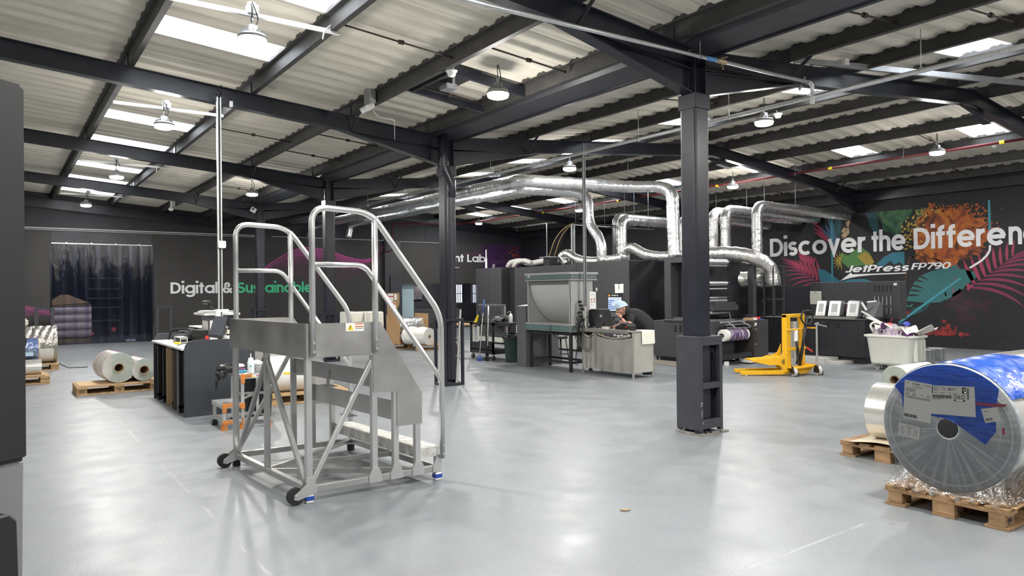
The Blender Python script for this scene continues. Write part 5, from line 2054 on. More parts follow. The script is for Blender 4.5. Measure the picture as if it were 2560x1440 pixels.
t = thing('high_bay_lamp', 'added unseen fill lamp in the store room behind the strip curtain', 'ceiling light', (3.2, 29.5, 4.0), 0, 'round high-bay lamps')  # fill light added above the opening so the stored rolls show
MB().lathe([(0, .0), (.12, 0), (.14, .04), (0, .08)], 16).build('housing', M_LAMPH, t, local=True)
ld = bpy.data.lights.new('store_fill', 'POINT')
ld.energy = 18
ld.shadow_soft_size = .2
ld.color = (.75, .85, 1)
lo = bpy.data.objects.new('store_fill', ld)
COL.objects.link(lo)
lo.parent = t
lo.location = (0, 0, -.25)
t = thing('red_marker', 'small red hose reel low behind the strip curtain', 'hose reel', (3.35, 27.9, .4))
mb = MB().cyl((3.25, 27.75, .42), (3.25, 27.85, .42), .075, 12)
mb.cyl((2.62, 27.75, .30), (2.62, 27.85, .30), .05, 10)
mb.build('reel', M_REDI, t)
MB().box(3.6, 27.7, 0, 3.9, 27.9, .06).build('rag', M_WPLAST, t)

# ================================================================ lab windows
t = thing('window_band', 'dark framed window band of the lab in the far wall', 'window', (15.8, YB, 1))
t['kind'] = 'structure'
t.name = 'window_1'
mb = MB()
for x in (WX0, 15.55, 16.9, WX1 - .06):
    mb.box(x, YB + .05, WZ0, x + .06, YB + .12, WZ1)
mb.box(WX0, YB + .05, WZ0, WX1, YB + .12, WZ0 + .06).box(WX0, YB + .05, WZ1 - .05, WX1, YB + .12, WZ1)
mb.build('frame', M_STEELG, t)
MB().box(WX0 + .03, YB + .08, WZ0 + .03, WX1 - .03, YB + .088, WZ1 - .03).build('glass', clear_material('window_glass', (.85, .9, .92), .04, .02, .03, (.4, .5, .5)), t)
for nm in ('frame', 'glass'):
    pass
tag(MB().box(14.0, YB + .30, .2, 14.55, YB + .34, 1.93).build('frosted_panel', mat('pale_frosted_panel', (.42, .56, .60), .5)), 'pale blue frosted panel standing inside the lab window', 'panel')
for k, (x, z, w, h, c) in enumerate(((14.9, 1.45, .5, .35, (.30, .20, .30)), (15.6, 1.40, .35, .42, (.26, .14, .26)), (16.1, 1.38, .35, .44, (.30, .26, .28)))):
    tag(MB().box(x, YB + 3.30, z - .15, x + w * 1.4, YB + 3.34, z + h * 1.1).build('lab_poster', mat('poster_%d' % k, c, .6, 0, .5, 6)), '%s framed print on the back wall of the lab, seen through the glass' % ['left', 'middle', 'right'][k], 'poster', 'prints inside the lab')
t = thing('added_fill_lamp', 'added unseen fill lamp under the lab ceiling behind the glass', 'ceiling light', (15.8, YB + 1.8, 2.9))  # extra lamp put in, out of sight, to brighten the lab interior
MB().lathe([(0, 0), (.2, 0), (.22, .05), (0, .1)], 16).build('shade', M_WPLAST, t, local=True)
ld = bpy.data.lights.new('lab_fill', 'POINT')
ld.energy = 55
ld.shadow_soft_size = .2
lo = bpy.data.objects.new('lab_fill', ld)
COL.objects.link(lo)
lo.parent = t
lo.location = (0, 0, -.25)
tag(MB().box(14.6, YB + 1.4, 0, 17.6, YB + 2.0, .80).build('lab_bench', M_GREY), 'low grey bench inside the lab behind the glass', 'bench')
_pa, _pb, _pc, _pd = [at_y(x, y, YB + 3.36) for x, y in ((1139, 712), (1156, 756), (1181, 712), (1192, 756))]
for x0, x1, z0, z1, nm in ((_pa.x, _pb.x, _pb.z, _pa.z, 'left'), (_pc.x, _pd.x, _pd.z, _pc.z, 'right')):
    t = thing('window_2' if nm == 'left' else 'window_3', 'bright daylit window pane at the far end of the lab, %s one' % nm, 'window', (x0, YB + 3.3, z0))
    t['kind'] = 'structure'
    MB().box(x0, YB + 3.37, z0, x1, YB + 3.39, z1).build('pane', mat('daylit_pane', (.80, .86, 1.0), .3, emit=1.1), t)
    f = MB()
    for k in range(4):
        x = x0 + (x1 - x0) * k / 3
        f.box(x - .015, YB + 3.34, z0, x + .015, YB + 3.37, z1)
    f.box(x0, YB + 3.34, (z0 + z1) / 2 - .015, x1, YB + 3.37, (z0 + z1) / 2 + .015)
    f.build('glazing_bars', M_STEEL, t)

# ================================================================ packing desk
t = thing('packing_desk', 'white-topped packing desk with dark blue-grey rounded end panels', 'desk', (2.4, 11, 0))
DX0, DX1, DY0, DY1 = 1.965, 2.86, 9.98, 12.22


def endp(y0, y1):
    p = [(DX0, 0), (DX1, 0), (DX1, .995), (DX0 + .11, .995), (DX0 + .055, .98), (DX0 + .018, .94), (DX0, .88)]
    return MB().prism(p, lambda u, v, q: V((u, q, v)), y0, y1)


endp(DY0, DY0 + .03).build('end_panel', M_DESK, t, bev=.002)
endp(DY1 - .03, DY1).build('end_panel', M_DESK, t, bev=.002)
MB().box(DX0 - .03, DY0 + .03, .865, DX1, DY1 - .03, .893).build('desktop', M_WHITE, t, bev=.003)
MB().box(DX1 - .03, DY0 + .03, 0, DX1, DY1 - .03, .99).build('back_panel', M_DESK, t)
for k, y in enumerate((10.42, 10.85, 11.55, 11.95)):
    f = MB()
    for x in (DX0 + .02, DX1 - .10):
        f.box(x, y, 0, x + .045, y + .045, .865)
    f.box(DX0 + .02, y, .06, DX1 - .06, y + .045, .10).box(DX0 + .02, y, .82, DX1 - .06, y + .045, .865)
    f.build('support_frame', M_BLACK, t)
MB().box(DX0 + .04, 11.97, .0, DX1 - .06, 12.0, .865).build('divider', M_BLACK, t)
for y, m, lab in ((11.28, mat('pale_ply', (.48, .34, .20), .7), 'pale'), (10.78, mat('brown_board', (.11, .085, .07), .7), 'brown'), (10.52, M_GALVD, 'grey')):
    tag(MB().box(DX0 + .02, y, .003, DX1 - .14, y + .035, .83).build('storage_board', m), '%s board stored upright under the packing desk' % lab, 'board', 'boards under the desk')
# on the desk
zt = .893
t = thing('backpack', 'black fabric bag slumped on the packing desk', 'bag', (2.35, 11.8, zt))
mb = MB()
mb.ico((2.40, 11.75, zt + .085), .16, 3, (1.25, 1.5, .62), .05)
mb.ico((2.25, 11.55, zt + .06), .12, 3, (1.3, 1.2, .5), .06)
mb.build('body', mat('black_nylon', (.012, .012, .014), .7, 0, .2, 20, .4, 25), t)
MB().tube(fillet([(2.12, 11.85, zt + .02), (2.14, 11.8, zt + .17), (2.34, 11.5, zt + .19), (2.38, 11.35, zt + .04)], .12), .016, 8).build('strap', M_SHIRT, t)
t = thing('small_appliance', 'low black and white boxed device lying on the packing desk beside the bag', 'device', (2.2, 11.2, zt))
MB().box(2.10, 11.0, zt + .002, 2.22, 11.38, zt + .085).build('box', M_BLACK, t, bev=.004)
MB().box(2.10, 11.0, zt + .0855, 2.22, 11.38, zt + .088).build('pale_top', M_PAPER, t)
MB().box(2.11, 10.996, zt + .012, 2.21, 10.999, zt + .022).box(2.11, 10.996, zt + .065, 2.21, 10.999, zt + .075).box(2.11, 10.996, zt + .022, 2.12, 10.999, zt + .065).box(2.2, 10.996, zt + .022, 2.21, 10.999, zt + .065).build('pale_frame', M_PAPER, t)
MB().box(2.094, 11.02, zt + .012, 2.10, 11.36, zt + .078).build('dark_face', M_INK, t)
MB().box(2.090, 11.20, zt + .015, 2.094, 11.34, zt + .075).build('pale_stripes', M_INKG, t)
t = thing('tape_cutter', 'yellow-handled cutter lying on the white desktop', 'cutter', (2.05, 10.9, zt))
MB().cbox((2.06, 10.90, zt + .018), (.04, .13, .03), Matrix.Rotation(.3, 3, 'Z')).build('handle', M_YELI, t, bev=.008)
MB().cbox((2.08, 10.79, zt + .006), (.012, .14, .008), Matrix.Rotation(.3, 3, 'Z')).build('blade', M_GALVD, t)
tag(MB().cbox((2.02, 10.62, zt + .006), (.016, .18, .010), Matrix.Rotation(-.3, 3, 'Z')).build('pen', M_INKG), 'grey pen lying near the front edge of the desk', 'pen')
t = thing('tool_box', 'small black box with a red badge on the packing desk', 'box', (2.4, 10.95, zt))
MB().cbox((2.40, 10.90, zt + .095), (.16, .34, .19), Matrix.Rotation(.25, 3, 'Z')).build('body', M_BLACK, t, bev=.008)
MB().cbox((2.40, 10.90, zt + .193), (.13, .28, .006), Matrix.Rotation(.25, 3, 'Z')).build('pale_lid', M_INKG, t)
MB().prism(arc(0, 0, .045, .026, 0, 360, 16)[:-1], lambda u, v, q: V((2.42 + u * .9, 10.722 - q + u * .25, zt + .09 + v)), 0, .003).build('red_badge', mat('bright_red', (.7, .05, .03), .5), t)
t = thing('computer_tower', 'grey computer tower with a white sheet hung on its side, on the packing desk', 'computer', (2.6, 10.9, zt))
MB().box(2.43, 10.72, zt + .001, 2.65, 11.12, zt + .40).build('case', M_GREY, t, bev=.006)
MB().box(2.45, 10.712, zt + .06, 2.60, 10.719, zt + .33).build('white_sheet', M_PAPER, t)
MB().box(2.422, 10.76, zt + .05, 2.43, 11.05, zt + .32).build('side_sheet', M_PAPER, t)
t = thing('shelf_slab', 'white shelf board with stacked papers on top of the computer tower', 'shelf', (2.6, 10.9, zt + .4))
MB().box(2.36, 10.62, zt + .402, 2.84, 11.3, zt + .43).build('board', M_WHITE, t, bev=.003)
mb = MB()
for k in range(6):
    mb.cbox((2.50 + random.uniform(-.03, .03), 10.9 + random.uniform(-.04, .04), zt + .434 + k * .006), (.24, .36, .005), Matrix.Rotation(random.uniform(-.2, .2), 3, 'Z'))
mb.build('papers', M_PAPER, t)
t = thing('barcode_scanner', 'dark barcode scanner standing on the papers above the computer tower', 'scanner', (2.52, 10.95, zt + .46))
MB().tube([(2.54, 10.95, zt + .466), (2.52, 10.97, zt + .52), (2.50, 10.98, zt + .56)], [.03, .016, .018], 10).build('grip', M_BLACK, t)
MB().ico((2.47, 11.0, zt + .585), .06, 2, (1.2, .8, .5)).build('head', M_BLACK, t)
t = thing('pole_clamp', 'white clamp bracket holding the cable pole to the desk shelf', 'clamp', (2.56, 10.56, 1.3))
MB().box(2.49, 10.52, 1.235, 2.55, 10.60, 1.38).box(2.55, 10.53, 1.34, 2.66, 10.58, 1.38).build('plate', M_WPLAST, t)
MB().cyl((2.66, 10.55, 1.35), (2.72, 10.53, 1.35), .010, 8).build('screw', M_GALV, t)
t = thing('monitor', 'black monitor tilted back on the packing desk', 'monitor', (2.75, 10.4, zt))
Mr = Matrix.Rotation(.35, 3, 'Z') @ Matrix.Rotation(.32, 3, 'Y') if False else Matrix.Rotation(.22, 3, 'Z')
cs = [at_y(x, y, yy) for x, y, yy in ((536, 790, 10.35), (569, 791, 10.25), (555, 845, 10.15), (520, 841, 10.25))]
nn = (cs[1] - cs[0]).cross(cs[3] - cs[0]).normalized()
if nn.y > 0:
    nn = -nn


def mon(u, v, q):
    return cs[0].lerp(cs[1], u).lerp(cs[3].lerp(cs[2], u), v) + nn * q


MB().prism([(0, 0), (1, 0), (1, 1), (0, 1)], mon, -.03, 0).build('panel', M_BLACK, t, bev=.004)
MB().prism([(.04, .03), (.96, .03), (.96, .90), (.04, .90)], mon, 0.0005, .002).build('screen', mat('dark_screen', (.07, .075, .095), .25), t)
pb = mon(.5, .6, -.03)
MB().bar(pb, V((pb.x + .06, pb.y + .08, zt + .03)), .06, .02).box(pb.x - .06, pb.y - .02, zt + .001, pb.x + .16, pb.y + .16, zt + .02).build('stand', M_BLACK, t)
MB().tube(fillet([mon(.9, .3, -.03), mon(1.05, .45, -.10), mon(1.03, .75, -.09), mon(.9, .95, -.05)], .08), .006, 6).build('cable', M_GALVD, t)
t = thing('paper_stack', 'stack of white paper with a yellow tag at the right end of the desk', 'paper stack', (2.8, 10.2, zt))
q = at_y(583, 845, 10.12)
MB().box(q.x - .10, 10.05, zt + .001, q.x + .14, 10.30, zt + .13).build('sheets', M_PAPER, t)
MB().box(q.x + .03, 10.1, zt + .131, q.x + .13, 10.3, zt + .22).build('upper_sheets', M_PAPER, t)
MB().box(q.x + .0, 10.09, zt + .18, q.x + .03, 10.16, zt + .235).build('yellow_tag', M_YELI, t)
t = thing('printer', 'low pale grey printer at the far side of the packing desk', 'printer', (2.5, 11.9, zt))
MB().box(2.5, 11.25, zt + .001, 2.82, 12.05, zt + .19).build('body', M_GREY, t, bev=.01)
MB().box(2.45, 11.22, zt + .192, 2.83, 12.1, zt + .21).build('white_lid', M_WHITE, t, bev=.004)

# ================================================================ step stool with orange corners
t = thing('step_stool', 'two-step aluminium stool with orange plastic corner brackets beside the desk', 'step stool', (2.4, 8.95, 0))
SX, SY0, SY1 = 2.13, 8.76, 9.20
XM, XE = 2.36, 2.66
for y in (SY0, SY1):
    for x, h in ((SX + .02, .29), (XM, .62), (XE, .62)):
        MB().box(x - .018, y - .015, .03, x + .018, y + .015, h).build('leg', M_ALU, t, bev=.002)
        MB().prism([(x - .035, 0), (x + .035, 0), (x + .022, .07), (x - .022, .07)], lambda u, v, q: V((u, y + q, v)), -.022, .022).build('foot', M_ORANGE if y == SY0 else M_RUBBER, t)
for x0, x1, z in ((SX - .01, XM + .0, .305), (XM - .03, XE + .03, .635)):
    mb = MB()
    mb.box(x0, SY0 - .02, z - .05, x1, SY0 + .005, z)
    mb.box(x0, SY1 - .005, z - .05, x1, SY1 + .02, z)
    for k in range(7):
        xx = x0 + (x1 - x0) * k / 7
        mb.box(xx + .003, SY0, z - .02, xx + (x1 - x0) / 7 - .003, SY1, z)
    mb.box(x0, SY0, z - .05, x0 + .012, SY1, z - .02)
    mb.build('tread', M_ALU, t)
mb = MB()
for y in (SY0, SY1):
    mb.bar((SX + .02, y, .10), (XE, y, .10), .02, .04)
mb.bar((SX + .02, SY0, .10), (SX + .02, SY1, .10), .02, .025).bar((XE, SY0, .10), (XE, SY1, .10), .02, .025).bar((XM, SY0, .35), (XE, SY1, .36), .015, .03).bar((XE, SY0, .4), (XM, SY1, .36), .015, .03)
mb.build('cross_rail', M_ALU, t)


def bracket(x, z, sx, sz, w=.10, h=.09):
    y = SY0 - .021
    P = lambda u, v, q: V((x + u * sx, y - q, z + v * sz))
    b = MB().prism([(-.022, .012), (w, .012), (w + .01, -.002), (w, -.026), (.035, -.03), (.024, -.05), (.022, -h), (0, -h - .012), (-.022, -h)], P, 0, .008).build('corner_bracket', M_ORANGE, t)
    r = MB()
    for u, v in ((.03, -.008), (.055, -.008), (.08, -.008), (0, -.035), (0, -.06), (0, -.08)):
        r.cyl(P(u, v, .008), P(u, v, .012), .006, 8)
    r.build('rivets', M_GALV, b)


bracket(SX + .02, .30, 1, 1)
bracket(XM, .63, 1, 1)
bracket(XE, .63, -1, 1, .06)
bracket(XM, .29, -1, 1, .05, .05)
bracket(SX + .02, .10, 1, 1, .09, .02)
bracket(XE, .10, -1, 1, .03, .02)
bracket(XM, .12, .3, 1, .02, .06)
st = MB().box(2.46, SY0 - .0215, .592, 2.58, SY0 - .0205, .63).build('warning_sticker', M_PAPER, t)
MB().prism([(2.465, .598), (2.50, .598), (2.4825, .626)], lambda u, v, q: V((u, SY0 - .022 - q, v)), 0, .0006).build('yellow_triangle', M_YELI, st)
MB().box(2.515, SY0 - .0225, .603, 2.575, SY0 - .0215, .608).box(2.515, SY0 - .0225, .614, 2.575, SY0 - .0215, .622).build('red_text', M_REDI, st)
# on the stool
Z2 = .636
t = thing('squeeze_bottle', 'white squeeze bottle with green mark on the top step of the orange-cornered stool', 'bottle', (2.50, 8.90, Z2))
MB().lathe([(0, 0), (.036, 0), (.040, .006), (.040, .13), (.034, .145), (.03, .15), (.03, .178), (.012, .182), (.006, .19), (.004, .235), (0, .236)], 20).build('body', mat('milky_bottle', (.72, .78, .78), .35), t, local=True)
MB().prism(arc(0, 0, .010, .014, 0, 360, 10)[:-1], lambda u, v, q: V((u - .012, -.0405 - q, .085 + v)), 0, .001).build('green_mark', mat('teal_ink', (.05, .40, .32), .5), t, local=True)
t = thing('folded_cloths', 'stack of folded cloths, pink over blue, on the top step of the stool', 'cloths', (2.45, 9.1, Z2))
MB().box(2.36, 9.0, Z2 + .001, 2.48, 9.2, Z2 + .03).build('blue_cloth', mat('light_blue_cloth', (.10, .42, .62), .8), t, bev=.01)
MB().box(2.35, 9.0, Z2 + .031, 2.47, 9.2, Z2 + .05).build('purple_cloth', mat('purple_cloth', (.25, .10, .22), .8), t, bev=.008)
MB().ico((2.41, 9.1, Z2 + .075), .07, 3, (1, 1.3, .4), .08).build('pink_cloth', mat('pink_cloth', (.78, .55, .58), .85), t)
t = thing('wire_basket', 'small grey basket of white paper towel on the top step of the stool', 'basket', (2.6, 9.05, Z2))
MB().box(2.56, 8.93, Z2 + .001, 2.66, 9.15, Z2 + .075).build('basket', M_GALVD, t, bev=.006)
MB().ico((2.61, 9.04, Z2 + .10), .075, 3, (.9, 1.4, .5), .10).build('paper_towel', M_PAPER, t)
t = thing('waste_bag', 'shiny black bag hanging off the left end of the step stool', 'bag', (2.22, 9.18, .55))
mb = MB()
mb.ico((2.27, 9.13, .685), .075, 3, (1.5, 1.3, .75), .14)
mb.ico((2.20, 9.10, .62), .05, 3, (1.2, 1.2, 1.3), .18)
mb.tube([(2.18, 9.10, .60), (2.15, 9.09, .54), (2.145, 9.08, .48), (2.13, 9.08, .42)], [.03, .018, .014, .004], 7)
mb.build('body', M_BAG, t)
t = thing('waste_bin', 'black lined waste bin behind the step stool', 'bin', (2.74, 9.42, 0))
MB().lathe([(0, 0), (.15, 0), (.185, .52), (.19, .54), (.18, .54), (.14, .05), (0, .05)], 28).build('bin', M_BLACK, t, local=True)
MB().lathe([(.192, .40 + .0), (.197, .45), (.195, .53), (.185, .56), (.17, .53)], 28).build('liner', M_BAG, t, local=True)

# ================================================================ rolls behind the stool
rzp = -.12
base = V((3.10, 10.25, 0))
ca, sa = math.cos(rzp), math.sin(rzp)


def LP(x, y, z):
    return V((base.x + x * ca - y * sa, base.y + x * sa + y * ca, z))


t = thing('kraft_roll', 'large white and kraft paper roll lying on a pallet behind the step stool', 'paper roll', base)
MB().cyl(LP(.04, .38, .144 + .262), LP(.62, .38, .144 + .262), .26, 48, hole=.05).build('wound_paper', M_KRAFT, t)
MB().cyl(LP(.02, .38, .144 + .262), LP(.64, .38, .144 + .262), .263, 48, r2=.263, hole=.262).build('white_wrap', mat('glossy_white_wrap', (.80, .80, .76), .2, 0, .03, 3), t)
MB().prism([(0, 0), (.10, 0), (.10, .03), (0, .03)], lambda u, v, q: LP(.25 + u, .38 - .262 - q, .42 + v), 0, .003).build('yellow_label', M_YELI, t)
t = thing('tall_white_drum', 'tall pale wrapped stack standing behind the kraft roll', 'wrapped stack', (3.9, 11.9, 0))
MB().box(3.45, 11.5, 0.001, 4.25, 12.2, 1.05).build('body', mat('pale_wrap', (.60, .60, .56), .35, 0, .06, 3, .3, 8), t, bev=.02)
t = thing('wrapped_load', 'stack of paper rolls on pallets behind the packing desk, half hidden', 'wrapped load', (3.2, 13.2, 0))
MB().box(3.0, 13.0, .0, 3.75, 13.8, .14).build('pallet', M_WOOD, t)
MB().box(3.0, 13.0, .145, 3.75, 13.8, .40).build('white_cartons', M_FILMW, t)
mb = MB()
for z in (.405, .46, .515):
    mb.box(3.0, 13.0, z, 3.75, 13.8, z + .03)
mb.build('boards', M_WOODD, t)
MB().cyl((3.0, 13.4, .548 + .20), (3.72, 13.4, .548 + .20), .20, 30).build('cream_roll', M_KRAFT, t)

# two greenish-ended rolls on the stamped pallet
for (px, py, r, y1, lab, m) in ((297, 921, .245, 14.05, 'larger greenish-ended film roll with brown core on the stamped pallet', M_FILMW), (360, 930, .185, 13.95, 'smaller greenish-ended film roll beside the larger one on the stamped pallet', M_FILMW)):
    q = at_y(px, py, 13.3)
    zc = .146 + r + .012
    t = thing('film_roll', lab, 'film roll', (q.x, 13.3, zc))
    MB().cyl((q.x, 13.27, zc), (q.x - .06, y1, zc), r, 48, hole=.075).build('wound_film', mat('printed_film_roll', (.62, .60, .56), .25, .2, .25, 3, stretch=(1, 8, 1)), t)
    MB().cyl((q.x, 13.262, zc), (q.x, 13.28, zc), r * .985, 48, hole=.078).build('end_face', M_FILME, t)
    MB().cyl((q.x, 13.255, zc), (q.x - .06, y1, zc), .08, 24, hole=.066).build('core', mat('tan_core', (.42, .30, .19), .8), t)
    for k, yy in enumerate((13.8, 13.95)):
        MB().cyl((q.x - .04, yy, zc), (q.x - .045, yy + .03, zc), r + .001, 48, hole=r - .002).build('printed_band', [M_W2, mat('magenta_band', (.35, .06, .18), .4)][k], t)
tag(MB().prism(rrect(1.06, .66, .08, 4, 1.58, 13.58), lambda u, v, q: V((u, v, q)), .1455, .155).build('card_sheet', mat('buff_card', (.52, .36, .20), .8)), 'buff card sheet with rounded corners under the two greenish rolls', 'cardboard sheet')

# rolls by the door panel
t = thing('film_roll', 'silvery white film roll lying lowest on the pallet by the door panel', 'film roll', (.2, 15.6, .3))
MB().cyl((-.40, 15.62, .172 + .135), (.66, 15.62, .172 + .135), .135, 36).build('wound_film', M_FILMS, t)
MB().cyl((-.40, 15.98, .172 + .135), (.60, 15.98, .172 + .135), .135, 36).build('second_roll', M_FILMW, t)
tag(MB().box(-.4, 15.46, .1455, .7, 16.2, .172).build('card_sheet', mat('buff_card', (.52, .36, .20), .8), bev=.003), 'thick buff board under the film rolls by the door panel', 'board')
t = thing('film_roll', 'bright blue wrapped roll above the silvery roll by the door panel', 'film roll', (.2, 15.9, .6))
zc, yc_, rb_ = .615, 15.86, .195
MB().cyl((-.40, yc_, zc), (.62, yc_, zc), rb_, 40).build('wound_film', mat('sky_blue_wrap', (.03, .20, .62), .3, 0, .1, 3, .3, 6), t)
MB().cyl((.62, yc_, zc), (.645, yc_, zc), rb_ + .002, 40).build('end_cap', M_KRAFT, t)
MB().box(.36, yc_ - rb_ - .006, .50, .54, yc_ - rb_ + .02, .59).build('label', mat('faded_label', (.45, .60, .75), .6), t)
MB().cyl((-.41, yc_, zc), (.63, yc_, zc), rb_ + .012, 40, hole=rb_ + .010).build('clear_wrap', M_CLEAR, t)
t = thing('film_roll', 'short white roll on top of the blue wrapped roll by the door panel', 'film roll', (-.1, 15.9, .9))
MB().cyl((-.45, yc_, zc + rb_ + .07), (.36, yc_, zc + rb_ + .07), .055, 24).build('wound_film', M_FILMW, t)
t = thing('foil_wrapped_roll', 'large roll with crinkled foil over its upper half near the strip curtain', 'film roll', (.5, 18.5, .55))
zc = .148 + .395
MB().cyl((-.3, 18.55, zc), (1.02, 18.55, zc), .39, 48).build('wound_film', M_FILMW, t)
mb = MB()
mb.grid(lambda u, v: V((-.3 + 1.33 * v, 18.55 + (.398 + .008 * math.sin(v * 60 + u * 20)) * math.cos(math.radians(-10 + u * 200)), zc + (.398 + .008 * math.sin(v * 60 + u * 20)) * math.sin(math.radians(-10 + u * 200)))), 40, 40)
mb.build('foil_cover', mat('bronze_foil', (.42, .40, .36), .25, .85, .2, 6, .9, 14), t)
mb = MB()
mb.cyl((1.0, 18.55, zc), (1.06, 18.55, zc), .405, 48, hole=.385)
mb.build('rim', mat('bronze_foil', (.42, .40, .36), .25, .85), t)
MB().tube([V((.62, 18.55 + .402 * math.cos(a), zc + .402 * math.sin(a))) for a in [math.radians(100 + 4 * k) for k in range(34)]], .006, 6).build('strap', M_BLACK, t)
tag(MB().tube([(1.06, 18.35, .14), (1.25, 18.2, .03), (1.55, 18.28, .012), (1.62, 18.3, .015)], .010, 6).build('loose_strap', M_BLACK), 'black loose strap end trailing on the floor by the foil roll', 'strap')
t = thing('wrapped_bundle', 'cream wrapped bundle on top of the foil-covered roll', 'bundle', (0, 18.9, 1))
MB().box(-.35, 18.4, zc + .402, .55, 18.75, zc + .56).build('bundle', mat('cream_wrap', (.62, .59, .50), .4, 0, .1, 4, .4, 10), t, bev=.03, seg=3)
# bollard frames by the doorway
for x, y, lab in ((.95, 26.6, 'left of the strip curtain'), (4.30, 26.3, 'right of the strip curtain')):
    t = thing('bollard_frame', 'dark steel impact frame standing %s' % lab, 'impact frame', (x, y, 0), 0, 'doorway impact frames')
    for xx in (x, x + .42):
        MB().box(xx, y, 0, xx + .10, y + .10, 1.16).build('leg', M_STEELG, t)
    MB().box(x - .02, y - .01, 1.16, x + .54, y + .11, 1.20).build('top_bar', M_STEELG, t)
    MB().box(x - .04, y - .04, 0, x + .56, y + .14, .015).build('foot_plate', M_STEELG, t)

# ================================================================ rolls and cartons by the lab windows
t = thing('white_roll', 'white film roll with brown core lying on a pale pallet near the lab windows', 'film roll', (9.4, 17.4, .4))
dv = V((math.cos(-.45), math.sin(-.45), 0))
q = at_g(1066, 872)
c0 = V((9.52, 17.05, .146 + .235))
c1 = c0 + V((-.35, .95, 0)).normalized() * .80
MB().cyl(c0, c1, .235, 44, hole=.03).build('wound_film', M_FILMW, t)
MB().cyl(c0 + (c0 - c1).normalized() * .012, c1, .055, 20, hole=.03).build('core', mat('tan_core', (.42, .30, .19), .8), t)
mb = MB()
mb.grid(lambda u, v: c0.lerp(c1, .15 + .7 * u) + V((.24 * math.cos(math.radians(60 + 60 * v)), 0, .243 * math.sin(math.radians(60 + 60 * v)) + .02 * math.sin(u * 9) * math.sin(v * PI))), 14, 6)
mb.build('torn_wrap', M_PAPER, t)
t = thing('foil_roll', 'silver foil roll held between cardboard supports near the lab windows', 'film roll', (9, 18.6, .7))
e0, e1 = at_y(985, 820, 18.2), at_y(1052, 818, 18.2)
e0.z = e1.z = .64
MB().cyl(e0, e1, .235, 40).build('foil', mat('wrinkled_silver', (.75, .75, .75), .2, .9, .1, 6, .9, 12), t)
ax = (e1 - e0).normalized()
for p, s in ((e0, -1), (e1, 1)):
    Mc = Matrix.Translation(p + ax * .02 * s) @ ax.to_track_quat('Z', 'Y').to_matrix().to_4x4()
    b = MB()
    px_ = V((-ax.y, ax.x, 0))
    b.prism([(-.40, .146 - .64), (.40, .146 - .64), (.40, .30), (-.40, .30)] if s < 0 else [(-.38, .146 - .64), (.38, .146 - .64), (.38, .34), (-.38, .34)], lambda u, v, k: p + ax * (s * (.01 + k)) + px_ * u + V((0, 0, v)), 0, .03)
    b.build('card_support', M_CARD, t)
fp = e0 - ax * .05
px_ = V((-ax.y, ax.x, 0))
FR = lambda u, v, k: fp - px_ * (.41 + k) + ax * (u - .35) + V((0, 0, v))
MB().prism([(0, .30), (.0, .93), (.36, .93), (.36, .62), (.10, .16)], FR, 0, .02).build('card_gusset', M_CARD, t)
lb = MB().prism([(.02, .70), (.17, .70), (.17, .91), (.02, .91)], FR, .021, .023).prism([(.20, .74), (.28, .74), (.28, .90), (.20, .90)], FR, .021, .023).prism([(.09, .47), (.25, .47), (.25, .67), (.09, .67)], FR, .021, .023)
l2 = lb.build('labels', M_PAPER, t)
MB().prism([(.02, .82), (.17, .82), (.17, .85), (.02, .85)], FR, .0235, .025).prism([(.09, .62), (.25, .62), (.25, .65), (.09, .65)], FR, .0235, .025).build('red_bands', M_REDI, l2)
t = thing('film_stack', 'pile of flattened card and film under the foil roll', 'card pile', (9, 18.3, .15))
mb = MB()
for k in range(5):
    mb.cbox(((e0.x + e1.x) / 2 + random.uniform(-.04, .04), 18.25 + random.uniform(-.05, .05), .16 + k * .032), (.75, .62, .026), Matrix.Rotation(random.uniform(-.1, .1) - .3, 3, 'Z'))
mb.build('sheets', M_CARD, t)
for (x0, x1, y, z1, lab, lx) in ((875, 910, 19.4, 1.03, 'left', 0), (918, 960, 19.2, 1.03, 'right', 1)):
    p, q = at_y(x0, 800, y), at_y(x1, 800, y)
    t = thing('wrapped_stack', 'white wrapped stack of rolls behind the handrail, %s of the two' % lab, 'wrapped stack', (p.x, y, 0), 0, 'white wrapped stacks')
    MB().box(p.x, y, .145, q.x, y + .8, z1).build('wrapped_rolls', mat('white_wrapped', (.74, .73, .66), .4, 0, .04, 4), t, bev=.03, seg=3)
    MB().box(p.x - .05, y, 0, q.x + .02, y + .8, .144).build('pallet', M_WOOD, t)
    MB().box(p.x + .1, y - .006, .75, p.x + .35, y, .93).build('label', M_PAPERY, t)

# ================================================================ cleaning trolley, brooms, bin
TX0, TX1, TY0, TY1 = 9.22, 9.72, 13.55, 14.52
t = thing('cleaning_trolley', 'black tool trolley with louvred back panel and shelf beside the green bin', 'trolley', (9.45, 14, 0))
fr = MB()
for x in (TX0, TX1 - .04):
    for y in (TY0, TY1 - .04):
        fr.box(x, y, .14, x + .04, y + .04, .86)
fr.box(TX0, TY0, .80, TX1, TY0 + .04, .86).box(TX0, TY1 - .04, .80, TX1, TY1, .86).box(TX0, TY0, .22, TX0 + .03, TY1, .40)
fr.build('frame', M_CABD, t)
MB().box(TX0 + .1, TY0 - .62, .845, TX1, TY0 + .5, .875).box(TX0 + .06, TY0 - .6, .80, TX0 + .10, TY0 + .5, .875).build('shelf', M_CABD, t)
MB().box(TX0, TY0, .14, TX1, TY1, .24).build('lower_shelf', M_CABD, t)
pn = MB().box(TX1 - .10, TY0 + .10, .50, TX1 - .08, TY1 + .20, 1.27)
pn.build('louvre_panel', M_GREY, t)
lv = MB()
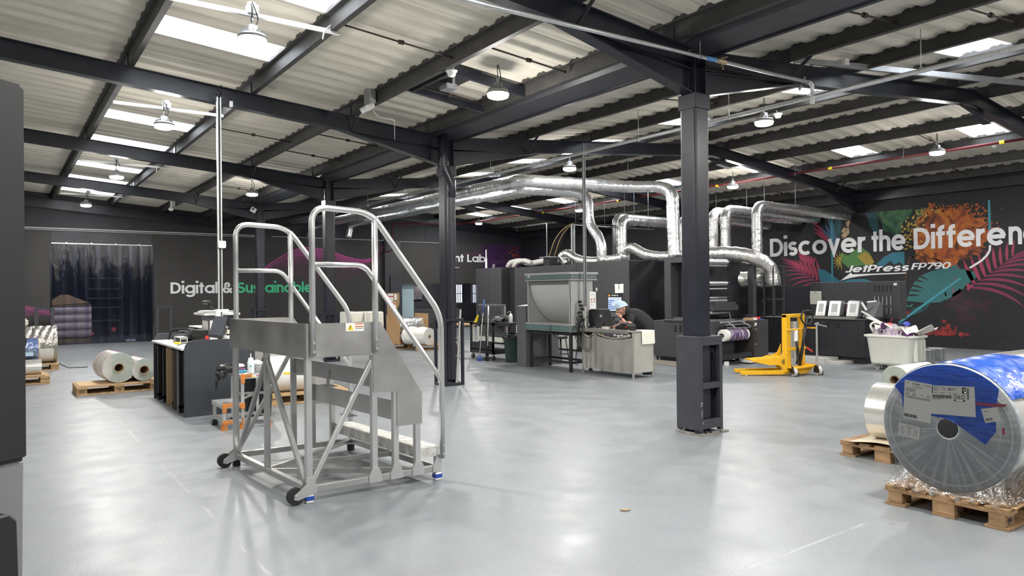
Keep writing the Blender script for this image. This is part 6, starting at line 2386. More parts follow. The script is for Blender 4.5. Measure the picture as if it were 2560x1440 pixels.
for r in range(13):
    for cc in range(3):
        lv.cbox((TX1 - .105, TY0 + .35 + cc * .30, .60 + r * .05), (.012, .24, .016), Matrix.Rotation(.5, 3, 'Y'))
lv.build('louvres', M_CAB, t)
MB().box(TX1 - .11, TY0 + .08, 1.255, TX1 - .07, TY1 + .22, 1.28).box(TX1 - .11, TY0 + .08, .5, TX1 - .07, TY0 + .10, 1.27).build('panel_rim', M_GALVD, t)
for x in (TX0 + .05, TX1 - .05):
    for y in (TY0 + .05, TY1 - .05):
        w = MB().cyl((x - .016, y, .055), (x + .016, y, .055), .055, 18, hole=.012).build('castor_wheel', M_RUBBER, t)
        MB().bar((x - .022, y, .055), (x - .022, y + .01, .14), .03, .004, up=(1, 0, 0)).bar((x + .022, y, .055), (x + .022, y + .01, .14), .03, .004, up=(1, 0, 0)).box(x - .03, y - .03, .132, x + .03, y + .03, .14).build('castor_fork', M_GALV, w)
SZ = .876
p = at_g(1271, 804, SZ)
t = thing('wash_bottle', 'white wash bottle with bent spout on the trolley shelf', 'bottle', (9.42, 13.12, SZ))
MB().lathe([(0, 0), (.040, 0), (.043, .006), (.043, .16), (.036, .185), (.026, .19), (.026, .205), (0, .207)], 20).build('body', M_WPLAST, t, local=True)
MB().tube(fillet([(0, 0, .2), (0, 0, .255), (-.02, .05, .25), (-.03, .085, .215)], .03), .006, 8).build('spout', M_WPLAST, t, local=True)
t = thing('rag_bundle', 'black and white striped film bundle on the trolley shelf', 'bundle', (9.45, 13.55, SZ))
mb = MB().ico((9.45, 13.62, SZ + .075), .1, 3, (1.0, 1.7, .75), .12)
mb.build('black_film', M_BAG, t)
mb = MB()
for k in range(3):
    mb.tube([(9.36 + .01 * k, 13.82 - .04 * k, SZ + .03 + .03 * k), (9.355, 13.62, SZ + .06 + .03 * k), (9.37, 13.44 - .02 * k, SZ + .02 + .035 * k)], .007, 6)
mb.build('white_strips', M_PAPER, t)
tag(MB().box(9.58, 13.38, SZ, 9.61, 13.80, SZ + .16).build('plate', M_GALVD), 'bare grey metal plate propped behind the black film bundle', 'plate')
# dustpan, brooms
def stick(x, y, y2, z0, z1, x2):
    return (V((x, y, z0)), V((x2, y2, z1)))


t = thing('broom', 'blue-handled broom with wide blue head leaning on the trolley', 'broom', (9.05, 13.85, 0))
A, B = at_x(1199, 893, 9.03), at_x(1210, 748, 9.16)
A.z = .07
MB().tube([A, A.lerp(B, .76)], .013, 8).build('shaft', mat('pale_shaft', (.62, .60, .56), .4, .4), t)
MB().tube([A.lerp(B, .76), B], .016, 8).build('grip', M_BLUE, t)
MB().cbox((A.x, A.y, .055), (.09, .34, .045), Matrix.Rotation(-.5, 3, 'Z')).build('head', M_BLUE, t, bev=.01)
MB().cbox((A.x - .01, A.y, .016), (.08, .33, .032), Matrix.Rotation(-.5, 3, 'Z')).build('bristles', mat('blue_bristles', (.04, .09, .33), .9), t)
t = thing('mop', 'black-handled squeegee leaning on the trolley beside the broom', 'squeegee', (9.1, 13.7, 0))
A, B = at_x(1217, 893, 9.08), at_x(1212, 768, 9.20)
A.z = .09
MB().tube([A, B], .013, 8).build('shaft', M_BLACK, t)
MB().cbox((A.x, A.y, .05), (.05, .10, .10)).build('head', M_BLACK, t, bev=.01)
t = thing('squeegee', 'white-handled scraper leaning on the trolley, right of the black one', 'squeegee', (9.1, 13.6, 0))
A, B = at_x(1219, 866, 9.10), at_x(1221, 765, 9.19)
MB().tube([A, B], .010, 8).build('shaft', M_WPLAST, t)
MB().tube([A.lerp(B, .70), B], .017, 8).build('grip', M_WPLAST, t)
MB().cbox((A.x, A.y, A.z - .03), (.03, .06, .08)).bar(V((A.x, A.y, A.z - .06)), V((A.x, A.y, .0)), .02).build('blade_holder', M_BLACK, t)
MB().cyl(B + V((0, .13, .0)), B + V((0, -.02, .0)), .006, 6).build('hook', M_GALV, t)
t = thing('dustpan', 'yellow and black dustpan hanging on the trolley panel', 'dustpan', (9.2, 14.05, 1))
c = [at_x(x, y, 9.18) for x, y in ((1187, 807), (1203, 783), (1211, 790), (1199, 816))]
MB().prism([(p.y, p.z) for p in c], lambda u, v, q: V((9.18 - q, u, v)), 0, .03).build('pan', M_CABD, t)
c = [at_x(x, y, 9.14) for x, y in ((1185, 806), (1194, 787), (1197, 789), (1193, 806))]
MB().prism([(p.y, p.z) for p in c], lambda u, v, q: V((9.148 - q, u, v)), 0, .02).build('yellow_brush', M_YELI, t)
MB().tube([at_x(1198, 788, 9.16), at_x(1201, 774, 9.16)], .014, 8).build('grip', M_BLACK, t)
t = thing('green_bin', 'dark green round waste bin with a black liner beside the trolley', 'bin', (9.44, 13.0, 0))
MB().lathe([(0, 0), (.20, 0), (.205, .02), (.26, .60), (.275, .61), (.275, .63), (.245, .63), (.19, .04), (0, .04)], 32).build('bin', M_GREENB, t, local=True)
mb = MB()
mb.grid(lambda u, v: V(((.281 + .008 * math.sin(u * 60)) * math.cos(u * 2 * PI), (.281 + .008 * math.sin(u * 60)) * math.sin(u * 2 * PI), .53 + .11 * v + .02 * math.sin(u * 31)) if v < .6 else ((.30 - .12 * v) * math.cos(u * 2 * PI), (.30 - .12 * v) * math.sin(u * 2 * PI), .62 + .03 * math.sin(u * 40))), 60, 6)
mb.build('liner', M_BAG, t, local=True)
t = thing('pale_side_table', 'small pale wooden stand behind the second column', 'stand', (9.3, 15.2, 0))
a = at_g(1165, 880)
MB().box(a.x - .25, a.y - .10, .70, a.x + .25, a.y + .55, .74).build('top', M_WOOD, t)
mb = MB()
for dx in (-.22, .18):
    for dy in (-.06, .48):
        mb.box(a.x + dx, a.y + dy, 0, a.x + dx + .05, a.y + dy + .05, .70)
each(mb, 'leg', mat('cream_stand', (.5, .48, .42), .6), t)
t = thing('metal_bar', 'long grey metal tube leaning inside the guard of the second column', 'tube', (6.46, 10.45, 0))
A, B = at_y(1141, 958, 10.44), at_y(1151, 774, 10.44)
A.z = .012
MB().cyl(A, B, .022, 14, hole=.016).build('tube', M_GALV, t)

# ================================================================ proofing light booth on its stand
BX0, BX1, BY0, BY1 = 9.02, 9.62, 10.58, 11.95
M_BOOTH = mat('light_grey_booth', (.36, .36, .355), .6, 0, .03, 5)
M_TRIM = mat('teal_grey_trim', (.13, .165, .165), .45, 0, .08, 8)
t = thing('viewing_booth', 'grey print viewing booth with curved white screen on a black stand', 'viewing booth', (9.3, 11.2, 0))
for x in (BX0 + .02, BX1 - .07):
    for y in (BY0 + .02, BY1 - .07):
        MB().box(x, y, 0, x + .055, y + .055, .77).build('leg', M_BLACK, t, bev=.003)
mb = MB()
for z in (.16, .71):
    mb.box(BX0 + .03, BY0 + .05, z, BX0 + .06, BY1 - .05, z + .045).box(BX1 - .06, BY0 + .05, z, BX1 - .03, BY1 - .05, z + .045)
    mb.box(BX0 + .05, BY0 + .03, z, BX1 - .05, BY0 + .06, z + .045).box(BX0 + .05, BY1 - .06, z, BX1 - .05, BY1 - .03, z + .045)
mb.build('stand_rail', M_BLACK, t)
MB().box(BX0 - .03, BY0 - .03, .775, BX1 + .03, BY1 + .03, .93).build('base_tray', M_TRIM, t, bev=.01)
MB().box(BX0 - .035, BY0 - .035, .905, BX1 + .03, BY1 + .035, .935).build('tray_lip', M_BOOTH, t, bev=.006)
MB().box(BX0 - .035, BY0 - .035, .83, BX0 - .029, BY1 + .03, .87).build('green_stripe', mat('teal_stripe', (.10, .20, .18), .5), t)
MB().box(BX0 - .03, BY0 - .03, 1.80, BX1 + .08, BY1 + .03, 1.925).build('hood', M_TRIM, t, bev=.02, seg=2)
MB().box(BX0 - .045, BY0 - .045, 1.905, BX1 + .10, BY1 + .045, 1.95).box(BX0 - .04, BY0 - .04, 1.79, BX1 + .08, BY1 + .04, 1.815).build('hood_lip', M_BOOTH, t, bev=.006)
MB().box(BX0 - .0345, BY0 - .03, 1.845, BX0 - .029, BY1 + .03, 1.88).build('green_stripe', mat('teal_stripe', (.10, .20, .18), .5), t)
MB().box(BX0, BY0, .93, BX1, BY0 + .012, 1.80).box(BX0, BY1 - .012, .93, BX1, BY1, 1.80).box(BX1 - .012, BY0, .93, BX1, BY1, 1.80).build('side_wall', M_BOOTH, t)
MB().box(BX0 - .004, BY0, .93, BX0 + .012, BY0 + .035, 1.80).box(BX0 - .004, BY1 - .03, .93, BX0 + .012, BY1, 1.80).build('front_edge', M_BOOTH, t)
MB().box(BX0 + .005, BY0 + .03, 1.73, BX0 + .02, BY1 - .03, 1.80).build('visor', mat('booth_shade', (.12, .12, .12), .6), t)
cv = MB()
cv.grid(lambda u, v: V((BX1 - .02 - .50 * (1 - math.sin(math.acos(max(-1, min(1, 1 - v))))) if False else BX1 - .03 - .52 * (1 - math.sin(v * PI / 2)) ** 1.0 if False else BX0 + .05 + .50 * v ** 2.2, BY0 + .035 + (BY1 - BY0 - .07) * u, 1.78 - .84 * v)), 2, 24)
cv.build('curved_screen', mat('booth_screen', (.52, .52, .50), .7), t)
MB().box(BX0 + .05, 11.28, .936, BX0 + .40, 11.285, .937).build('seam', M_INKG, t)
MB().prism(rrect(.05, .03, .004, 2, 11.86, 1.89), lambda u, v, q: V((BX0 - .033 - q, u, v)), 0, .003).build('badge', M_PAPER, t)
pz = at_y(1482, 750, BY0)
mb = MB().prism([(pz.x - .085, 1.16), (pz.x + .085, 1.155), (pz.x + .08, 1.56), (pz.x - .09, 1.57)], lambda u, v, q: V((u, BY0 - .002 - q, v)), 0, .002)
nt_ = mb.build('side_notice', M_PAPER, t)
mb = MB()
for dx in (-.055, .02):
    mb.box(pz.x + dx, BY0 - .0062, 1.40, pz.x + dx + .035, BY0 - .0045, 1.43).box(pz.x + dx, BY0 - .0062, 1.355, pz.x + dx + .035, BY0 - .0045, 1.375)
mb.build('orange_blocks', mat('rust_ink', (.40, .10, .03), .6), nt_)
MB().box(pz.x - .05, BY0 - .0062, 1.50, pz.x + .05, BY0 - .0045, 1.506).box(pz.x - .055, BY0 - .0062, 1.31, pz.x - .02, BY0 - .0045, 1.315).build('text_line', M_INKG, nt_)
MB().box(pz.x + .075, BY0 - .03, 1.58, pz.x + .095, BY0 - .001, 1.64).build('switch', M_WPLAST, t)
t = thing('side_cabinet', 'charcoal cabinet with a sheet of paper on top, left of the viewing booth', 'cabinet', (9.4, 12.1, 0))
MB().box(9.0, 12.0, 0, 9.9, 12.32, 1.275).build('body', M_GREY, t, bev=.008)
t = thing('paper_sheet', 'white sheet of paper draped on the charcoal cabinet beside the viewing booth', 'paper', (9.2, 12.2, 1.28))
MB().grid(lambda u, v: V((9.05 + .6 * u, 12.0 + .40 * v, 1.279 + .02 * math.sin(u * 3) - (.05 * max(0, v - .8) * 5) ** 1.0)), 8, 10).build('sheet', M_PAPER, t)
t = thing('bar_stool', 'black metal bar stool under the viewing booth stand', 'stool', at_g(1402, 908))
MB().lathe([(0, .54), (.15, .54), (.16, .55), (.16, .575), (.15, .58), (0, .58)], 24).build('seat', M_BLACK, t, local=True)
for k in range(4):
    a = PI / 4 + k * PI / 2
    MB().tube([(.11 * math.cos(a), .11 * math.sin(a), .54), (.19 * math.cos(a), .19 * math.sin(a), .008)], .011, 8).build('leg', M_BLACK, t, local=True)
MB().tube([(.165 * math.cos(k * PI / 8), .165 * math.sin(k * PI / 8), .2) for k in range(16)], .008, 6, closed=True).build('foot_ring', M_BLACK, t, local=True)

# ================================================================ stainless bench
EX0, EX1, EY0, EY1 = 9.22, 9.75, 9.10, 10.48
t = thing('steel_bench', 'stainless steel bench with sheeted sides where the person leans', 'bench', (9.5, 9.8, 0))
for x in (EX0, EX1 - .035):
    for y in (EY0, EY1 - .035):
        MB().box(x, y, 0, x + .035, y + .035, .83).build('leg', M_STAIN, t, bev=.003)
MB().box(EX0 - .02, EY0 - .015, .83, EX1 + .02, EY1 + .03, .852).build('top', M_STAIN, t, bev=.004)
MB().box(EX0 - .045, EY0 + .10, .80, EX0 + .03, EY1 + .06, .868).build('front_lip', mat('dull_stainless', (.36, .35, .33), .45, .7, .1, 6), t, bev=.004)
sh = MB()
sh.grid(lambda u, v: V((EX0 + .004 + .012 * math.sin(u * 23) * (1 - v) ** 2 + .006 * math.sin(v * 9 + u * 5), EY0 + .03 + (EY1 - EY0 - .42) * u, .10 + .63 * v - .05 * math.sin(u * PI) * v)), 40, 16)
sh.build('front_sheet', M_STAIN, t)
sh = MB()
sh.grid(lambda u, v: V((EX0 + .004 + .012 * math.sin(u * 17) * (1 - v) ** 2, EY1 - .37 + .33 * u, .10 + .66 * v - .03 * math.sin(u * PI) * v)), 20, 12)
sh.build('front_sheet', M_STAIN, t)
MB().box(EX0 - .004, EY1 - .42, .10, EX0 + .02, EY1 - .37, .83).build('middle_stile', mat('dull_stainless', (.36, .35, .33), .45, .7), t)
MB().box(EX0 + .03, EY0 + .002, .10, EX1 - .03, EY0 + .008, .83).build('end_sheet', mat('stainless_pale', (.60, .59, .54), .42, .6, .08, 5, .05, 8), t)
mb = MB()
for k, (y0, y1) in enumerate(((EY0 + .06, EY1 - .46), (EY1 - .36, EY1 - .06))):
    pts = [(EX0 - .012, y0 + (y1 - y0) * j / 12, .785 - .075 * math.sin(PI * j / 12) - .012 * (j % 2)) for j in range(13)]
    mb.tube(pts, .012, 8)
mb.build('rolled_film_edge', mat('tan_film', (.52, .42, .32), .4), t)
mb = MB()
for k in range(5):
    mb.ico((EX0 + .0, EY0 + .10 + k * .09, .77 - .02 * (k % 2)), .035, 2, (.5, 1.2, .8))
mb.build('clear_bag_edge', mat('whitish_film', (.66, .63, .58), .3), t)
MB().box(EX0 + .03, EY0 + .05, .10, EX1 - .02, EY1 - .03, .115).build('lower_shelf', M_STAIN, t)
t = thing('paper_sheet', 'large cream sheet hanging over the right end of the steel bench', 'paper', (9.6, 9.1, .85))
MB().grid(lambda u, v: (lambda s: V((EX0 + .20 + .33 * u + .03 * v, EY0 + .22 - s, .8545) if s < .225 else V((EX0 + .20 + .33 * u + .05 * (s - .2), EY0 - .018 - .012 * math.sin(u * 3), .8545 - (s - .225)))))(v * .47), 6, 24).build('sheet', M_PAPERY, t)
# things on the bench
t = thing('bench_monitor', 'black monitor seen from behind on the steel bench', 'monitor', (9.4, 10.0, .853))
cs2 = [at_x(x, y, xx) for x, y, xx in ((1476, 773, 9.40), (1523, 773, 9.42), (1535, 813, 9.34), (1490, 820, 9.32))]
nn2 = (cs2[1] - cs2[0]).cross(cs2[3] - cs2[0]).normalized()
if nn2.x > 0:
    nn2 = -nn2
mq = lambda u, v, q: cs2[0].lerp(cs2[1], u).lerp(cs2[3].lerp(cs2[2], u), v) + nn2 * q
MB().prism([(0, 0), (1, 0), (1, 1), (0, 1)], mq, -.025, .01).build('back_shell', M_BLACK, t, bev=.006)
MB().prism([(.02, -.02), (.98, -.02), (.98, .0), (.02, .0)], mq, -.02, .0).build('pale_top_edge', M_GALV, t)
MB().prism([(.03, .04), (.97, .04), (.97, .96), (.03, .96)], mq, -.028, -.0255).build('screen', mat('lit_monitor', (.55, .62, .75), .3, emit=.4), t)
MB().prism(arc(.48, .40, .07, .08, 0, 360, 16)[:-1], mq, .010, .012).build('round_badge', M_GALVD, t)
pb = mq(.5, .75, .01)
MB().bar(pb, V((pb.x - .03, pb.y, .862)), .05, .03).cbox((pb.x, pb.y, .858), (.16, .22, .01)).build('stand', M_BLACK, t)
t = thing('side_screen', 'second black screen panel beside the bench monitor', 'monitor', (9.45, 10.25, .853))
cs3 = [at_x(x, y, 9.5) for x, y in ((1468, 775), (1480, 774), (1494, 815), (1468, 818))]
MB().prism([(p.y, p.z) for p in cs3], lambda u, v, q: V((9.5 + q, u, v)), 0, .03).build('panel', M_BLACK, t)
MB().cbox((9.515, cs3[3].y - .05, .860), (.12, .16, .016)).build('base', M_BLACK, t)
t = thing('label_printer', 'black label printer with red button on the steel bench in front of the person', 'printer', (9.35, 9.45, .853))
q = at_g(1566, 825, .853)
yy = 9.42
MB().prism([(-.16, .001), (.17, .001), (.17, .09), (.10, .135), (-.02, .125), (-.16, .075)], lambda u, v, k: V((9.24 + k, yy - u, .853 + v)), 0, .22).build('body', M_BLACK, t, bev=.008)
MB().box(9.232, yy - .02, .935, 9.239, yy + .15, .941).build('pale_seam', M_INKG, t)
MB().prism(arc(0, 0, .018, .012, 0, 360, 12)[:-1], lambda u, v, k: V((9.236 - k, yy - .135 + u, .925 + v)), 0, .006).build('red_button', mat('bright_red', (.7, .05, .03), .5), t)
MB().box(9.26, yy - .05, .985, 9.38, yy + .10, 1.0).build('grey_lid', M_GREY, t)
tag(MB().box(9.30, 9.86, .853, 9.36, 10.00, .905).build('carton', M_WPLAST), 'small white carton beside the hand on the steel bench', 'carton')
t = thing('cable_tangle', 'tangle of black cables and plugs at the foot of the dark cable pole', 'cables', (9.25, 10.45, .87))
rnd = random.Random(4)
mb = MB()
for k in range(16):
    p = V((9.20 + rnd.uniform(-.05, .05), 10.45 + rnd.uniform(-.06, .16), rnd.uniform(.95, 1.35)))
    mb.tube(fillet([p, p + V((rnd.uniform(-.08, .04), rnd.uniform(-.12, .12), rnd.uniform(-.15, .12))), p + V((rnd.uniform(-.06, .06), rnd.uniform(-.16, .16), rnd.uniform(-.3, -.1))), p + V((rnd.uniform(-.04, .04), rnd.uniform(-.1, .1), rnd.uniform(-.4, -.3)))], .08), .006, 6)
for (ya, yb, zl) in ((10.40, 10.14, .42), (10.36, 10.18, .46), (10.5, 10.62, .25), (10.52, 10.58, .30)):
    mb.tube(fillet([(9.17, ya, .95), (9.165, ya, zl), (9.165, yb, zl), (9.165, yb, .78)] if yb < ya else [(9.17, ya, .95), (9.165, ya, .7), (9.165, yb, zl), (9.17, yb - .02, .12)], .15), .006, 6)
mb.tube(fillet([(9.0, 11.15, .94), (8.97, 11.15, .80), (8.96, 10.9, .62), (8.98, 10.6, .72), (9.12, 10.46, .98)], .15), .008, 6)
mb.build('cables', M_CABLE, t)
mb = MB()
for k in range(6):
    mb.cbox((9.18, 10.42 + .03 * (k % 3), 1.02 + .07 * k), (.05, .06, .05))
each(mb, 'plug', M_BLACK, t)
MB().box(9.215, 10.36, .87, 9.235, 10.42, 1.28).build('white_socket_strip', mat('aged_white', (.55, .53, .48), .5), t)

# ================================================================ the printing press line
PX = 12.2


def cabinet(lab, x0, y0, x1, y1, z0, z1, m=M_CAB, seams=(), plinth=True, name='press_cabinet', group=None):
    t = thing(name, lab, 'cabinet', (x0, y0, 0), 0, group)
    MB().box(x0, y0, z0, x1, y1, z1).build('body', m, t, bev=.008)
    if plinth and z0 > .03:
        MB().box(x0 + .05, y0 + .03, 0, x1 - .05, y1 - .03, z0).build('plinth', M_BLACK, t)
    if seams:
        mb = MB()
        for s in seams:
            mb.box(x0 - .0015, s - .004, z0 + .02, x0 + .001, s + .004, z1 - .01)
        mb.build('door_gap', M_BLACK, t)
    return t


t = cabinet('tall charcoal double-door press cabinet, farthest left of the press line', PX, 17.46, 13.6, 18.85, .58, 2.30, seams=(18.15,), plinth=False)
MB().box(PX + .02, 17.47, .05, 13.6, 18.84, .58).build('cream_lower_panel', M_CREAM, t, bev=.006)
MB().box(PX + .06, 17.5, 0, 13.5, 18.8, .05).build('plinth', M_BLACK, t)
MB().tube([V((PX + .1, 18.0 + .05 * math.cos(a), 2.355 + .05 * math.sin(a))) for a in [k * PI / 8 for k in range(16)]], .012, 8, closed=True).build('lifting_eye', M_GALV, t)
MB().cyl((12.5, 18.7, 2.3), (12.5, 18.7, 2.62), .035, 12).cyl((12.5, 18.7, 2.62), (12.5, 18.7, 2.9), .02, 10).build('white_beacon', M_WPLAST, t)
t = cabinet('long charcoal press cabinet with cream base behind the viewing booth', PX, 14.07, 13.8, 16.78, .62, 2.27, seams=(15.4, 14.75), plinth=False)
MB().box(PX + .02, 14.09, .05, 13.8, 16.76, .62).build('cream_lower_panel', M_CREAM, t, bev=.006)
MB().box(PX + .06, 14.1, 0, 13.7, 16.7, .05).build('plinth', M_BLACK, t)
MB().box(PX + .3, 16.78, 0, 13.5, 17.46, 2.24).build('dark_recess', M_CABD, t)
t = cabinet('large charcoal press cabinet with touch screen and pinned notice behind the person', PX, 12.15, 16.3, 14.06, .12, 2.305, seams=(13.75,))
MB().box(PX + .002, 12.146, .15, 16.25, 12.149, 2.28).build('dark_end_panel', M_CABD, t)
hd = MB()
for px in (1627, 1642):
    q = at_y(px, 781, 12.14)
    hd.box(q.x - .02, 12.138, q.z - .07, q.x + .02, 12.147, q.z + .07)
each(hd, 'recessed_handle', M_BLACK, t)
c0 = [at_x(x, y, PX) for x, y in ((1520, 734), (1556, 733), (1556, 778), (1521, 779))]
ya, yb, zb, za = c0[0].y, c0[1].y, c0[3].z, c0[0].z
sc = MB().box(PX - .012, yb, zb, PX - .002, ya, za).build('screen_frame', M_BLACK, t)
MB().box(PX - .014, yb + .02, zb + .02, PX - .0125, ya - .02, za - .09).build('screen', mat('lit_screen', (.42, .50, .58), .4, emit=.35), sc)
mb = MB()
rnd = random.Random(2)
for k in range(5):
    z = zb + .06 + k * .05
    mb.box(PX - .0155, ya - .05 - rnd.uniform(.08, .2), z, PX - .0142, ya - .03, z + .022)
mb.build('blue_rows', mat('screen_blue', (.05, .10, .38), .4, emit=.3), sc)
MB().box(PX - .0155, yb + .04, zb + .20, PX - .0142, yb + .20, zb + .24).build('green_row', mat('screen_green', (.30, .55, .30), .4, emit=.3), sc)
MB().prism(arc(0, 0, .03, .03, 0, 360, 8)[:-1], lambda u, v, q: V((PX - .013 - q, ya - .06 + u, za - .045 + v)), 0, .002).build('orange_icon', mat('screen_orange', (.8, .25, .06), .4, emit=.5), sc)
mb = MB()
for k, w in enumerate((.03, .018, .03, .018, .03)):
    mb.box(PX - .015, ya - .15 - k * .045 - w, za - .058, PX - .013, ya - .15 - k * .045, za - .03)
mb.build('white_icons', M_TEXTW, sc)
MB().box(PX - .06, yb + .0, zb - .12, PX - .002, ya - .04, zb - .02).box(PX - .05, yb + .05, zb - .22, PX - .002, yb + .22, zb - .13).build('control_ledge', M_GREY, t, bev=.005)
c1 = [at_x(x, y, PX) for x, y in ((1537, 710), (1559, 709.5), (1559, 732), (1538, 733))]
nt_ = MB().prism([(p.y, p.z) for p in c1], lambda u, v, q: V((PX - .003 - q, u, v)), 0, .002).build('pinned_notice', M_PAPER, t)
yc = (c1[0].y + c1[1].y) / 2
MB().box(PX - .012, yc - .012, c1[0].z - .02, PX - .005, yc + .012, c1[0].z + .012).box(PX - .0062, yc - .010, c1[0].z - .13, PX - .0052, yc + .010, c1[0].z - .05).build('clip', M_INK, nt_)
# web tower
t = thing('web_tower', 'open charcoal web tower frame with rollers, partly behind the nearest column', 'press tower', (PX, 9.9, 0))
fr = MB()
fr.box(PX, 10.86, .93, PX + .25, 11.05, 2.31).box(PX, 10.22, 2.18, PX + .25, 10.86, 2.31)
fr.build('portal_frame', M_CAB, t, bev=.006)
MB().box(PX + .25, 10.30, .97, PX + .45, 10.86, 2.18).build('inner_panel', M_CABD, t)
MB().box(PX + .22, 10.2, 1.97, PX + .248, 10.45, 2.08).build('maroon_plate', mat('maroon_plate', (.06, .035, .035), .5), t)
MB().box(PX + .05, 10.25, .93, PX + .25, 10.86, .97).build('sill', M_GREY, t)
MB().box(13.93, 9.95, .80, 14.05, 10.1, 2.29).box(13.83, 9.93, .8, 13.93, 10.12, 1.0).build('right_upright', M_CAB, t, bev=.004)
MB().box(12.66, 10.35, .95, 14.0, 10.4, 2.25).build('dark_back', M_CABD, t)
RY = 10.05
for (py, r, m) in ((655, .065, M_GALV), (664, .022, M_GALVD), (709, .05, M_GALV), (722.5, .02, M_GALV), (745, .02, M_GALV), (753, .035, M_GALVD), (783, .035, M_FOILD)):
    a = at_y(1762, py, RY)
    b = at_y(1816, py, RY)
    MB().cyl((12.35, RY, a.z), (b.x, RY, a.z), r, 20).build('roller', m, t)
    MB().cyl((b.x, RY, a.z), (b.x + .12, RY, a.z), max(.02, r * .6), 12).build('bearing', M_STEEL, t)
a, b = at_y(1767, 757, RY - .06), at_y(1842, 775, RY - .06)
MB().box(12.6, RY - .10, b.z, b.x - .08, RY + .06, a.z).box(b.x - .08, RY - .10, b.z, b.x, RY + .06, a.z - .06).build('beam', M_CAB, t, bev=.006)
a = at_y(1822, 790, RY - .05)
MB().bar(V((a.x, RY - .05, a.z + .10)), V((a.x + .12, RY - .05, a.z - .20)), .025).build('lever', M_GALVD, t)
mb = MB()
for py in (729, 733, 737):
    q = at_y(1806, py, RY - .08)
    mb.box(q.x, RY - .1, q.z - .015, q.x + .24, RY - .06, q.z + .012)
each(mb, 'bracket', M_BLACK, t)
# front low cabinets of the tower
t = cabinet('low charcoal double-door press cabinet beside the nearest column', 12.13, 9.72, 12.9, 11.32, .09, .90, m=M_CAB, seams=(10.42,))
hd = MB()
for px in (1688.5, 1701.5):
    q = at_x(px, 822, 12.13)
    hd.box(12.124, q.y - .03, q.z - .075, 12.132, q.y + .03, q.z + .075)
each(hd, 'recessed_handle', M_BLACK, t)
MB().box(12.10, 9.72, .90, 12.95, 11.0, .93).build('top_plate', M_GREY, t, bev=.004)
ft = MB()
for y in (9.9, 10.6, 11.2):
    ft.cyl((12.2, y, 0), (12.2, y, .09), .025, 10)
each(ft, 'levelling_foot', M_GALV, t)
q = at_y(1787, 834, 9.7)
MB().box(12.80, 9.712, .60, 12.9, 9.718, .66).build('label', M_PAPER, t)
# rewinder with printed roll
t = thing('rewinder', 'open rewinder bay with a purple printed film roll, right of the nearest column', 'rewinder', (12.9, 9.7, 0))
MB().box(12.92, 9.8, .06, 13.24, 10.6, .88).build('dark_bay', M_CABD, t)
MB().box(13.14, 9.38, .05, 13.24, 9.80, .90).build('side_plate', mat('bronze_plate', (.06, .052, .048), .4, .3, .2, 6), t, bev=.004)
MB().cyl((12.30, 9.55, .62), (13.06, 9.55, .62), .125, 40, hole=.04).build('film_roll', M_FILMW, t)
MB().cyl((12.42, 9.55, .62), (13.0, 9.55, .62), .127, 40, hole=.124).build('printed_band', print_material('purple_streaks', [(.35, (.05, .02, .08)), (.5, (.14, .07, .18)), (.60, (.5, .45, .5)), (.75, (.08, .03, .11))], 4, 5, .4, (6, 1, 1)), t)
MB().cyl((13.06, 9.55, .62), (13.14, 9.55, .62), .09, 20).cyl((12.24, 9.55, .62), (12.31, 9.55, .62), .04, 16).build('chuck', M_BLACK, t)
mb = MB()
mb.bar((12.35, 9.50, .84), (13.10, 9.50, .84), .02).bar((12.35, 9.46, .78), (13.12, 9.46, .76), .02).bar((12.42, 9.48, .88), (12.52, 9.40, .79), .02).bar((12.86, 9.48, .90), (13.05, 9.40, .79), .02).bar((12.3, 9.6, .89), (13.14, 9.6, .90), .04)
mb.build('guard_rods', M_GALV, t)
MB().bar((12.25, 9.5, .16), (13.1, 9.45, .20), .10).box(12.5, 9.3, .06, 12.58, 9.4, .09).build('lower_guard', M_CABD, t)
each(MB().box(12.86, 9.30, .03, 13.14, 9.55, .11).box(12.28, 9.44, .0, 12.36, 9.5, .08).box(12.5, 9.44, .11, 12.56, 9.47, .15), 'white_foot', M_WPLAST, t)
each(MB().cyl((13.16, 9.38, .80), (13.16, 9.35, .80), .02, 10).cyl((13.19, 9.38, .40), (13.19, 9.36, .40), .02, 10).cyl((13.19, 9.38, .72), (13.19, 9.36, .72), .02, 10), 'knob', M_GALV, t)
MB().box(13.16, 9.374, .80, 13.23, 9.379, .86).build('label', M_PAPERY, t)
t = cabinet('low charcoal end cabinet beside the purple printed roll', 13.25, 9.6, 13.97, 10.5, .05, .90, m=M_CAB)
MB().box(13.30, 9.594, .60, 13.37, 9.599, .66).build('label', M_PAPER, t)
t = thing('ink_boxes', 'row of small cartons with a red end on the low end cabinet', 'boxes', (13.5, 9.7, .9))
MB().box(13.26, 9.64, .902, 13.48, 9.74, .955).build('tan_box', M_WOOD, t)
MB().box(13.48, 9.64, .902, 13.62, 9.74, .95).build('white_box', M_PAPER, t)
MB().box(13.62, 9.64, .902, 13.74, 9.74, .965).build('red_box', mat('bright_red', (.7, .05, .03), .5), t)
MB().box(13.66, 9.605, .902, 13.80, 9.635, .925).build('blue_strip', M_BLUE, t)
# floor mat
tag(MB().box(11.35, 9.9, .0, 12.1, 12.2, .012).build('floor_mat', mat('brown_mesh_mat', (.22, .19, .16), .8, 0, .3, 60, .3, 120)), 'brown rubber mesh mat in front of the press between bench and column', 'floor mat')
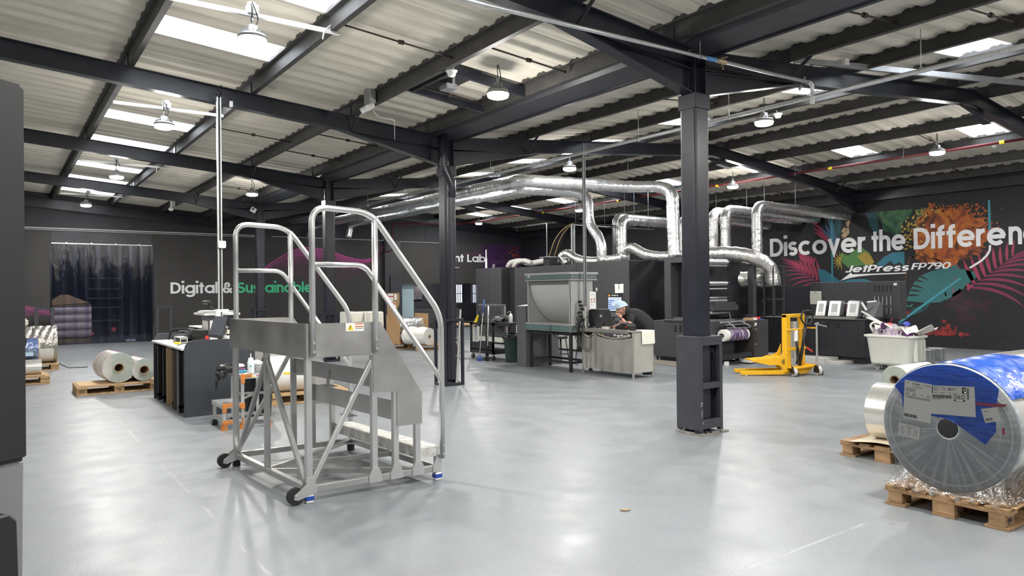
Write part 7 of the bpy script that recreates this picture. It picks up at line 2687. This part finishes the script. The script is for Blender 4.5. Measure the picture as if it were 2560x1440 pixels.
# black cabinet with ducts
t = cabinet('near-black press cabinet carrying the silver ducts right of the column', 15.2, 10.06, 16.6, 11.6, .0, 1.645, m=M_CABD, plinth=False)
mb = MB()
for y in (10.15, 10.7, 11.0, 11.4):
    mb.bar((15.22, y, 1.66), (15.22, y + .12, 1.66), .02)
for y in (10.15, 10.6, 11.0, 11.45):
    for z in (.98, 1.3, 1.6):
        mb.cyl((15.2, y, z), (15.193, y, z), .013, 8)
mb.build('fixings', M_GALVD, t)
t = thing('duct_frame', 'small steel lattice frame around the duct foot on the black cabinet', 'frame', (14.4, 9.8, 1.6))
mb = MB()
for x in (14.2, 14.6):
    for y in (9.62, 9.86):
        mb.bar((x, y, .95), (x, y, 2.12), .025)
for z in (1.35, 1.65, 1.95, 2.1):
    mb.bar((14.2, 9.62, z), (14.6, 9.62, z), .02).bar((14.2, 9.62, z), (14.2, 9.86, z), .02).bar((14.6, 9.62, z), (14.6, 9.86, z), .02)
mb.build('lattice', M_STEELG, t)
# long low counter with cartridges
t = cabinet('long low near-black press counter with doors behind the yellow stacker', 14.55, 7.72, 15.6, 10.2, .13, .92, m=M_CABD, seams=(9.28, 8.40, 7.86))
hd = MB()
for px in (1947, 2069, 2094):
    q = at_x(px, 813, 14.55)
    hd.box(14.543, q.y - .035, q.z - .065, 14.552, q.y + .035, q.z + .065)
each(hd, 'recessed_handle', M_BLACK, t)
MB().box(14.50, 7.9, .92, 15.2, 9.05, .975).build('grey_tray', mat('dull_grey_tray', (.20, .20, .18), .5), t, bev=.006)
MB().box(14.53, 7.7, .92, 15.6, 10.22, .935).build('worktop', M_GREY, t)
MB().box(14.0, 8.3, .0, 14.55, 9.95, .12).box(14.1, 8.0, 0, 14.6, 8.3, .06).build('white_plinth_tray', mat('grimy_white', (.50, .49, .46), .6), t)
t = cabinet('vented charcoal back panel above the long counter, with a pinned list', 15.25, 7.35, 15.55, 9.35, .93, 1.72, m=M_CAB, seams=(8.0,), plinth=False)
sl = MB()
for r, (z0, z1) in enumerate(((1.50, 1.63), (1.22, 1.40), (1.03, 1.16))):
    for k in range(5):
        if r == 2 and k < 3:
            continue
        y = 7.86 - k * .085
        (sl if r == 0 else sl).box(15.244, y - .018, z0, 15.251, y + .018, z1)
each(sl, 'vent_slot', M_BLACK, t)
s2 = MB()
for r, (z0, z1) in enumerate(((1.22, 1.40), (1.03, 1.16))):
    for k in range(5):
        if r == 1 and k < 3:
            continue
        y = 7.86 - k * .085
        s2.box(15.240, y - .006, z0, 15.247, y + .018, z1)
each(s2, 'pale_slot', M_GALVD, t)
c = [at_x(x, y, 15.245) for x, y in ((2025, 728), (2053, 728), (2054, 760), (2026, 760))]
nt_ = MB().prism([(p.y, p.z) for p in c], lambda u, v, q: V((15.245 - q, u, v)), 0, .003).build('pinned_list', M_PAPERY, t)
mb = MB()
for k in range(9):
    z = c[0].z - .05 - k * .032
    mb.box(15.2405, c[1].y + .02, z, 15.2418, c[0].y - .02, z + .006)
mb.box(15.238, (c[0].y + c[1].y) / 2 - .01, c[0].z - .04, 15.2418, (c[0].y + c[1].y) / 2 + .01, c[0].z - .015)
mb.build('ruled_lines', M_INKG, nt_)
MB().box(15.245, 7.40, 1.63, 15.251, 7.47, 1.68).build('white_label', M_PAPER, t)
WHICH = ['leftmost', 'middle', 'rightmost']
for k, (y0, y1, dx) in enumerate(((8.60, 8.83, 0), (8.27, 8.54, .0), (7.87, 8.13, .0))):
    t = thing('ink_cartridge', '%s tilted silver tank on the long press counter' % WHICH[k], 'tank', (14.6, y0, .975), 0, 'silver tanks on the counter')
    P = lambda u, v, q: V((14.56 + u, y0 + q, .976 + v))
    MB().prism([(0, 0), (.34, 0), (.34, .22), (.20, .34), (.10, .34)], P, 0, y1 - y0).build('body', M_GREY, t, bev=.008)
    F = lambda u, v, q: V((14.56 + .10 * v / .34, y0 + u, .976 + v)) + V((-.96, 0, .28)) * q
    MB().prism(rrect(y1 - y0 - .01, .325, .02, 3, (y1 - y0) / 2, .17), F, .002, .014).build('silver_front', mat('silver_plastic', (.42, .42, .42), .35, .5), t, bev=.004)
    MB().prism(rrect((y1 - y0) * .5, .18, .01, 3, (y1 - y0) / 2, .18), F, .0145, .017).build('inset_panel', mat('pale_silver', (.48, .48, .47), .4), t)
    MB().prism(rrect((y1 - y0) * .62, .05, .01, 3, (y1 - y0) / 2, .045), F, .0145, .018).build('label', M_PAPER, t)
t = thing('ink_tray', 'open silver tray with clips between the tanks on the counter', 'tray', (14.7, 8.2, .97))
MB().box(14.75, 8.14, .976, 15.1, 8.26, 1.08).build('base', M_BLACK, t)
MB().prism([(14.78, 1.24), (15.05, 1.24), (15.05, 1.31), (14.95, 1.32)], lambda u, v, q: V((u, q, v)), 8.14, 8.26).build('top', M_GALV, t)
MB().box(14.8, 8.14, 1.08, 15.1, 8.26, 1.22).build('side', mat('dusky_pink', (.28, .20, .21), .5), t)
t = thing('ink_tray', 'open silver frame with white bar at the right end of the counter', 'tray', (14.8, 7.75, .97))
MB().prism([(14.6, .976), (14.95, .976), (14.95, 1.25), (14.85, 1.30)], lambda u, v, q: V((u, q, v)), 7.55, 7.80).build('body', M_GREY, t)
MB().bar((14.58, 7.80, 1.10), (14.62, 7.40, .86), .03).bar((14.7, 7.75, 1.29), (14.8, 7.6, 1.31), .03).bar((14.62, 7.82, 1.28), (14.62, 7.72, 1.12), .03).build('white_bar', M_WPLAST, t)

# ================================================================ yellow stacker
t = thing('stacker_truck', 'bright yellow hand stacker with low fork and black tiller', 'stacker truck', (11.8, 7.7, 0))
# mast plane faces the camera; legs point away to the left
mx0, mx1 = at_y(1967, 900, 7.62), at_y(2013, 900, 7.62)
X0, X1, YM = mx0.x, mx1.x, 7.62
MB().box(X0, YM, .06, X0 + .13, YM + .10, 1.115).build('mast_post', M_YEL, t, bev=.006)
MB().box(X1 - .09, YM, .06, X1, YM + .10, 1.105).build('mast_post', M_YEL, t, bev=.006)
MB().box(X0, YM + .002, 1.06, X1, YM + .10, 1.12).box(X0, YM - .02, .82, X1 + .02, YM, .85).box(X0 + .05, YM - .02, .46, X1, YM, .51).build('mast_crossbar', M_YEL, t, bev=.004)
MB().cyl((X0 + .19, YM + .03, .16), (X0 + .19, YM + .03, .82), .022, 12).cyl((X0 + .33, YM + .05, .3), (X0 + .33, YM + .05, .98), .065, 16).build('lift_cylinder', M_GALV, t)
MB().cyl((X0 + .28, YM - .01, .62), (X0 + .28, YM - .01, .82), .035, 12).build('white_reservoir', M_WPLAST, t)
MB().tube(fillet([(X0 + .28, YM - .02, .64), (X0 + .26, YM - .05, .52), (X0 + .30, YM - .05, .36), (X0 + .26, YM - .03, .20)], .05), .022, 8).build('hose', M_BLACK, t)
MB().tube([(X0 + .30, YM - .06, .12), (X0 + .47, YM - .12, 1.10)], .028, 10).build('tiller', M_BLACK, t)
MB().tube(fillet([(X0 + .33, YM - .12, 1.17), (X0 + .52, YM - .16, 1.18), (X0 + .60, YM - .16, 1.08), (X0 + .54, YM - .15, .93), (X0 + .36, YM - .12, .93), (X0 + .29, YM - .1, 1.05)], .06, 4, True), .016, 8, closed=True).build('tiller_loop', M_BLACK, t)
MB().bar((X0 + .50, YM - .08, .50), (X0 + .62, YM - .12, .42), .025).build('red_lever', mat('bright_red', (.7, .05, .03), .5), t)
q0, q1 = at_y(2044, 940, 7.36), at_y(2044, 818, 7.36)
BXx = q1.x
MB().bar((X1 - .04, YM - .01, .86), (BXx + .01, 7.40, .86), .025).bar((X1 - .08, YM - .02, .18), (BXx, 7.40, .16), .05).build('handle_arm', M_YEL, t)
MB().cyl((BXx, 7.38, .12), (BXx, 7.38, .92), .018, 12).build('steer_rod', M_GALV, t)
MB().bar((BXx, 7.38, .93), (BXx + .20, 7.30, .88), .025).bar((BXx - .03, 7.40, .93), (BXx + .03, 7.36, .95), .03).build('crank', M_GALVD, t)
MB().prism([(X0 + .10, .155), (X1 + .06, .165), (X1 + .04, .10), (X1 - .10, .03), (X0 + .24, .03), (X0 + .10, .10)], lambda u, v, q: V((u, YM - .02 - q, v)), 0, .10).prism([(X0 + .02, .14), (BXx + .05, .14), (BXx + .05, .17), (X0 + .02, .17)], lambda u, v, q: V((u, YM - q, v)), .0, .20).build('chassis', M_YEL, t, bev=.004)
# carriage and fork plate pointing left-away
fl = V((-.80, .60, 0)).normalized()
o = V((X0 + .05, YM + .06, 0))
side = V((-fl.y, fl.x, 0))
if side.x > 0:
    side = -side
for s in (-.02, .36):
    P = lambda u, v, q, s=s: o + fl * u + V((.81, .0, 0)) * 0 - V((fl.y, -fl.x, 0)) * (s + q) * -1 + V((0, 0, v)) if False else o + fl * u + V((fl.y, -fl.x, 0)) * (s + q) + V((0, 0, v))
    MB().prism([(-.05, .05), (-.05, .56), (.02, .40), (.12, .34), (.20, .345), (.42, .36) if False else (.30, .31), (.62, .29), (.62, .265), (.30, .19), (.12, .19)], P, 0, .02).build('fork_cheek', M_YEL, t, bev=.003)
    MB().prism([(-.05, .02), (.80, .02), (.82, .05), (.82, .085), (-.05, .10)], P, 0, .07).build('outrigger', M_YEL, t, bev=.004)
    r = P(.72, .035, .035)
    MB().cyl(r - V((fl.y, -fl.x, 0)) * .025, r + V((fl.y, -fl.x, 0)) * .025, .035, 14).build('roller', M_WPLAST, t)
MB().prism([(.02, .34), (.30, .31), (.62, .29), (.62, .27), (.02, .32)], lambda u, v, q: o + fl * u + V((fl.y, -fl.x, 0)) * q + V((0, 0, v)), 0, .36).build('fork_plate', M_YEL, t)
r = o + fl * .03 + V((fl.y, -fl.x, 0)) * -.025 + V((0, 0, .26))
MB().cyl(r, r + V((fl.y, -fl.x, 0)) * -.02, .045, 16).build('pivot_disc', mat('worn_brass', (.25, .18, .06), .5, .5), t)
for (px, py, y) in ((1986, 925, 7.50), (2046, 923, 7.34)):
    q = at_y(px, py, y)
    q.z = .085
    ax = V((.75, -.55, 0)).normalized() if px < 2000 else V((.85, -.45, 0)).normalized()
    w = MB().cyl(q - ax * .03, q + ax * .03, .085, 26).build('castor_wheel', mat('pale_wheel', (.55, .54, .50), .5), t, bev=.006)
    MB().prism([(-.085, .01), (.085, .01), (.085, .07), (.05, .15), (-.05, .15), (-.085, .07)], lambda u, v, k: q + ax * (.032 + k) + V((-ax.y, ax.x, 0)) * u + V((0, 0, v - .085)), 0, .012).prism([(-.085, .05), (.085, .05), (.085, .10), (.05, .18), (-.05, .18), (-.085, .10)], lambda u, v, k: q + ax * (-.045 + k) + V((-ax.y, ax.x, 0)) * u + V((0, 0, v - .085)), 0, .012).build('wheel_guard', M_BLACK, w)
    MB().cyl(q + ax * .044, q + ax * .052, .018, 10).build('hub_cap', M_GALV, w)

# ================================================================ white tub of film waste
t = thing('waste_tub', 'white plastic tub trolley heaped with waste film', 'tub', (14, 7, 0))
tx0, tx1 = 13.76, 14.30
ty0, ty1 = 6.38, 7.33
cxm, cym = (tx0 + tx1) / 2, (ty0 + ty1) / 2
w, d = (tx1 - tx0), (ty1 - ty0)
M_TUB = mat('translucent_white_plastic', (.68, .68, .62), .4, 0, .06, 3, 0, 1)
M_TUB.node_tree.nodes['Principled BSDF'].inputs['Subsurface Weight'].default_value = 0
tb = MB()
lv = [(.84, .80, .11), (.86, .83, .16), (.97, .95, .62), (1.0, .98, .63), (1.05, 1.05, .64), (1.05, 1.05, .675), (.98, .97, .68), (.95, .93, .60), (.80, .78, .15)]
rings = []
for (a, b, z) in lv:
    rings.append([V((x, y, z)) for x, y in rrect(w * a, d * b, .09, 5, cxm, cym)])
n = len(rings[0])
vs = [p for r in rings for p in r]
fs = [(i * n + k, i * n + (k + 1) % n, (i + 1) * n + (k + 1) % n, (i + 1) * n + k) for i in range(len(rings) - 1) for k in range(n)]
fs += [tuple(reversed(range(n))), tuple(range((len(rings) - 1) * n, len(rings) * n))]
tb.add(vs, fs, True)
tb.build('tub', M_TUB, t)
rb = MB()
for k in range(3):
    x = tx0 + .1 + k * .15
    rb.box(x, ty0 - .008, .2, x + .03, ty0 + .06, .6)
each(rb, 'end_rib', M_TUB, t)
for x in (tx0 + .14, tx1 - .14):
    for y in (ty0 + .18, ty1 - .20):
        wv_ = MB().cyl((x - .02, y, .055), (x + .02, y, .055), .055, 18).build('castor_wheel', mat('grey_tyre', (.30, .30, .30), .5), t)
        MB().box(x - .035, y - .03, .095, x + .035, y + .03, .118).build('castor_plate', M_GALV, wv_)
t = thing('film_waste', 'heap of purple and white printed waste film in the white tub', 'waste film', (cxm, cym, .6))
rnd = random.Random(11)
hp = MB()


def heap(u, v):
    x = tx0 + .05 + (w - .10) * u
    y = ty0 + .06 + (d - .12) * v
    e = math.sin(u * PI) ** .7 * math.sin(v * PI) ** .7
    z = .60 + .10 * e + .18 * math.exp(-((v - .55) ** 2) / .05) * e + rnd.uniform(-.022, .022)
    return V((x, y, z))


hp.grid(heap, 44, 28, False)
hp.build('film_heap', print_material('purple_waste', [(.33, (.10, .05, .13)), (.45, (.62, .58, .60)), (.55, (.35, .24, .36)), (.7, (.75, .74, .73))], 9, 5, .8), t)
for k in range(26):
    a = V((tx0 + rnd.uniform(.08, w - .08), ty0 + rnd.uniform(.12, d - .12), .66 + rnd.uniform(.0, .16)))
    sz = rnd.uniform(.10, .22)
    Q = Matrix.Rotation(rnd.uniform(0, 6), 3, 'Z') @ Matrix.Rotation(rnd.uniform(.3, 1.5), 3, 'X')
    cst = rnd.uniform(2, 5)
    g = MB().grid(lambda u, v: a + Q @ V(((u - .5) * sz * 1.4, (v - .5) * sz, .05 * math.sin(u * cst) * math.cos(v * cst) + .06 * v * v)), 6, 6)
    m = [M_FILMW, mat('purple_film', (.16, .05, .20), .25, 0, .4, 12), mat('lilac_film', (.48, .38, .50), .25, 0, .3, 12), M_FILMW][k % 4]
    g.build('film_scrap', m, t)
a = V((cxm - .15, ty0 + .42, .78))
MB().grid(lambda u, v: a + V((.18 * v + .02, -.22 * u, .12 * math.sin(u * PI * .8) + .04 * v)), 8, 6).build('blue_film', mat('royal_blue_film', (.05, .07, .42), .3, 0, .4, 25), t)
MB().grid(lambda u, v: V((cxm - .12 + .12 * v, ty1 - .30 - .16 * u, .84 + .05 * v + .02 * math.sin(u * 4))), 4, 4).build('red_scrap', mat('bright_red', (.7, .05, .03), .5), t)
MB().grid(lambda u, v: V((cxm - .15 + .35 * v, ty0 + .12 - .34 * u, .68 + .20 * u + .04 * math.sin(v * 7) - .06 * u * v)), 10, 8).build('clear_scrap', mat('whitish_film', (.66, .63, .58), .3), t)
mb = MB()
mb.tube(fillet([(cxm - .1, ty1 + .02, 1.00), (cxm - .1, ty1 - .2, .93), (cxm - .1, ty1 - .4, .86), (cxm - .1, ty1 - .55, .74)], .15), .022, 8)
mb.tube(fillet([(cxm - .1, ty1 - .12, .70), (cxm - .15, ty1 - .06, .86), (cxm - .12, ty1 - .16, .93), (cxm - .1, ty1 - .3, .86)], .12), .022, 8)
mb.build('twisted_white_film', M_FILMW, t)
for k, (px, py, x) in enumerate(((2325, 903, 15.9), (2352, 900, 16.3))):
    q = at_g((2322, 2350)[k], (907, 903)[k])
    t = thing('metal_case', '%s of two grey metal cases on the floor behind the white tub' % ['left', 'right'][k], 'case', q, 0, 'grey metal cases')
    MB().box(-.12, -.08, 0, .10, .16, .26).build('body', M_GALVD, t, local=True, bev=.01)
    MB().box(-.135, -.095, .255, .115, .175, .285).build('lid', M_GALV, t, local=True, bev=.006)
    MB().box(.03, -.088, .02, .05, -.08, .25).build('edge_strip', M_GALV, t, local=True)

# dry leaf on the open floor
MB_ = MB().grid(lambda u, v: at_g(1563, 1277) + V((.030 * (u - .5) * 2, -.022 * (u - .5) * 2, 0)) + V((.010, .014, 0)) * ((v - .5) * 2 * math.sin(PI * (.05 + .9 * u))) + V((0, 0, .003 + .006 * abs(v - .5) * 2)), 8, 4)
tag(MB_.build('dry_leaf', mat('dry_leaf', (.40, .26, .10), .8)), 'small dry tan leaf lying alone on the open floor', 'leaf')

# ================================================================ the person leaning on the bench
def skin(name, joints, edges, mt, parent, sub=2, root=0):
    me = bpy.data.meshes.new(name)
    off = BASE.get(parent.name, V((0, 0, 0))) if parent else V((0, 0, 0))
    me.from_pydata([V(j[0]) - off for j in joints], edges, [])
    o = bpy.data.objects.new(name, me)
    COL.objects.link(o)
    if parent:
        o.parent = parent
    BASE[o.name] = off
    sk = o.modifiers.new('skin', 'SKIN')
    for i, j in enumerate(joints):
        r = j[1]
        sv = me.skin_vertices[0].data[i]
        sv.radius = (r, r) if not isinstance(r, tuple) else r
        sv.use_root = (i == root)
    ss = o.modifiers.new('smooth', 'SUBSURF')
    ss.levels = sub
    ss.render_levels = sub
    me.materials.append(mt)
    for p in me.polygons:
        p.use_smooth = True
    sk.use_smooth_shade = True
    return o


per = thing('person', 'person in black T-shirt and blue hairnet leaning chin on hand over the steel bench', 'person', (9.98, 9.42, 0))
RT, UPV, FW = V((.81, -.585, 0)), V((0, 0, 1)), V((.585, .81, 0))
O = V((9.57, 9.74, 0))                         # below the head; photo-right, away, up


def B(r, a, z):
    return O + RT * r + FW * a + V((0, 0, z))


# torso from hips to neck: bent forward to the left
PEL, BEL, CHE, NEC = B(.50, .06, .93), B(.44, .02, 1.02), B(.22, .0, 1.145), B(.09, .0, 1.165)
SHR, SHL = B(.15, -.15, 1.115), B(.12, .18, 1.13)
ELR, WRR = B(.105, -.22, .885), B(-.015, -.115, 1.065)
ELL, WRL = B(-.02, .16, .90), B(-.22, .05, .885)
body = skin('body', [(PEL, .135), (BEL, .150), (CHE, .150), (NEC, .062), (B(.045, -.01, 1.195), .056),
                     (B(.50, -.06, .86), .105), (B(.46, -.07, .48), .066), (B(.52, -.08, .10), .044),
                     (B(.54, .15, .86), .105), (B(.55, .15, .48), .066), (B(.60, .16, .10), .044)],
            [(0, 1), (1, 2), (2, 3), (3, 4), (0, 5), (5, 6), (6, 7), (0, 8), (8, 9), (9, 10)], M_SHIRT, per)
skin('right_arm', [(B(.15, -.10, 1.12), .075), (B(.135, -.17, 1.03), .062), (ELR, .044), (ELR.lerp(WRR, .5), .040), (WRR, .027)], [(0, 1), (1, 2), (2, 3), (3, 4)], M_SKIN, per)
skin('left_arm', [(B(.10, .12, 1.10), .07), (B(.05, .17, 1.0), .058), (ELL, .043), (ELL.lerp(WRL, .5), .036), (WRL, .026)], [(0, 1), (1, 2), (2, 3), (3, 4)], M_SKIN, per)
skin('right_sleeve', [(B(.17, -.08, 1.13), .10), (B(.145, -.165, 1.04), .080), (B(.128, -.195, .965), .066)], [(0, 1), (1, 2)], M_SHIRT, per)
skin('left_sleeve', [(B(.13, .10, 1.13), .10), (B(.065, .17, 1.03), .078), (B(.03, .175, .97), .064)], [(0, 1), (1, 2)], M_SHIRT, per)
for s, a0 in ((B(.52, -.08, 0), 0), (B(.60, .16, 0), 1)):
    skin('shoe', [(s + V((.03, -.03, .05)), .045), (s + V((-.06, .03, .04)), .042), (s + V((-.14, .08, .03)), .03)], [(0, 1), (1, 2)], M_BLACK, per)
# head, tilted down and to the left
HC = B(-.005, -.015, 1.255)
face = (RT * -.80 + FW * -.42 + V((0, 0, -.36))).normalized()
upv = (V((0, 0, 1)) - face * face.z).normalized()
lat = upv.cross(face).normalized()
HM = Matrix((lat, face, upv)).transposed()     # local x = side, y = face, z = up


def hp_(x, y, z):
    return HC + HM @ V((x, y, z))


hd = MB()


def headfn(u, v):
    a, b = u * 2 * PI, (v - .5) * PI
    cz, cr = math.sin(b), math.cos(b)
    x, y, z = .078 * cr * math.cos(a), .098 * cr * math.sin(a), .122 * cz
    if z < 0:
        k = -z / .122
        x *= 1 - .28 * k
        if y > 0:
            y += .012 * k
        else:
            y *= 1 - .45 * k
    if y > 0:
        y += .006 * math.exp(-((z + .045) / .02) ** 2) * (1 if abs(x) < .03 else 0)
        y -= .010 * math.exp(-((abs(x) - .032) / .014) ** 2 - ((z - .008) / .014) ** 2)
        y += .005 * math.exp(-((z - .030) / .012) ** 2)
    return hp_(x, y, z)


hd.grid(headfn, 36, 28)
h = hd.build('head', M_SKIN, per)
ns = MB()
ns.tube([hp_(0, .094, .012), hp_(0, .108, -.010), hp_(0, .120, -.028), hp_(0, .108, -.036)], [.007, .010, .014, .010], 10)
ns.build('nose', M_SKIN, h)
for s in (-1, 1):
    MB().ico(hp_(s * .031, .087, .008), .012, 2).build('eye', M_PAPER, h)
    MB().ico(hp_(s * .031, .0965, .006), .0058, 2).build('iris', M_INK, h)
    MB().tube([hp_(s * .014, .100, .028), hp_(s * .032, .100, .033), hp_(s * .052, .086, .028)], .0042, 6).build('eyebrow', mat('brown_hair', (.06, .035, .022), .8), h)
    MB().ico(hp_(s * .079, -.004, -.008), .028, 2, (.35, .6, 1.0), 0, HM).build('ear', M_SKIN, h)
MB().tube([hp_(-.024, .098, -.062), hp_(0, .106, -.060), hp_(.024, .098, -.062)], [.003, .006, .003], 8).build('mouth', mat('lips', (.45, .17, .14), .5), h)
MB().grid(lambda u, v: hp_(.083 * math.cos(u * PI), .010 + .094 * math.sin(u * PI), -.058 - .055 * v), 18, 5).build('beard', mat('stubble', (.25, .13, .085), .8), h)
gl = MB()
for s in (-1, 1):
    gl.tube([hp_(s * .033 + .023 * math.cos(k * PI / 8), .108 - .25 * abs(s * .033 + .023 * math.cos(k * PI / 8)) ** 1.3 * 2, .006 + .017 * math.sin(k * PI / 8)) for k in range(16)], .0024, 6, closed=True)
    gl.tube([hp_(s * .056, .100, .010), hp_(s * .080, .05, .012), hp_(s * .083, -.005, .010)], .0022, 6)
gl.tube([hp_(-.010, .108, .010), hp_(.010, .108, .010)], .0022, 6)
gl.build('glasses', mat('dark_frame', (.03, .012, .012), .4), per)
MB().grid(lambda u, v: hp_(.084 * math.cos(u * 2 * PI) * math.cos(v * 1.2), -.015 + .102 * math.sin(u * 2 * PI) * math.cos(v * 1.2) * (1 if math.sin(u * 2 * PI) < 0 else .85), -.03 + .07 * v), 24, 6).build('hair', mat('brown_hair', (.06, .035, .022), .8), per)
nb = MB()


def netfn(u, v):
    a, b = u * 2 * PI, v * PI / 2
    puf = 1 + .035 * math.sin(a * 9) * math.cos(b)
    x = .098 * math.cos(b * .98) * math.cos(a) * puf
    y = -.012 + .122 * math.cos(b * .98) * math.sin(a) * puf
    z = .036 + .106 * math.sin(b) - (.035 if math.sin(a) < 0 else .0) * math.cos(b) * abs(math.sin(a))
    return hp_(x, y, z)


nb.grid(netfn, 48, 14)
net = nb.build('hairnet', mat('pale_blue_net', (.50, .66, .78), .8, 0, .3, 70, .5, 60), per)
MB().tube([netfn(k / 40, 0) for k in range(40)], .007, 8, closed=True).build('elastic_band', mat('pale_blue_band', (.62, .76, .86), .8), net)
# hands
def finger(parent, pts, r=.0085, mt=None):
    js = [(p, r * (1.05 - .1 * i)) for i, p in enumerate(pts)]
    return skin('finger', js, [(i, i + 1) for i in range(len(pts) - 1)], mt or M_SKIN, parent, 1)


pc = WRR + V((0, 0, .0))
chin = hp_(.0, .112, -.075)
up_ = (chin - WRR).normalized()
rh = skin('right_hand', [(WRR, .026), (WRR.lerp(chin, .45), .034), (WRR.lerp(chin, .80), .036)], [(0, 1), (1, 2)], M_SKIN, per, 1)
k0 = WRR.lerp(chin, .85)
tocam = -FW
for i in range(4):
    lr = -.033 + .022 * i
    a = k0 + RT * lr + tocam * .028
    finger(rh, [a - up_ * .02, a + up_ * .022 + tocam * .016, a + up_ * (.040 + .003 * (1.5 - abs(i - 1.5))) - tocam * .008, a + up_ * .026 - tocam * .028])
finger(rh, [WRR.lerp(chin, .4) + RT * .03, WRR.lerp(chin, .7) + RT * .050, chin + RT * .055 + up_ * .005, chin + RT * .050 + up_ * .035], .0095)
fwd = (B(-.34, .02, .875) - WRL).normalized()
sd = V((-fwd.y, fwd.x, 0))
lh = skin('left_hand', [(WRL, .025), (WRL + fwd * .05, .030), (WRL + fwd * .085, .029)], [(0, 1), (1, 2)], M_SKIN, per, 1)
for i, ln in enumerate((.070, .080, .074, .058)):
    a = WRL + fwd * .09 + sd * (.030 - .020 * i)
    finger(lh, [a, a + fwd * ln * .4 + V((0, 0, .008)), a + fwd * ln * .75 + V((0, 0, -.002)), a + fwd * ln + V((0, 0, -.012))])
finger(lh, [WRL + fwd * .03 - sd * .02, WRL + fwd * .06 - sd * .048, WRL + fwd * .10 - sd * .05], .0095)
MB().cyl(WRL - fwd * .02, WRL - fwd * .045, .031, 16).build('wrist_band', M_BLACK, lh)
